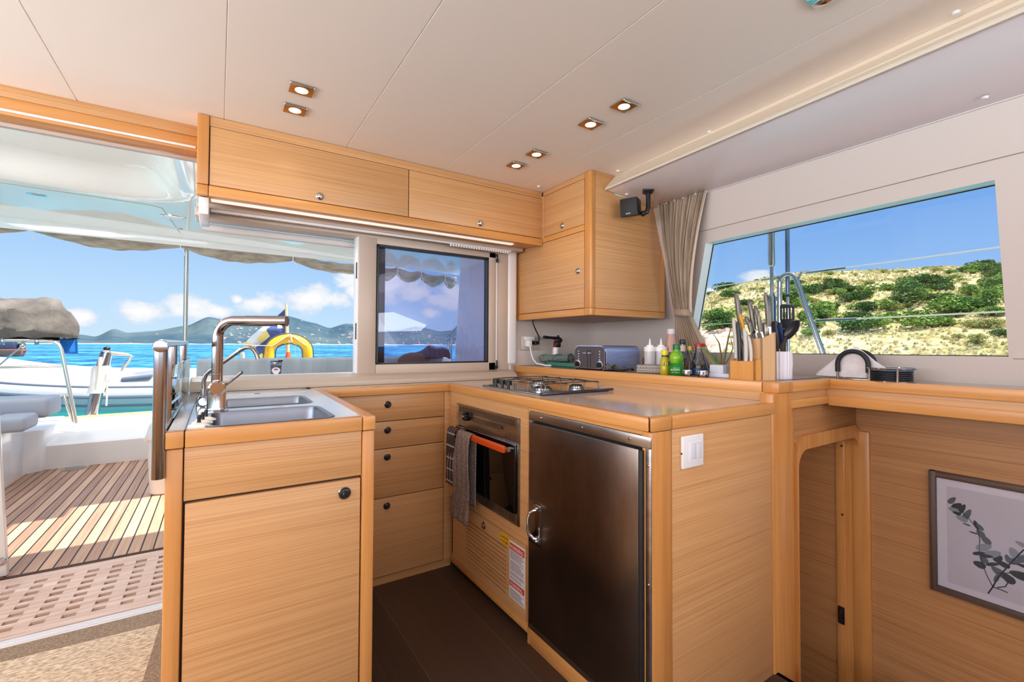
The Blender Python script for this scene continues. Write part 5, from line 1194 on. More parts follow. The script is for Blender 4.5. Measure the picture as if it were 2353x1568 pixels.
# ---- picture ----
t = thing('framed_picture', 'dark framed botanical print hanging on the wood panel below the bar', 'picture', (2.33, 0.35, 0.4))
PX = 2.33
FRM = wood('dark_oak_frame', (60, 44, 38), (84, 64, 56), (106, 84, 74), 'H', 200, 0.5)
FRV = wood('dark_oak_frame_upright', (60, 44, 38), (84, 64, 56), (106, 84, 74), 'V', 200, 0.5)
yL, yR, zb, zt_ = 0.608, -0.02, 0.168, 0.622
c = M(); c.box(PX-0.022, PX-0.001, yR, yL, zt_-0.022, zt_, 0.001); c.box(PX-0.022, PX-0.001, yR, yL, zb, zb+0.022, 0.001); c.mi = 1; c.box(PX-0.0225, PX-0.001, yL-0.020, yL, zb, zt_, 0.001); c.box(PX-0.0225, PX-0.001, yR, yR+0.020, zb, zt_, 0.001); c.build('frame', [FRM, FRV], t)
M().box(PX-0.008, PX-0.002, yR+0.01, yL-0.01, zb+0.01, zt_-0.01).build('mat_board', mat('mat_board', (222, 216, 228), 0.6), t)
M().box(PX-0.0086, PX-0.0078, yR+0.045, yL-0.048, zb+0.045, zt_-0.050).build('print', mat('print_paper', (206, 198, 210), 0.6), t)
IN1 = mat('leaf_ink_dark', (52, 54, 60), 0.7); IN2 = mat('leaf_ink_mid', (92, 98, 110), 0.7); IN3 = mat('leaf_ink_pale', (146, 150, 164), 0.7)
px_ = PX-0.0092
c = M()
def st(pts, r=0.0016): c.tube([(px_, y, z) for y, z in pts], r, 6, True, (1, 1))
st([(0.453, 0.219), (0.441, 0.247), (0.429, 0.283), (0.397, 0.347), (0.365, 0.407)], 0.0022); st([(0.441, 0.247), (0.455, 0.28), (0.468, 0.323), (0.474, 0.36), (0.472, 0.40), (0.475, 0.433), (0.496, 0.464), (0.541, 0.512)], 0.0013)
st([(0.441, 0.247), (0.42, 0.246), (0.405, 0.243)], 0.0016); st([(0.43, 0.25), (0.41, 0.262), (0.402, 0.283)]); st([(0.397, 0.347), (0.34, 0.36), (0.28, 0.40), (0.22, 0.47)], 0.0016); st([(0.429, 0.30), (0.36, 0.33), (0.30, 0.34)], 0.0015)
c.build('stem', IN1, t)
def lf(y, z, a, l, w_, m):
    c = M(); n = 14; pts = []
    for i in range(n):
        th = 2*PI*i/n; p, q_ = l*math.cos(th), w_*math.sin(th)*(1-0.25*math.cos(th)); pts.append((y+p*math.cos(a)-q_*math.sin(a), z+p*math.sin(a)+q_*math.cos(a)))
    k = lf.k = getattr(lf, 'k', 0)+1
    c.prism(pts, px_-0.0003-0.00012*(k % 9), px_+0.0006, 0, 'X'); return c.build('leaf', m, t)
for y, z, a, l, w_, m in ((0.545, 0.522, 2.2, 0.017, 0.008, IN2), (0.532, 0.505, 2.4, 0.018, 0.009, IN1), (0.518, 0.498, 2.0, 0.021, 0.008, IN1), (0.505, 0.480, 2.0, 0.026, 0.009, IN2), (0.540, 0.487, 0.3, 0.016, 0.009, IN3), (0.532, 0.478, 0.2, 0.012, 0.006, IN1), (0.519, 0.462, 0.3, 0.017, 0.009, IN3),
        (0.506, 0.445, 0.2, 0.011, 0.003, IN2), (0.480, 0.452, 1.2, 0.016, 0.007, IN1), (0.471, 0.448, 0.9, 0.014, 0.006, IN2), (0.470, 0.425, 1.0, 0.015, 0.010, IN2), (0.457, 0.407, 0.9, 0.019, 0.010, IN2), (0.489, 0.421, 0.1, 0.012, 0.0025, IN1),
        (0.462, 0.378, -0.6+PI, 0.024, 0.012, IN3), (0.440, 0.363, 2.6, 0.024, 0.012, IN3), (0.475, 0.352, 2.7, 0.018, 0.006, IN1), (0.455, 0.350, 2.9, 0.018, 0.006, IN1), (0.427, 0.352, 2.2, 0.015, 0.011, IN1), (0.463, 0.335, 1.0, 0.014, 0.010, IN2), (0.440, 0.327, 2.7, 0.020, 0.006, IN1),
        (0.474, 0.312, 0.2, 0.017, 0.012, IN1), (0.425, 0.305, 0.6, 0.023, 0.012, IN2), (0.403, 0.293, 0.7, 0.020, 0.013, IN1), (0.430, 0.285, 1.9, 0.020, 0.006, IN2), (0.415, 0.337, 0.3, 0.018, 0.009, IN1), (0.402, 0.360, 1.2, 0.015, 0.008, IN2), (0.385, 0.360, 2.6, 0.02, 0.010, IN2), (0.387, 0.385, 1.1, 0.020, 0.013, IN3),
        (0.375, 0.315, 0.1, 0.026, 0.014, IN1), (0.362, 0.350, 0.1, 0.024, 0.006, IN1), (0.368, 0.375, 2.2, 0.018, 0.010, IN2), (0.372, 0.423, 0.4, 0.014, 0.007, IN3), (0.345, 0.395, 1.0, 0.022, 0.012, IN2), (0.32, 0.36, 0.2, 0.022, 0.010, IN1), (0.30, 0.41, 1.0, 0.022, 0.010, IN2), (0.28, 0.43, 2.0, 0.022, 0.010, IN3), (0.26, 0.44, 1.0, 0.022, 0.010, IN1)):
    lf(y, z, a, l, w_, m)
M().box(PX-0.0125, PX-0.0115, yR+0.018, yL-0.018, zb+0.018, zt_-0.018).build('glazing', glassy('picture_glass', (0.97, 0.97, 0.97), 0.06), t)

# ---- mat on the saloon floor ----
t = thing('door_mat', 'beige woven mat with brown border inside the cockpit door', 'mat', (-0.6, 1.5, 0.0))
c = M(); c.prism([(-2.3, -0.5), (-0.20, -0.5), (-0.188, 1.85), (-0.170, 2.24), (-2.3, 2.34)], 0.001, 0.010); c.build('weave', SISAL, t)
c = M(); c.prism([(-2.3, 2.34), (-0.170, 2.24), (-0.10, 2.24), (-0.10, 2.355), (-2.3, 2.362)], 0.001, 0.011); c.prism([(-0.20, -0.5), (-0.10, -0.5), (-0.10, 2.24), (-0.170, 2.24), (-0.188, 1.85)], 0.001, 0.011); c.build('binding', SISALD, t)

# ================================================================== COCKPIT AND OUTSIDE
# grating set in the doorway step
struct('floor', M().box(-3.2, 2.6, 2.36, 3.075, -0.10, -0.06), DARKHOLE)
t = thing('teak_grating', 'pale teak grating with rows of square holes at the cockpit door', 'grating', (-0.9, 2.75, 0))
c = M(); gx0, gx1, gy0, gy1 = -2.05, -0.135, 2.445, 3.055
hx, hy, px__, py__ = 0.043, 0.030, 0.0905, 0.0615
xs = []; x = -0.215
while x > -1.95: xs.append(x); x -= px__
ysg = [2.525+i*py__ for i in range(8)]
# lengthwise bars between columns (continuous along y)
prev_ = gx1
for x in xs:
    c.box(x+hx/2-0.0, prev_, gy0, gy1, -0.028, 0.0, 0.0008, 1); prev_ = x-hx/2
c.box(gx0, prev_, gy0, gy1, -0.028, 0.0)
for x in xs:
    e_ = [gy0] + [v for y in ysg for v in (y-hy/2, y+hy/2)] + [gy1]
    for k in range(0, len(e_), 2): c.box(x-hx/2, x+hx/2, e_[k], e_[k+1], -0.028, -0.0002)
c.build('grating_panel', TEAKG, t)
struct('trim_15', M().box(-3.0, 2.5, 3.055, 3.085, -0.09, 0.002), DARKHOLE)
# teak deck
struct('floor', M().box(-3.2, 2.6, 3.085, 5.60, -0.08, 0.0), TEAK)
# aft coaming, gelcoat
c = M()
c.prism([(5.49, -0.02), (5.49, 0.20), (5.515, 0.225), (6.08, 0.325), (6.12, 0.345), (6.30, 0.345), (6.34, 0.30), (6.34, -1.0), (5.6, -1.0)], -1.28, 3.2, 0.0, 'X')
struct('trim_16', c, GEL, ang=40)
c = M(); c.prism([(-3.2, 5.20), (-1.43, 5.30), (-1.24, 5.45), (-1.20, 5.62), (-1.26, 6.32), (-3.2, 6.34)], -0.02, 0.36, 0.03)
c.prism([(-3.2, 4.70), (-1.42, 4.72), (-1.34, 4.78), (-1.34, 5.5), (-3.2, 5.5)], -0.02, 0.44, 0.02)
struct('trim_17', c, GEL)
M().lathe([(0, 0.004), (0.075, 0.004), (0.085, 0), (0, 0)], (-1.03, 5.40, 0.0), 28).build('deck_drain', STEEL, None, 'flat chrome deck fitting at the foot of the white coaming', 'deck fitting')
# folded white door panel at the cockpit's left
t = thing('cockpit_door', 'white cockpit door panel edge at the left side of the photo', 'door', (-0.85, 3.1, 0))
c = M(); c.hexa([(-1.45, 3.09, 0.004), (-0.812, 3.09, 0.004), (-0.812, 3.125, 0.004), (-1.45, 3.125, 0.004)], [(-1.45, 3.09, 0.96), (-0.868, 3.09, 0.96), (-0.868, 3.125, 0.96), (-1.45, 3.125, 0.96)], 0.006); c.build('panel', GEL, t)
M().lathe([(0, 0.012), (0.016, 0.010), (0.019, 0.0), (0, 0)], (-0.832, 3.09, 0.075), 20, (0, -1, 0)).build('knob', CHROME, t)
# bench on the starboard aft side
BC = mat('bench_grey', (150, 158, 162), 0.7); SEATC = mat('seat_vinyl', (166, 174, 188), 0.6)
struct('trim_18', M().box(-0.16, 2.43, 4.60, 5.49, 0.0, 0.42, 0.02), GEL)
t = thing('cockpit_bench', 'long grey cockpit bench backrest across the aft window view', 'bench', (1.1, 5.1, 0.42))
M().box(-0.158, 2.42, 4.66, 5.1, 0.42, 0.52, 0.03, 3).build('seat_cushion', BC, t)
c = M(); c.box(-0.162, 2.42, 5.10, 5.22, 0.50, 0.952, 0.035, 4); c.build('backrest', noisy(mat('bench_back', (134, 142, 142), 0.7), (150, 160, 166), (168, 178, 184), 3, (3, 1, 0.4), 3, 0.6, 0.25, dist=0.02), t)
t = thing('cushioned_bench', 'pale blue grey seat cushions on the white moulding at far left', 'seat', (-1.6, 5.0, 0.44))
for a, b in ((-2.2, -1.372), (-1.368, -1.165)): M().box(a, b, 4.70, 5.02, 0.445, 0.555, 0.03, 3).build('seat_cushion', SEATC, t)
M().box(-2.2, -1.12, 5.03, 5.42, 0.50, 0.655, 0.03, 3).build('back_cushion', SEATC, t)
# table and cup
t = thing('cockpit_table', 'white cockpit table below the aft window with cup on it', 'table', (0.9, 4.4, 0))
M().box(0.36, 1.3, 4.2, 4.7, 0.72, 0.75, 0.01).build('table_top', GEL, t); M().lathe([(0, 0), (0.16, 0), (0.05, 0.02), (0.04, 0.04), (0.04, 0.72), (0, 0.72)], (0.85, 4.45, 0), 20).build('leg', STEEL, t)
x, y = 0.435, 4.5
t = thing('travel_tumbler', 'dark grey travel tumbler with white diamond badge and black lid', 'cup', (x, y, 0.75))
c = M(); c.lathe([(0, 0), (0.034, 0), (0.036, 0.004), (0.0455, 0.158), (0, 0.158)], (x, y, 0.75), 28); c.build('body', mat('tumbler_grey', (84, 88, 104), 0.35, 0.3), t)
c = M(); c.lathe([(0.0455, 0.158), (0.047, 0.160), (0.048, 0.182), (0.046, 0.186), (0, 0.186)], (x, y, 0.75), 28); c.build('rim', STEEL, t)
c = M(); c.lathe([(0, 0.186), (0.045, 0.186), (0.043, 0.194), (0, 0.195)], (x, y, 0.75), 28); c.box(x+0.015, x+0.05, y-0.035, y-0.01, 0.938, 0.952, 0.004); c.build('lid', BLACK, t)
f_, r_ = facing(x, y); pc = Vector((x, y, 0.862))+f_*0.0425
c = M(); dm = [pc+r_*a+Vector((0, 0, b)) for a, b in ((0, -0.038), (0.020, -0.026), (0.034, 0), (0.028, 0.016), (0, 0.032), (-0.028, 0.016), (-0.034, 0), (-0.020, -0.026))]
c.hexa([tuple(p-f_*0.008) for p in dm], [tuple(p+f_*0.0015) for p in dm]); c.build('badge', WHITEP, t)
c = M(); dm = [pc+f_*0.0022+r_*a+Vector((0, 0, b)) for a, b in ((-0.018, 0.002), (0.018, 0.002), (0.012, 0.014), (0, 0.018), (-0.012, 0.014))]
c.hexa([tuple(p-f_*0.002) for p in dm], [tuple(p+f_*0.0004) for p in dm]); c.build('badge_emblem', mat('badge_red', (170, 84, 104), 0.5), t)
# pillows on the bench at the tinted window
t = thing('cushion', 'brown rounded cushion on the bench seen through the tinted window', 'cushion', (1.95, 5.05, 0.75))
M().ball((1.93, 5.08, 0.90), 0.20, 0.10, 0.10).build('cover', mat('brown_cushion', (92, 66, 62), 0.8), t)
t = thing('beach_towel', 'dark purple striped towel over the bench behind the tinted window', 'towel', (2.15, 5.2, 0.9))
c = M()
def bt(u, v):
    a = v*PI; return (lerp(1.95, 2.36, u), 5.13+0.13*math.cos(a)*(0.8+0.2*math.sin(u*9)), 0.93+0.145*math.sin(a)*math.sin(min(1, u*1.15)*PI*0.62+0.25)+0.012*math.sin(u*14+v*3))
c.grid(bt, 40, 20, lambda i, j: 1 if i % 6 == 3 else 0, 0.006); c.build('fabric', [mat('purple_towel', (60, 46, 84), 0.9), mat('purple_stripe', (34, 28, 48), 0.9)], t, ang=70)
# white wing wall starboard of the cockpit
struct('wall_starboard', M().prism([(2.50, 0.0), (5.05, 0.0), (5.02, 1.0), (4.90, 2.06), (2.50, 2.06)], 2.43, 2.52, 0.0, 'X'), mat('wing_gelcoat', (206, 202, 214), 0.25))
# ---- hardtop ----
def sstep(a, b, x):
    t_ = max(0.0, min(1.0, (x-a)/(b-a))); return t_*t_*(3-2*t_)
def hz(x, y):
    base = 2.112 - 0.020*max(0, x+1.3) - 0.006*max(0, x+0.2)**2
    # raised tray, rounded corners
    dx = max(0, abs(x+1.25)-0.78); d_ = max(dx, 0)
    q_ = math.hypot(max(0, (x+0.55)), max(0, (y-3.55)))
    m_ = (1-sstep(0.22, 0.42, math.hypot(max(0, x+0.60), max(0, y-3.65)*1.0)))*(1-sstep(0.0, 0.25, max(0, -1.25-x)*1.0)*sstep(3.9, 4.4, y))
    return base + 0.17*m_
# underside sheet with an unseen opening added to shape the sun patch on deck
def in_sun_opening(x, y): return (0.08 < x < 0.30 and 2.85 < y < 3.51) or (0.30 <= x < 1.42 and 2.85 < y < 3.70)
def uniq(a, b, n, extra): return sorted(set([round(lerp(a, b, i/n), 4) for i in range(n+1)]+extra))
xs_ = uniq(-3.2, 2.62, 140, [0.08, 0.30, 1.42]); ys_ = uniq(2.45, 5.30, 100, [2.85, 3.51, 3.70])
c = M(); V_ = [[c.b.verts.new((x, y, hz(x, y))) for y in ys_] for x in xs_]; fs_ = []
for i in range(len(xs_)-1):
    for j in range(len(ys_)-1):
        if not in_sun_opening((xs_[i]+xs_[i+1])/2, (ys_[j]+ys_[j+1])/2): fs_.append(c.b.faces.new([V_[i][j], V_[i+1][j], V_[i+1][j+1], V_[i][j+1]]))
c._fin(fs_)
for (a, b, p, q) in ((0.08, 1.42, 2.84, 2.85), (0.07, 0.08, 2.85, 3.51), (0.08, 0.30, 3.51, 3.52), (0.29, 0.30, 3.51, 3.70), (0.30, 1.42, 3.70, 3.71), (1.42, 1.43, 2.85, 3.70)): c.box(a, b, p, q, 2.05, 2.36)
c.box(-3.2, 0.08, 2.45, 5.315, 2.32, 2.36); c.box(1.42, 2.62, 2.45, 5.315, 2.32, 2.36); c.box(0.08, 1.42, 2.45, 2.85, 2.32, 2.36); c.box(0.08, 0.30, 3.51, 5.315, 2.32, 2.36); c.box(0.30, 1.42, 3.70, 5.315, 2.32, 2.36); c.box(-3.2, 2.62, 5.285, 5.315, 2.02, 2.34, 0.01)
struct('ceiling', c, GELG, ang=60)
c = M(); c.tube([(-1.22, 4.16, hz(-1.22, 4.16)-0.001), (-0.42, 4.16, hz(-0.42, 4.16)-0.001), (-0.36, 4.20, hz(-.36, 4.2)-0.001), (-0.30, 5.05, hz(-0.30, 5.05)-0.001)], 0.003, 6); struct('trim_19', c, mat('joint_beige', (196, 188, 176), 0.6))
t = thing('roof_light', 'oval chrome light set into the cockpit roof', 'light', (-0.27, 4.5, 2.08))
zz = hz(-0.30, 4.45)
M().lathe([(0, -0.012), (0.075, -0.010), (0.088, -0.002), (0.088, 0.006), (0, 0.006)], (-0.30, 4.45, zz), 32, None, 1.0, 0.6).build('lens', WHITEP, t); M().lathe([(0.080, -0.008), (0.094, -0.004), (0.094, 0.004), (0.086, 0.004)], (-0.30, 4.45, zz), 32, None, 1.0, 0.6).build('rim', CHROME, t)
for lx_, ly_ in ((-0.30, 4.45), (-1.75, 4.45), (1.25, 4.45), (-1.1, 3.4)):
    light('cockpit_fill', 'AREA', (lx_, ly_, hz(lx_, ly_)-0.03), 6.5, (1.0, 0.96, 0.92), shape='DISK', size=0.16)  # soft fill lamps added under the roof to brighten the shaded cockpit
M().box(-0.32, -0.27, 4.86, 4.885, hz(-.3, 4.87)-0.006, hz(-.3, 4.87)+0.004, 0.002).build('roof_vent', STEEL, None, 'small dark slot fitting in the cockpit roof near the pole', 'vent')
M().lathe([(0, -0.004), (0.05, -0.003), (0.055, 0.003), (0, 0.003)], (-1.05, 4.35, hz(-1.05, 4.35)), 24, None, 1.0, 0.5).build('roof_vent', CHROME, None, 'small oval chrome fitting at the left of the cockpit roof', 'vent')
# rail and rolled canvas along the hardtop edge
t = thing('rolled_awning', 'rolled grey brown canvas awning lashed under the cockpit roof edge', 'awning', (0, 5.33, 2.05))
CANV = noisy(mat('taupe_canvas', (168, 154, 138), 0.85), (150, 136, 120), (192, 178, 160), 9, (0.8, 3, 3), 4, 0.6, 0.5, dist=0.01)
ties = [-2.4, -1.33, -0.31, 0.66, 1.55, 1.80, 2.10, 2.42, 2.60]
c = M()
def aw(u, v):          # hangs just aft of the roof edge
    x = lerp(-2.4, 2.60, u); a = v*2*PI
    k = max(i for i in range(len(ties)) if ties[i] <= x+1e-9); k = min(k, len(ties)-2); f = (x-ties[k])/(ties[k+1]-ties[k]); s_ = math.sin(PI*max(0, min(1, f)))
    r = 0.022+0.026*s_**0.6+0.004*math.sin(x*31)*s_+0.004*math.sin(a*3+x*8)
    if x > 1.55: r *= 1.2
    zc = hz(x, 5.3)-0.050-0.055*s_
    return (x, 5.362+r*0.75*math.cos(a), zc+r*1.25*math.sin(a))
c.grid(aw, 260, 18); c.build('canvas_roll', CANV, t, ang=60)
for x in ties[1:-1]: 
    c = M(); c.tube([(x+0.026*0, 5.345+0.034*math.cos(a), hz(x, 5.3)-0.045+0.05*math.sin(a)) for a in [2*PI*i/16 for i in range(17)]], 0.005, 6, False); c.tube([(x+0.01, 5.32, hz(x, 5.3)-0.09), (x+0.03, 5.32, hz(x, 5.3)-0.13), (x+0.035, 5.32, hz(x, 5.3)-0.16)], 0.004, 6); c.build('lashing', WHITEP, t)
c = M(); c.tube([(lerp(-3.0, 2.6, i/40), 5.318, hz(lerp(-3.0, 2.6, i/40), 5.3)+0.028) for i in range(41)], 0.008, 8); c.build('awning_track', GEL, t)
t = thing('roof_pole', 'slim stainless pole holding up the cockpit roof', 'pole', (-0.262, 5.42, 0.2))
M().tube([(-0.262, 5.42, 0.2), (-0.268, 5.42, 2.12)], 0.0185, 16).build('tube', mat('brushed_pole', (186, 184, 176), 0.3, 0.9), t)
M().box(-0.30, -0.235, 5.30, 5.45, 2.10, 2.14, 0.005).build('head_bracket', WHITEP, t)
# bin
t = thing('storage_bin', 'tall white plastic bin on the teak deck behind the rail', 'bin', (-0.325, 4.22, 0))
BINM = mat('bin_plastic', (236, 226, 216), 0.45)
c = M(); c.lathe([(0, 0.002), (0.068, 0.002), (0.076, 0.012), (0.094, 0.40), (0, 0.40)], (-0.325, 4.22, 0), 28); c.build('body', BINM, t)
c = M(); c.lathe([(0, 0.40), (0.105, 0.40), (0.105, 0.425), (0.098, 0.44), (0.085, 0.50), (0.07, 0.52), (0, 0.522)], (-0.325, 4.22, 0), 28); c.box(-0.44, -0.41, 4.2, 4.25, 0.385, 0.41, 0.004); c.build('lid', BINM, t)
# ---- pushpit rail, canvas, flag ----
STO = mat('rail_steel', (222, 216, 204), 0.22, 0.9)
t = thing('stern_rail', 'stainless stern rail with slanting end leg at the left', 'rail', (-1.2, 5.9, 0.34))
ry = 5.9
c = M(); c.tube([(-3.0, ry, 1.118), (-1.36, ry, 1.118), (-1.30, ry, 1.110), (-1.255, ry, 1.080), (-1.235, ry, 1.03), (-1.12, ry, 0.33)], 0.016, 14); c.build('top_rail', STO, t)
c = M(); c.tube([(-3.0, ry, 0.874), (-1.21, ry, 0.872)], 0.011, 10); c.tube([(-3.0, ry, 0.585), (-1.165, ry, 0.602)], 0.009, 10); c.build('lower_rail', STO, t)
c = M(); c.tube([(-1.21, ry, 0.60), (-1.14, ry, 0.34)], 0.013, 10); c.build('brace', STO, t)
c = M(); c.tube([(-1.66, ry, 0.86), (-1.50, ry, 1.06), (-1.48, ry, 1.09)], 0.007, 8); c.ball((-1.49, ry, 1.07), 0.02, 0.02, 0.03); c.build('lashing_strut', STO, t)
for x in (-1.40, -1.62): M().box(x-0.012, x+0.012, ry-0.02, ry+0.02, 1.075, 1.135, 0.003).build('clamp', STEEL, t)
t = thing('grill_cover', 'large grey brown canvas cover over gear on the stern rail', 'cover', (-2.0, 6.1, 1.13))
GC = noisy(mat('grey_canvas', (96, 90, 84), 0.8), (80, 74, 70), (114, 107, 100), 5, (1, 1, 1), 4, 0.6, 0.6, dist=0.03)
c = M()
profs = [(5.86, 1.140), (5.80, 1.20), (5.86, 1.395), (5.90, 1.42), (6.10, 1.515), (6.40, 1.52), (6.46, 1.40), (6.50, 1.15), (6.30, 1.125)]
def cov_(u, v):
    s_ = v*(len(profs)-1); i = min(int(s_), len(profs)-2); f = s_-i; y = lerp(profs[i][0], profs[i+1][0], f); z = lerp(profs[i][1], profs[i+1][1], f)
    x = lerp(-2.9, -1.335, u); k = sstep(0.93, 1.0, u)
    z += 0.010*math.sin(u*23+v*9)*math.sin(v*PI)+0.008*math.sin(u*51-v*20); y += 0.014*math.sin(u*17+v*11)
    return (x+0.03*math.sin(v*7), y, z)
c.grid(cov_, 90, 56)
def cov2(u, v):
    s_ = v*(len(profs)-1); i = min(int(s_), len(profs)-2); f = s_-i; y = lerp(profs[i][0], profs[i+1][0], f); z = lerp(profs[i][1], profs[i+1][1], f)
    y += 0.014*math.sin(17+v*11); z += 0.010*math.sin(23+v*9)*math.sin(v*PI)+0.008*math.sin(51-v*20)
    out_ = 0.165*math.sin(PI/2*u)*(1-0.65*sstep(1.25, 1.52, z)); zc = 1.14
    return (-1.335+0.03*math.sin(v*7)+out_, lerp(y, 6.1, u*0.9), lerp(z, max(zc, z-0.02), u))
c.grid(cov2, 16, 56); c.build('canvas', GC, t, ang=60)
t = thing('courtesy_flag', 'small red, white and blue flag hanging under the grey cover', 'flag', (-1.30, 6.3, 1.1))
fl_ = [mat('flag_blue', (20, 110, 196), 0.7), mat('flag_white', (232, 226, 224), 0.7), mat('flag_red', (206, 60, 44), 0.7)]
c = M(); c.grid(lambda u, v: (lerp(-1.335, -1.205, u)+0.01*v, 6.3+0.012*math.sin(u*9), lerp(1.20, 0.985, v)), 12, 10, lambda i, j: 0 if j > 2 else (2 if i in (2, 3) else 1), 0.003); c.build('cloth', fl_, t)
# ---- davit with fender ----
t = thing('boarding_ladder', 'folded chrome boarding ladder post with white cloth wrapped around it', 'ladder', (-1.03, 6.2, 0.34))
dy = 6.25
c = M(); c.tube([(-1.07, dy, 0.345), (-1.03, dy, 0.62)], 0.052, 22); c.build('lower_tube', STEEL, t)
c = M(); c.tube([(-1.01, dy, 0.78), (-0.965, dy, 1.00), (-0.962, dy, 1.02)], [0.058, 0.050, 0.03], 22); c.build('upper_tube', STEEL, t)
c = M()
def wr(u, v): a = u*2*PI; z = lerp(0.58, 0.86, v); x = lerp(-1.04, -0.995, v); r = (0.075 if v > 0.42 else 0.068)+0.006*math.sin(u*17+v*5)-0.02*(1 if v > 0.96 else 0); return (x+r*math.cos(a), dy+r*math.sin(a), z)
c.grid(wr, 40, 14); c.build('cloth_wrap', mat('white_cloth', (236, 232, 228), 0.8), t, ang=60)
c = M(); c.tube([(-0.985, dy-0.01, 0.995), (-0.80, dy, 0.97), (-0.765, dy, 0.955), (-0.79, dy, 0.90), (-0.83, dy, 0.84), (-0.845, dy, 0.80)], [0.024, 0.020, 0.016, 0.015, 0.018, 0.012], 14); c.build('hinge_arm', STO, t)
c = M(); c.tube([(-1.005, dy-0.055, 0.95), (-1.01, dy-0.07, 0.80), (-1.025, dy-0.075, 0.62)], 0.016, 8); c.tube([(-0.955, dy-0.05, 0.78), (-0.945, dy-0.07, 0.60), (-0.95, dy-0.06, 0.45)], 0.008, 8); c.build('lashing', mat('rope_cream', (214, 206, 190), 0.8), t)
M().lathe([(0, 0.025), (0.03, 0.015), (0.055, 0), (0, 0)], (-1.065, dy, 0.345), 18).build('end_fitting', BLACK, t); M().ball((-0.965, dy, 1.035), 0.03, 0.03, 0.022).build('end_fitting', BLACK, t)
# stern rope
c = M(); c.tube([(lerp(-3.0, 0.1, i/60), 6.18+0.004*math.sin(i*2.1), 0.352+0.03*max(0, (i/60-0.55))) for i in range(61)], 0.011, 8); c.build('mooring_rope', noisy(mat('yellow_rope', (210, 190, 120), 0.8), (190, 168, 96), (226, 214, 170), 120, (1, 1, 1), 2), None, 'yellow braided mooring rope lying along the white stern coaming', 'rope')
# ---- lifebuoy ----
t = thing('horseshoe_lifebuoy', 'yellow horseshoe lifebuoy hung behind the cockpit bench', 'lifebuoy', (0.715, 6.0, 0.6))
YLW = noisy(mat('lifebuoy_yellow', (240, 184, 16), 0.45), (228, 166, 10), (250, 204, 40), 5, (1, 1, 1), 3)
pts = [(0.505, 6.0, 0.50), (0.505, 6.0, 0.90)] + [(0.715-0.205*math.cos(a)*1.0, 6.0, 1.00+0.155*math.sin(a)) for a in [PI*i/18 for i in range(19)]] + [(0.925, 6.0, 0.90), (0.925, 6.0, 0.50)]
c = M(); c.tube(pts, 0.070, 20, True, (1.0, 0.75)); c.build('ring', YLW, t)
def off_path(d): 
    return [(0.505+d, 5.945, 0.50), (0.505+d, 5.945, 0.90)] + [(0.715-(0.205-d)*math.cos(a), 5.945, 1.00+(0.155-d)*math.sin(a)) for a in [PI*i/18 for i in range(19)]] + [(0.925-d, 5.945, 0.90), (0.925-d, 5.945, 0.50)]
for d_, m_ in ((0.0, GEL), (0.012, mat('trim_grey', (90, 84, 96), 0.6)), (-0.062, MATS['trim_grey']), (0.062, MATS['trim_grey'])):
    c = M(); c.tube(off_path(d_) if abs(d_) < 0.05 else [(p[0], 5.985, p[2]) for p in off_path(d_)], 0.006, 8); c.build('piping', m_, t)
c = M(); c.tube([(0.52, 5.935, 1.06), (0.715, 5.925, 1.205), (0.91, 5.935, 1.06)], 0.007, 8); c.tube([(0.715, 5.925, 1.205), (0.735, 5.925, 1.12), (0.70, 5.93, 1.13)], 0.01, 8); c.tube([(0.26, 5.96, 1.075), (0.52, 5.935, 1.07)], 0.005, 6); c.build('strap', mat('orange_white_strap', (236, 214, 186), 0.7), t)
c = M(); c.tube([(0.16, 6.14, 0.345), (0.16, 6.14, 0.82), (1.5, 6.14, 0.82), (1.5, 6.14, 0.345)], 0.012, 10); c.box(0.52, 0.60, 6.05, 6.14, 0.70, 0.76); c.box(0.83, 0.91, 6.05, 6.14, 0.70, 0.76); c.build('buoy_bracket', STEEL, t)
# ---- flagstaff ----
t = thing('flagstaff', 'pale wooden flagstaff rising behind the lifebuoy', 'flagpole', (0.70, 6.25, 0.5))
M().tube([(0.748, 6.25, 0.34), (0.728, 6.25, 1.1), (0.705, 6.25, 1.585)], [0.026, 0.022, 0.014], 14).build('staff', mat('pale_varnish', (232, 206, 160), 0.35), t)
M().tube([(0.735, 6.22, 0.90), (0.735, 6.22, 0.99)], [0.045, 0.02], 14).build('lashing', mat('orange_lashing', (224, 92, 40), 0.6), t)
t = thing('ensign_flag', 'yellow and blue flag drooping from the wooden flagstaff', 'flag', (0.5, 6.3, 1.2))
FB, FY, FW_ = mat('ensign_blue', (70, 90, 150), 0.8), mat('ensign_yellow', (236, 214, 130), 0.8), mat('ensign_white', (224, 224, 236), 0.8)
c = M()
def fg(u, v):
    # hoist on the staff from z 1.53 to 1.12, fly end droops to lower left
    top = Vector((0.700, 6.25, 1.53)).lerp(Vector((0.28, 6.40, 1.09)), u**0.85); top.z -= 0.05*math.sin(u*PI)*-1*0.4
    bot = Vector((0.725, 6.25, 1.12)).lerp(Vector((0.44, 6.42, 0.90)), u**0.9)
    p = top.lerp(bot, v); p.y += 0.045*math.sin(u*8+v*5)+0.02*math.sin(v*11+u*3); p.x += 0.015*math.sin(v*9+u*6); return p
def fmi(i, j):
    if j < 4: return 0 if i < 10 else 2
    if j < 9: return 0 if i < 16 else (1 if i < 27 else 2)
    if j < 16: return 0 if i < 24 else (0 if j > 12 else 0)
    return 0 if i < 30 else 1
c.grid(fg, 36, 20, lambda i, j: (1 if i > 32 else fmi(i, j)), 0.003); c.build('cloth', [FB, FY, FW_], t, ang=70)
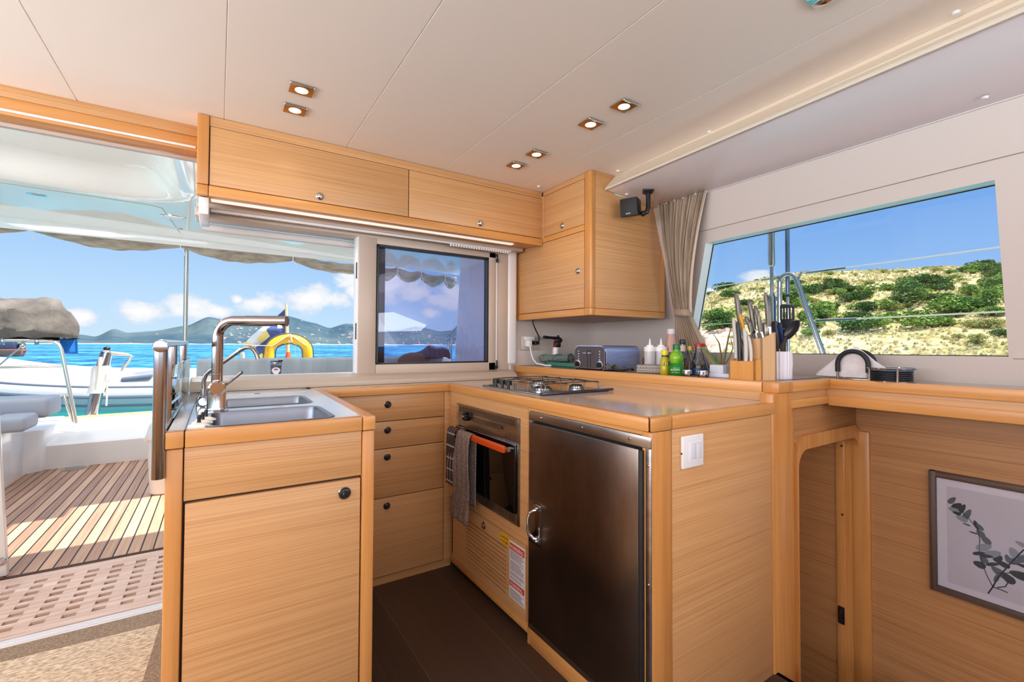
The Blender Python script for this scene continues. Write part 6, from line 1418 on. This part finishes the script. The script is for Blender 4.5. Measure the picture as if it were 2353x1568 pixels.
M().tube([(0.255, 6.2, 0.34), (0.255, 6.2, 0.86), (0.245, 6.2, 0.99)], 0.022, 8).build('rope_cleat', mat('cleat_beige', (206, 196, 180), 0.6), None, 'small pale rail fitting left of the yellow lifebuoy', 'cleat')
for x, n_ in ((0.80, 'thin white lanyard hanging inside the lifebuoy, left one'), (0.845, 'thin white lanyard hanging inside the lifebuoy, right one')):
    M().tube([(x-0.02, 5.99, 1.09), (x, 5.99, 0.80)], 0.003, 6).build('lanyard', WHITEP, None, n_, 'lanyard', 'lifebuoy lanyards')
# ---- rail seen in the tinted window ----
t = thing('stern_rail', 'bent stainless rail seen through the tinted window', 'rail', (2.8, 6.0, 0.4))
c = M(); c.tube([(2.775, 6.0, 0.4), (2.79, 6.0, 1.13), (2.80, 6.0, 1.20), (2.84, 6.0, 1.27), (3.10, 6.0, 1.52)], 0.018, 12); c.build('tube', STEEL, t)
c = M(); c.tube([(2.86, 6.05, 0.4), (2.86, 6.05, 1.25)], 0.015, 12); c.tube([(2.86, 6.05, 1.19), (3.3, 6.05, 1.215)], 0.012, 10); c.build('tube', STEEL, t)
# ---- dinghy ----
t = thing('inflatable_dinghy', 'white and grey inflatable dinghy floating astern', 'dinghy', (-2.0, 8.0, 0))
HYP = mat('dinghy_fabric', (208, 211, 218), 0.35); HYG = mat('dinghy_grey', (130, 136, 154), 0.45)
pA = [(1.6, 7.7, 0.40), (0.4, 7.7, 0.41), (-0.7, 7.7, 0.43), (-1.5, 7.7, 0.47), (-2.3, 7.75, 0.58), (-3.2, 8.0, 0.80), (-3.8, 8.4, 0.95)]
def smooth(P_, n=5):
    P_ = [Vector(p) for p in P_]; out_ = []
    for i in range(len(P_)-1):
        a, b, c_, d_ = P_[max(i-1, 0)], P_[i], P_[i+1], P_[min(i+2, len(P_)-1)]
        for k in range(n):
            f = k/n; out_.append(0.5*((2*b)+(c_-a)*f+(2*a-5*b+4*c_-d_)*f*f+(3*b-a-3*c_+d_)*f**3))
    return out_+[P_[-1]]
sp_ = smooth(pA); c = M(); c.tube(sp_, [0.245]*(len(sp_)-2)+[0.2, 0.1], 28); c.build('near_tube', HYP, t)
c = M(); c.tube([p+Vector((0, 1.15 if p.x > -2.6 else 1.15*max(0, (p.x+3.9)/1.3), 0.03)) for p in sp_], 0.245, 28); c.build('far_tube', HYP, t)
for zz_, rr, m_ in ((-0.02, 0.020, HYG), (0.10, 0.012, HYG), (-0.13, 0.016, HYG)):
    c = M(); c.tube([p+Vector((0, -math.sqrt(max(0.0, 0.245**2-zz_**2)), zz_)) for p in sp_[:-4]], rr, 8, True, (0.6, 1.2)); c.build('rubbing_strake', m_, t)
c = M()
def hull(u, v):
    i = min(int(u*(len(sp_)-1)), len(sp_)-2); f = u*(len(sp_)-1)-i; p = sp_[i].lerp(sp_[i+1], f)
    return p + Vector((0, 0.05+0.55*v, -0.18-0.30*math.sin(v*PI/2)*(1-0.3*u)))
c.grid(hull, 30, 6, None, 0.02); c.build('hull', GEL, t)
c = M(); c.hexa([(-1.02, 7.50, 0.60), (-0.72, 7.50, 0.64), (-0.72, 8.75, 0.64), (-1.02, 8.75, 0.60)], [(-1.02, 7.50, 0.66), (-0.68, 7.50, 0.70), (-0.68, 8.75, 0.70), (-1.02, 8.75, 0.66)], 0.02); c.build('thwart', HYG, t)
# orange hulled boat far left
t = thing('motor_boat', 'small dark boat with orange hull far off at the left edge', 'boat', (-30, 110, -1.3))
c = M(); c.hexa([(-32.8, 108, -1.3), (-27.6, 108, -1.3), (-27.6, 110, -1.3), (-32.8, 110, -1.3)], [(-33, 107.6, -0.1), (-27.2, 107.6, -0.1), (-27.2, 110.4, -0.1), (-33, 110.4, -0.1)], 0.1); c.build('hull', mat('orange_hull', (200, 120, 96), 0.5), t)
c = M(); c.hexa([(-32, 108, -0.1), (-28, 108, -0.1), (-28, 110, -0.1), (-32, 110, -0.1)], [(-31.3, 108.4, 1.7), (-28.4, 108.4, 1.5), (-28.4, 109.6, 1.5), (-31.3, 109.6, 1.7)], 0.25); c.build('cabin', mat('boat_navy', (44, 56, 84), 0.5), t)
c = M(); c.box(-28.0, -27.3, 108.4, 109.6, -0.6, 0.9, 0.1); c.build('outboard', BLACK, t)
# ---- side deck outside the large window ----
struct('floor', M().box(2.53, 3.05, -2.4, 6.3, 0.30, 0.42), GEL)
struct('floor', M().box(2.385, 2.53, -2.4, 2.36, 0.30, 0.42), GEL)
t = thing('gate_hoop', 'bent stainless stanchion hoop outside the side window', 'stanchion', (2.9, 1.4, 0.42))
hp = [(2.9, 1.452, 0.42), (2.9, 1.452, 1.45)] + [(2.9, 1.402+0.050*math.cos(a), 1.475+0.058*math.sin(a)) for a in [PI*i/12 for i in range(1, 11)]] + [(2.9, 1.335, 1.43), (2.9, 1.218, 1.062), (2.9, 1.02, 0.42)]
M().tube(hp, 0.0145, 14).build('hoop', STEEL, t)
t = thing('shroud', 'thick rigging shroud with turnbuckle, left one outside the side window', 'rigging', (2.9, 1.5, 0.42), 0, 'shrouds')
M().tube([(2.9, 1.4985, 0.42), (2.9, 1.4985, 1.40), (2.9, 1.4985, 1.425)], [0.023, 0.023, 0.012], 14).build('lower_fitting', STEEL, t)
M().tube([(2.9, 1.4985, 1.42), (2.9, 1.4985, 1.61)], 0.0105, 10).build('screw_rod', STEEL, t)
M().tube([(2.9, 1.4985, 1.59), (2.9, 1.4985, 1.605), (2.9, 1.4985, 2.6)], [0.010, 0.020, 0.020], 14).build('body', STEEL, t)
M().ball((2.878, 1.49, 1.23), 0.008).build('clevis_pin', BLACK, t)
t = thing('shroud', 'thinner dark rigging shroud, right one outside the side window', 'rigging', (2.95, 1.42, 0.42), 0, 'shrouds')
M().tube([(2.95, 1.428, 1.42), (2.95, 1.428, 2.6)], 0.0125, 12).build('wire', mat('dark_steel', (120, 130, 150), 0.2, 1.0), t)
M().tube([(2.95, 1.428, 1.40), (2.95, 1.428, 0.42)], 0.009, 10).build('lower_fitting', STEEL, t)
WIRE = mat('lifeline_wire', (214, 204, 196), 0.35, 0.5)
def lifeline(pts, label, r=0.0035, fat=None):
    t_ = thing('lifeline', label, 'lifeline', pts[0], 0, 'lifelines')
    M().tube(pts, r, 8).build('wire', WIRE, t_)
    if fat: M().tube(fat, 0.0075, 10).build('turnbuckle', STEEL, t_)
lifeline([(2.9, 1.318, 1.529), (2.9, 0.9, 1.532), (2.9, 0.30, 1.543), (2.9, -2.0, 1.56)], 'upper lifeline wire to the right of the stanchion hoop', 0.0035, [(2.9, 1.30, 1.529), (2.9, 1.10, 1.5305)])
lifeline([(2.9, 6.0, 1.46), (2.9, 2.03, 1.504), (2.9, 1.46, 1.519)], 'upper lifeline wire to the left of the shrouds', 0.0030, [(2.9, 1.56, 1.516), (2.9, 1.46, 1.519)])
lifeline([(2.9, 1.262, 1.245), (2.9, 0.9, 1.248), (2.9, 0.30, 1.256), (2.9, -2.0, 1.27)], 'lower lifeline wire to the right of the stanchion hoop', 0.0035, [(2.9, 1.25, 1.245), (2.9, 1.05, 1.2465)])
lifeline([(2.9, 6.0, 1.20), (2.9, 2.03, 1.245), (2.9, 1.46, 1.25)], 'lower lifeline wire to the left of the shrouds', 0.0018)
c = M(); c.tube([(2.9, 1.30, 1.53), (2.9, 1.325, 1.54), (2.9, 1.335, 1.515), (2.9, 1.345, 1.49)], 0.006, 8); c.tube([(2.9, 1.475, 1.52), (2.9, 1.455, 1.53), (2.9, 1.44, 1.515)], 0.005, 8); c.build('rail_eye', STEEL, bpy.data.objects['gate_hoop'])

# ---- sea ----
sea = mat('sea_water', (10, 96, 158), 0.5, 0.0, 0.08)
t_, b_, new = nodes(sea)
tcn = new('ShaderNodeTexCoord'); m1 = new('ShaderNodeMapping'); m1.inputs['Scale'].default_value = (0.5, 0.5, 1)
n1 = new('ShaderNodeTexNoise', Scale=0.55, Detail=8.0, Roughness=0.75, Distortion=0.5); t_.links.new(tcn.outputs['Object'], m1.inputs[0]); t_.links.new(m1.outputs[0], n1.inputs['Vector'])
n2 = new('ShaderNodeTexNoise', Scale=0.055, Detail=6.0, Roughness=0.6); t_.links.new(m1.outputs[0], n2.inputs['Vector'])
ad = new('ShaderNodeMath', operation='MULTIPLY_ADD'); t_.links.new(n1.outputs['Fac'], ad.inputs[0]); ad.inputs[1].default_value = 0.65; 
mm = new('ShaderNodeMath', operation='MULTIPLY'); t_.links.new(n2.outputs['Fac'], mm.inputs[0]); mm.inputs[1].default_value = 0.35; t_.links.new(mm.outputs[0], ad.inputs[2])
r = new('ShaderNodeValToRGB'); r.color_ramp.elements[0].position = 0.44; r.color_ramp.elements[0].color = lin((2, 60, 112)); r.color_ramp.elements[1].position = 0.56; r.color_ramp.elements[1].color = lin((76, 156, 186))
t_.links.new(ad.outputs[0], r.inputs[0])
# shallow sandy water round the boat is greener
ln = new('ShaderNodeVectorMath', operation='LENGTH'); t_.links.new(tcn.outputs['Object'], ln.inputs[0])
mr = new('ShaderNodeMapRange'); mr.inputs['From Min'].default_value = 12; mr.inputs['From Max'].default_value = 26; t_.links.new(ln.outputs['Value'], mr.inputs['Value'])
mxn = new('ShaderNodeMix', data_type='RGBA'); t_.links.new(mr.outputs[0], mxn.inputs['Factor']); mxn.inputs['A'].default_value = lin((44, 142, 140)); t_.links.new(r.outputs[0], mxn.inputs['B'])
t_.links.new(mxn.outputs['Result'], b_.inputs['Base Color'])
bn = new('ShaderNodeBump', Strength=0.55, Distance=0.25); t_.links.new(n1.outputs['Fac'], bn.inputs['Height']); t_.links.new(bn.outputs[0], b_.inputs['Normal'])
c = M(); c.poly([(-3000, -1500, 0), (3000, -1500, 0), (3000, 3000, 0), (-3000, 3000, 0)])
o = c.build('sea', sea, None, 'blue sea stretching to the distant hills', 'sea', kind='structure', recalc=False, ang=0); o.location = (0, 0, -1.3)

# ---- distant hills ----
def pl(tab, x):
    for (a, b), (c_, d_) in zip(tab[:-1], tab[1:]):
        if a <= x <= c_: f = (x-a)/(c_-a); f = f*f*(3-2*f)*0.5+f*0.5; return b+(d_-b)*f
    return tab[0][1] if x < tab[0][0] else tab[-1][1]
HT = [(-30, 0.8), (-18, 0.9), (-11.5, 0.55), (-10.6, 0.72), (-9.6, 0.55), (-8.3, 1.3), (-7.3, 0.95), (-5.5, 1.15), (-2.8, 1.75), (-0.8, 2.75), (1.2, 2.35), (3.5, 2.3), (6.5, 3.05), (9.3, 2.3), (11, 1.75), (12.8, 2.35), (14.2, 2.35), (16.5, 1.7), (18.5, 1.6), (21, 2.15), (24, 1.55), (27, 1.9), (30, 1.5), (38, 1.6), (60, 1.0)]
from mathutils import noise as mnoise
HM = mat('hazed_hill', (112, 138, 134), 0.95, 0, 0.0)
noisy(HM, (48, 74, 92), (90, 106, 110), 0.006, (1, 1, 2.5), 10, 0.68, 0.0, 0.36, 0.68)  # distance haze is put into the hill colour as bluish grey
c = M(); RD = 900.0
def hillfn(u, v):
    az = math.radians(lerp(-28, 58, u)); el_ = math.radians(pl(HT, math.degrees(az)))
    H = math.tan(el_)*(RD+260)+2.4
    rr = RD+420*v; k = math.sin(min(1, v*1.55)*PI/2)**1.1 if v < 0.65 else 1-0.5*((v-0.65)/0.35)**1.2
    n_ = mnoise.fractal(Vector((rr*math.sin(az)*0.012, rr*math.cos(az)*0.012, 3.1)), 0.9, 2.1, 5)
    z = H*k*(1+0.16*n_*(1-abs(v-0.62)*0.8 if v > 0.62 else 1.2)*(0.0 if v == 0 else 1))
    if abs(v-0.6) < 0.12: z = H*k*(1+0.05*n_)
    return (rr*math.sin(az), rr*math.cos(az), -1.6+z)
c.grid(hillfn, 520, 26); hills = struct('hills', c, HM, ang=0); hills['label'] = 'haze tinted blue green hills across the water'
# shoreline strip
c = M(); c.grid(lambda u, v: ((RD-6+v*14)*math.sin(math.radians(lerp(-28, 58, u))), (RD-6+v*14)*math.cos(math.radians(lerp(-28, 58, u))), -1.3+v*2.2*(0.6+0.5*mnoise.noise(Vector((u*60, 0, 0))))), 300, 2)
struct('shore', c, noisy(mat('shore_sand', (196, 178, 160), 0.9), (150, 146, 136), (214, 190, 172), 0.05, (1, 1, 1), 4), ang=0)
# houses on the hills
rnd = random.Random(11)
HW = mat('house_wall', (236, 230, 224), 0.8); HR = mat('house_roof', (196, 150, 128), 0.8)
hp_ = thing('hillside_house', 'tiny white house on the distant green hills across the water', 'house', (0, 0, 0), 0, 'houses on the distant hills', local=True)
M().box(-2.1, 2.1, -1.5, 1.5, 0, 2.0).build('walls', HW, hp_); M().prism([(-2.3, 2.0), (2.3, 2.0), (0, 3.0)], -1.7, 1.7, 0, 'Y').build('roof', HR, hp_)
first = True; cnt = 0
while cnt < 170:
    g_ = rnd.random()
    az_ = rnd.gauss(3.5, 1.9) if g_ < 0.42 else (rnd.gauss(13.2, 2.0) if g_ < 0.74 else (rnd.gauss(22.5, 2.2) if g_ < 0.94 else rnd.uniform(-9, 24)))
    v_ = abs(rnd.gauss(0, 0.20))+0.01
    if v_ > 0.5: continue
    u_ = (az_+28)/86.0
    if not 0 < u_ < 1: continue
    p = hillfn(u_, v_)
    o = hp_ if first else copy_tree(hp_)
    first = False; s_ = rnd.uniform(0.6, 1.25); o.location = (p[0], p[1], p[2]-0.3); o.scale = (s_*rnd.uniform(0.8, 1.5), s_, s_*rnd.uniform(0.7, 1.1)); o.rotation_euler = (0, 0, -math.radians(az_)+rnd.uniform(-0.5, 0.5)); cnt += 1
    wh = 'behind the mixer tap, left of the flagstaff' if az_ < 7 else ('right of the yellow lifebuoy' if az_ < 17 else 'seen through the tinted window')
    o['label'] = 'tiny white house on the distant hills '+wh; o['group'] = 'distant houses '+wh

# ---- near hillside to starboard ----
ST = [(44, 4.3), (50, 4.7), (54, 5.1), (55.5, 5.6), (57, 6.15), (58.5, 6.5), (60, 6.95), (62, 7.5), (65, 7.75), (68, 7.75), (72, 7.55), (76, 7.3), (79, 7.15), (84, 7.4), (95, 7.5), (120, 6)]
def sidefn(u, v):
    az_ = lerp(40, 118, u); a_ = math.radians(az_); H = math.tan(math.radians(pl(ST, az_)))*165+2.4
    rr = 62+125*v; k = (v/0.82)**0.85 if v < 0.82 else 1-((v-0.82)/0.18)*0.3
    n_ = mnoise.fractal(Vector((rr*math.sin(a_)*0.05, rr*math.cos(a_)*0.05, 1.0)), 0.9, 2.1, 5)
    return Vector((rr*math.sin(a_), rr*math.cos(a_), -1.6+H*k+(0.9*n_ if 0.02 < v < 0.78 else 0.25*n_)))
GR = mat('dry_grass', (190, 172, 112), 0.95, 0, 0.0)
t_, b_, new = nodes(GR)
tcn = new('ShaderNodeTexCoord'); na = new('ShaderNodeTexNoise', Scale=0.09, Detail=9.0, Roughness=0.72); nb = new('ShaderNodeTexNoise', Scale=0.9, Detail=6.0, Roughness=0.7)
t_.links.new(tcn.outputs['Object'], na.inputs['Vector']); t_.links.new(tcn.outputs['Object'], nb.inputs['Vector'])
ra = new('ShaderNodeValToRGB'); e0 = ra.color_ramp.elements; e0[0].position = 0.36; e0[0].color = lin((156, 154, 88)); e0[1].position = 0.64; e0[1].color = lin((250, 236, 200)); e1 = e0.new(0.5); e1.color = lin((230, 212, 156))
t_.links.new(na.outputs['Fac'], ra.inputs[0])
rb = new('ShaderNodeValToRGB'); rb.color_ramp.elements[0].position = 0.38; rb.color_ramp.elements[0].color = lin((150, 140, 96)); rb.color_ramp.elements[1].position = 0.6; rb.color_ramp.elements[1].color = (1, 1, 1, 1); t_.links.new(nb.outputs['Fac'], rb.inputs[0])
mu = new('ShaderNodeMix', data_type='RGBA', blend_type='MULTIPLY'); mu.inputs['Factor'].default_value = 0.75; t_.links.new(ra.outputs[0], mu.inputs['A']); t_.links.new(rb.outputs[0], mu.inputs['B'])
t_.links.new(mu.outputs['Result'], b_.inputs['Base Color'])
bn = new('ShaderNodeBump', Strength=0.8, Distance=1.0); t_.links.new(nb.outputs['Fac'], bn.inputs['Height']); t_.links.new(bn.outputs[0], b_.inputs['Normal'])
c = M(); c.grid(sidefn, 300, 90); side = struct('hills', c, GR, ang=0); side['label'] = 'dry grassy hillside outside the side window'
# exposed rock patch low at the left of the hillside
RK = noisy(mat('pink_rock', (214, 176, 150), 0.9), (160, 118, 96), (236, 204, 182), 0.5, (1, 1, 1), 6, 0.7, 0.7, dist=0.3)
def rockfn(u, v):
    p = sidefn((lerp(54.6, 59.2, u)+0.6*v-40)/78, lerp(0.01, 0.19, v)); e_ = min(u, 1-u, v, 1-v)*5; n_ = mnoise.fractal(p*0.35, 0.9, 2.2, 4)
    return p + Vector((-0.5, -0.3, 0.6))*min(1, max(-0.6, e_-0.5+n_*1.6))*0.75
c = M(); c.grid(rockfn, 50, 40); c.build('rock_outcrop', RK, None, 'pinkish bare rock patch low on the hillside behind the plant', 'rock', ang=0)
# scrub tufts: uncountable
c = M(); rnd = random.Random(5)
def tuft(mb, p, s_, rn_):
    for k in range(5):
        a = rn_.uniform(0, 2*PI); q_ = p+Vector((math.cos(a), math.sin(a), 0))*s_*0.6*rn_.random(); h_ = s_*rn_.uniform(0.5, 1.1); w_ = s_*rn_.uniform(0.35, 0.7); d_ = Vector((math.cos(a+1.3), math.sin(a+1.3), 0))*w_
        mb.poly([q_-d_, q_+d_*0.8, q_+d_*0.3+Vector((0, 0, h_)), q_-d_*0.4+Vector((0, 0, h_*0.8))])
for i in range(6500):
    u_, v_ = rnd.uniform(0.14, 0.60), rnd.uniform(0.02, 0.83); c.mi = rnd.choice((0, 0, 1, 2)); tuft(c, sidefn(u_, v_), rnd.uniform(0.25, 0.6)*(0.6+0.7*v_), rnd)
o = c.build('scrub_grass', [mat('straw_tuft', (232, 214, 158), 0.95, 0, 0), mat('olive_tuft', (190, 184, 114), 0.95, 0, 0), mat('pale_tuft', (248, 234, 196), 0.95, 0, 0)], None, 'dry straw coloured scrub covering the hillside', 'scrub', kind='stuff', ang=0, recalc=False)
# bushes: leafy crowns, four kinds of mesh
BM = [noisy(mat('bush_dark', (52, 84, 40), 0.8, 0, 0.1), (62, 92, 46), (104, 134, 68), 2.0, (1, 1, 1), 3), noisy(mat('bush_mid', (104, 136, 62), 0.8, 0, 0.1), (104, 138, 62), (156, 180, 92), 2.0, (1, 1, 1), 3), noisy(mat('bush_olive', (146, 150, 82), 0.8, 0, 0.1), (150, 152, 84), (196, 190, 122), 2.0, (1, 1, 1), 3)]
TRK = mat('bush_stem', (116, 92, 70), 0.9)
def bush_proto(k, n_leaf, seed, loose=0.0):
    rn_ = random.Random(seed); r_ = thing('hillside_bush', '', 'bush', (0, 0, 0), 0, 'bushes on the hillside', local=True)
    c = M(); lobes = [(rn_.uniform(-0.55, 0.55), rn_.uniform(-0.55, 0.55), rn_.uniform(0.35, 0.75), rn_.uniform(0.30, 0.55)) for _ in range(7)]
    for i in range(n_leaf):
        l = lobes[i % 7]; d_ = Vector((rn_.gauss(0, 1), rn_.gauss(0, 1), rn_.gauss(0, 1))).normalized()
        p = Vector(l[:3])+d_*l[3]*rn_.uniform(0.75, 1.08+loose); p.z = max(p.z*0.85, 0.02)
        s_ = rn_.uniform(0.05, 0.10); x_ = d_.cross(Vector((rn_.gauss(0, 1), rn_.gauss(0, 1), rn_.gauss(0, 1)))).normalized(); y_ = (d_+x_.cross(d_)*rn_.uniform(0.4, 1.4)).normalized()
        c.poly([p-x_*s_, p-y_*s_*0.6, p+x_*s_, p+y_*s_*1.0])
    c.build('foliage', BM[k], r_, ang=0, recalc=False)
    c = M()
    for j in range(4):
        l = lobes[j]; c.tube([(0.05*j-0.1, 0, -0.1), (l[0]*0.5, l[1]*0.5, l[2]*0.5), (l[0], l[1], l[2])], [0.05, 0.035, 0.015], 6)
    c.build('stem', TRK, r_)
    return r_
protos = [bush_proto(0, 1100, 1), bush_proto(1, 1100, 2), bush_proto(2, 800, 3, 0.15), bush_proto(0, 900, 4, 0.1)]
KL = ['dark green bush on the dry hillside seen through the side window', 'mid green bush on the dry hillside seen through the side window', 'pale olive bush on the dry hillside seen through the side window', 'loose dark green bush on the dry hillside through the side window']
used = [False]*4; rnd = random.Random(21)
def put_bush(k, az_, v_, s_, label=None, grp=None):
    p = sidefn((az_-40)/78, v_); o = protos[k] if not used[k] else copy_tree(protos[k]); used[k] = True
    o.location = p; o.scale = (s_*rnd.uniform(0.9, 1.4), s_*rnd.uniform(0.9, 1.4), s_*rnd.uniform(0.75, 1.0)); o.rotation_euler = (0, 0, rnd.uniform(0, 6.28))
    wh = 'left third' if az_ < 64 else ('middle' if az_ < 72.5 else 'right third'); ht = 'low on the slope' if v_ < 0.26 else ('halfway up the slope' if v_ < 0.5 else 'near the skyline')
    kd = ['dark green', 'mid green', 'pale olive', 'loose dark green'][k]
    o['label'] = label or '%s bush %s, in the %s of the side window' % (kd, ht, wh); o['group'] = grp or '%s bushes %s, %s' % (kd, ht, wh)
for _ in range(3): pass
put_bush(0, 58.0, 0.80, 3.0, 'lone dark bush on the skyline at the left of the side window', 'skyline bush')
clus = [(67.3, 0.42, 1.6, 16), (65.0, 0.40, 1.2, 10), (69.5, 0.38, 1.6, 12), (75.5, 0.44, 2.2, 24), (78.5, 0.62, 1.3, 18), (79.5, 0.30, 1.2, 12), (77, 0.30, 1.6, 10), (70.5, 0.20, 1.8, 16), (66.5, 0.22, 1.2, 10), (58.5, 0.50, 0.8, 4), (57.0, 0.24, 0.7, 7), (60.2, 0.42, 0.8, 4), (79.8, 0.45, 0.9, 12), (74.0, 0.20, 1.2, 7)]
for (a_, v_, sp__, n_) in clus:
    for _ in range(int(n_*0.62)):
        put_bush(rnd.choice((0, 0, 1, 1, 3)), rnd.gauss(a_, sp__*0.62), min(0.8, max(0.03, rnd.gauss(v_, 0.055))), rnd.uniform(1.1, 2.3))
for _ in range(120): put_bush(rnd.choice((2, 2, 2, 1, 1, 3)), rnd.uniform(54.5, 82), rnd.uniform(0.04, 0.80), rnd.uniform(0.5, 1.2))
bpy.context.view_layer.update()
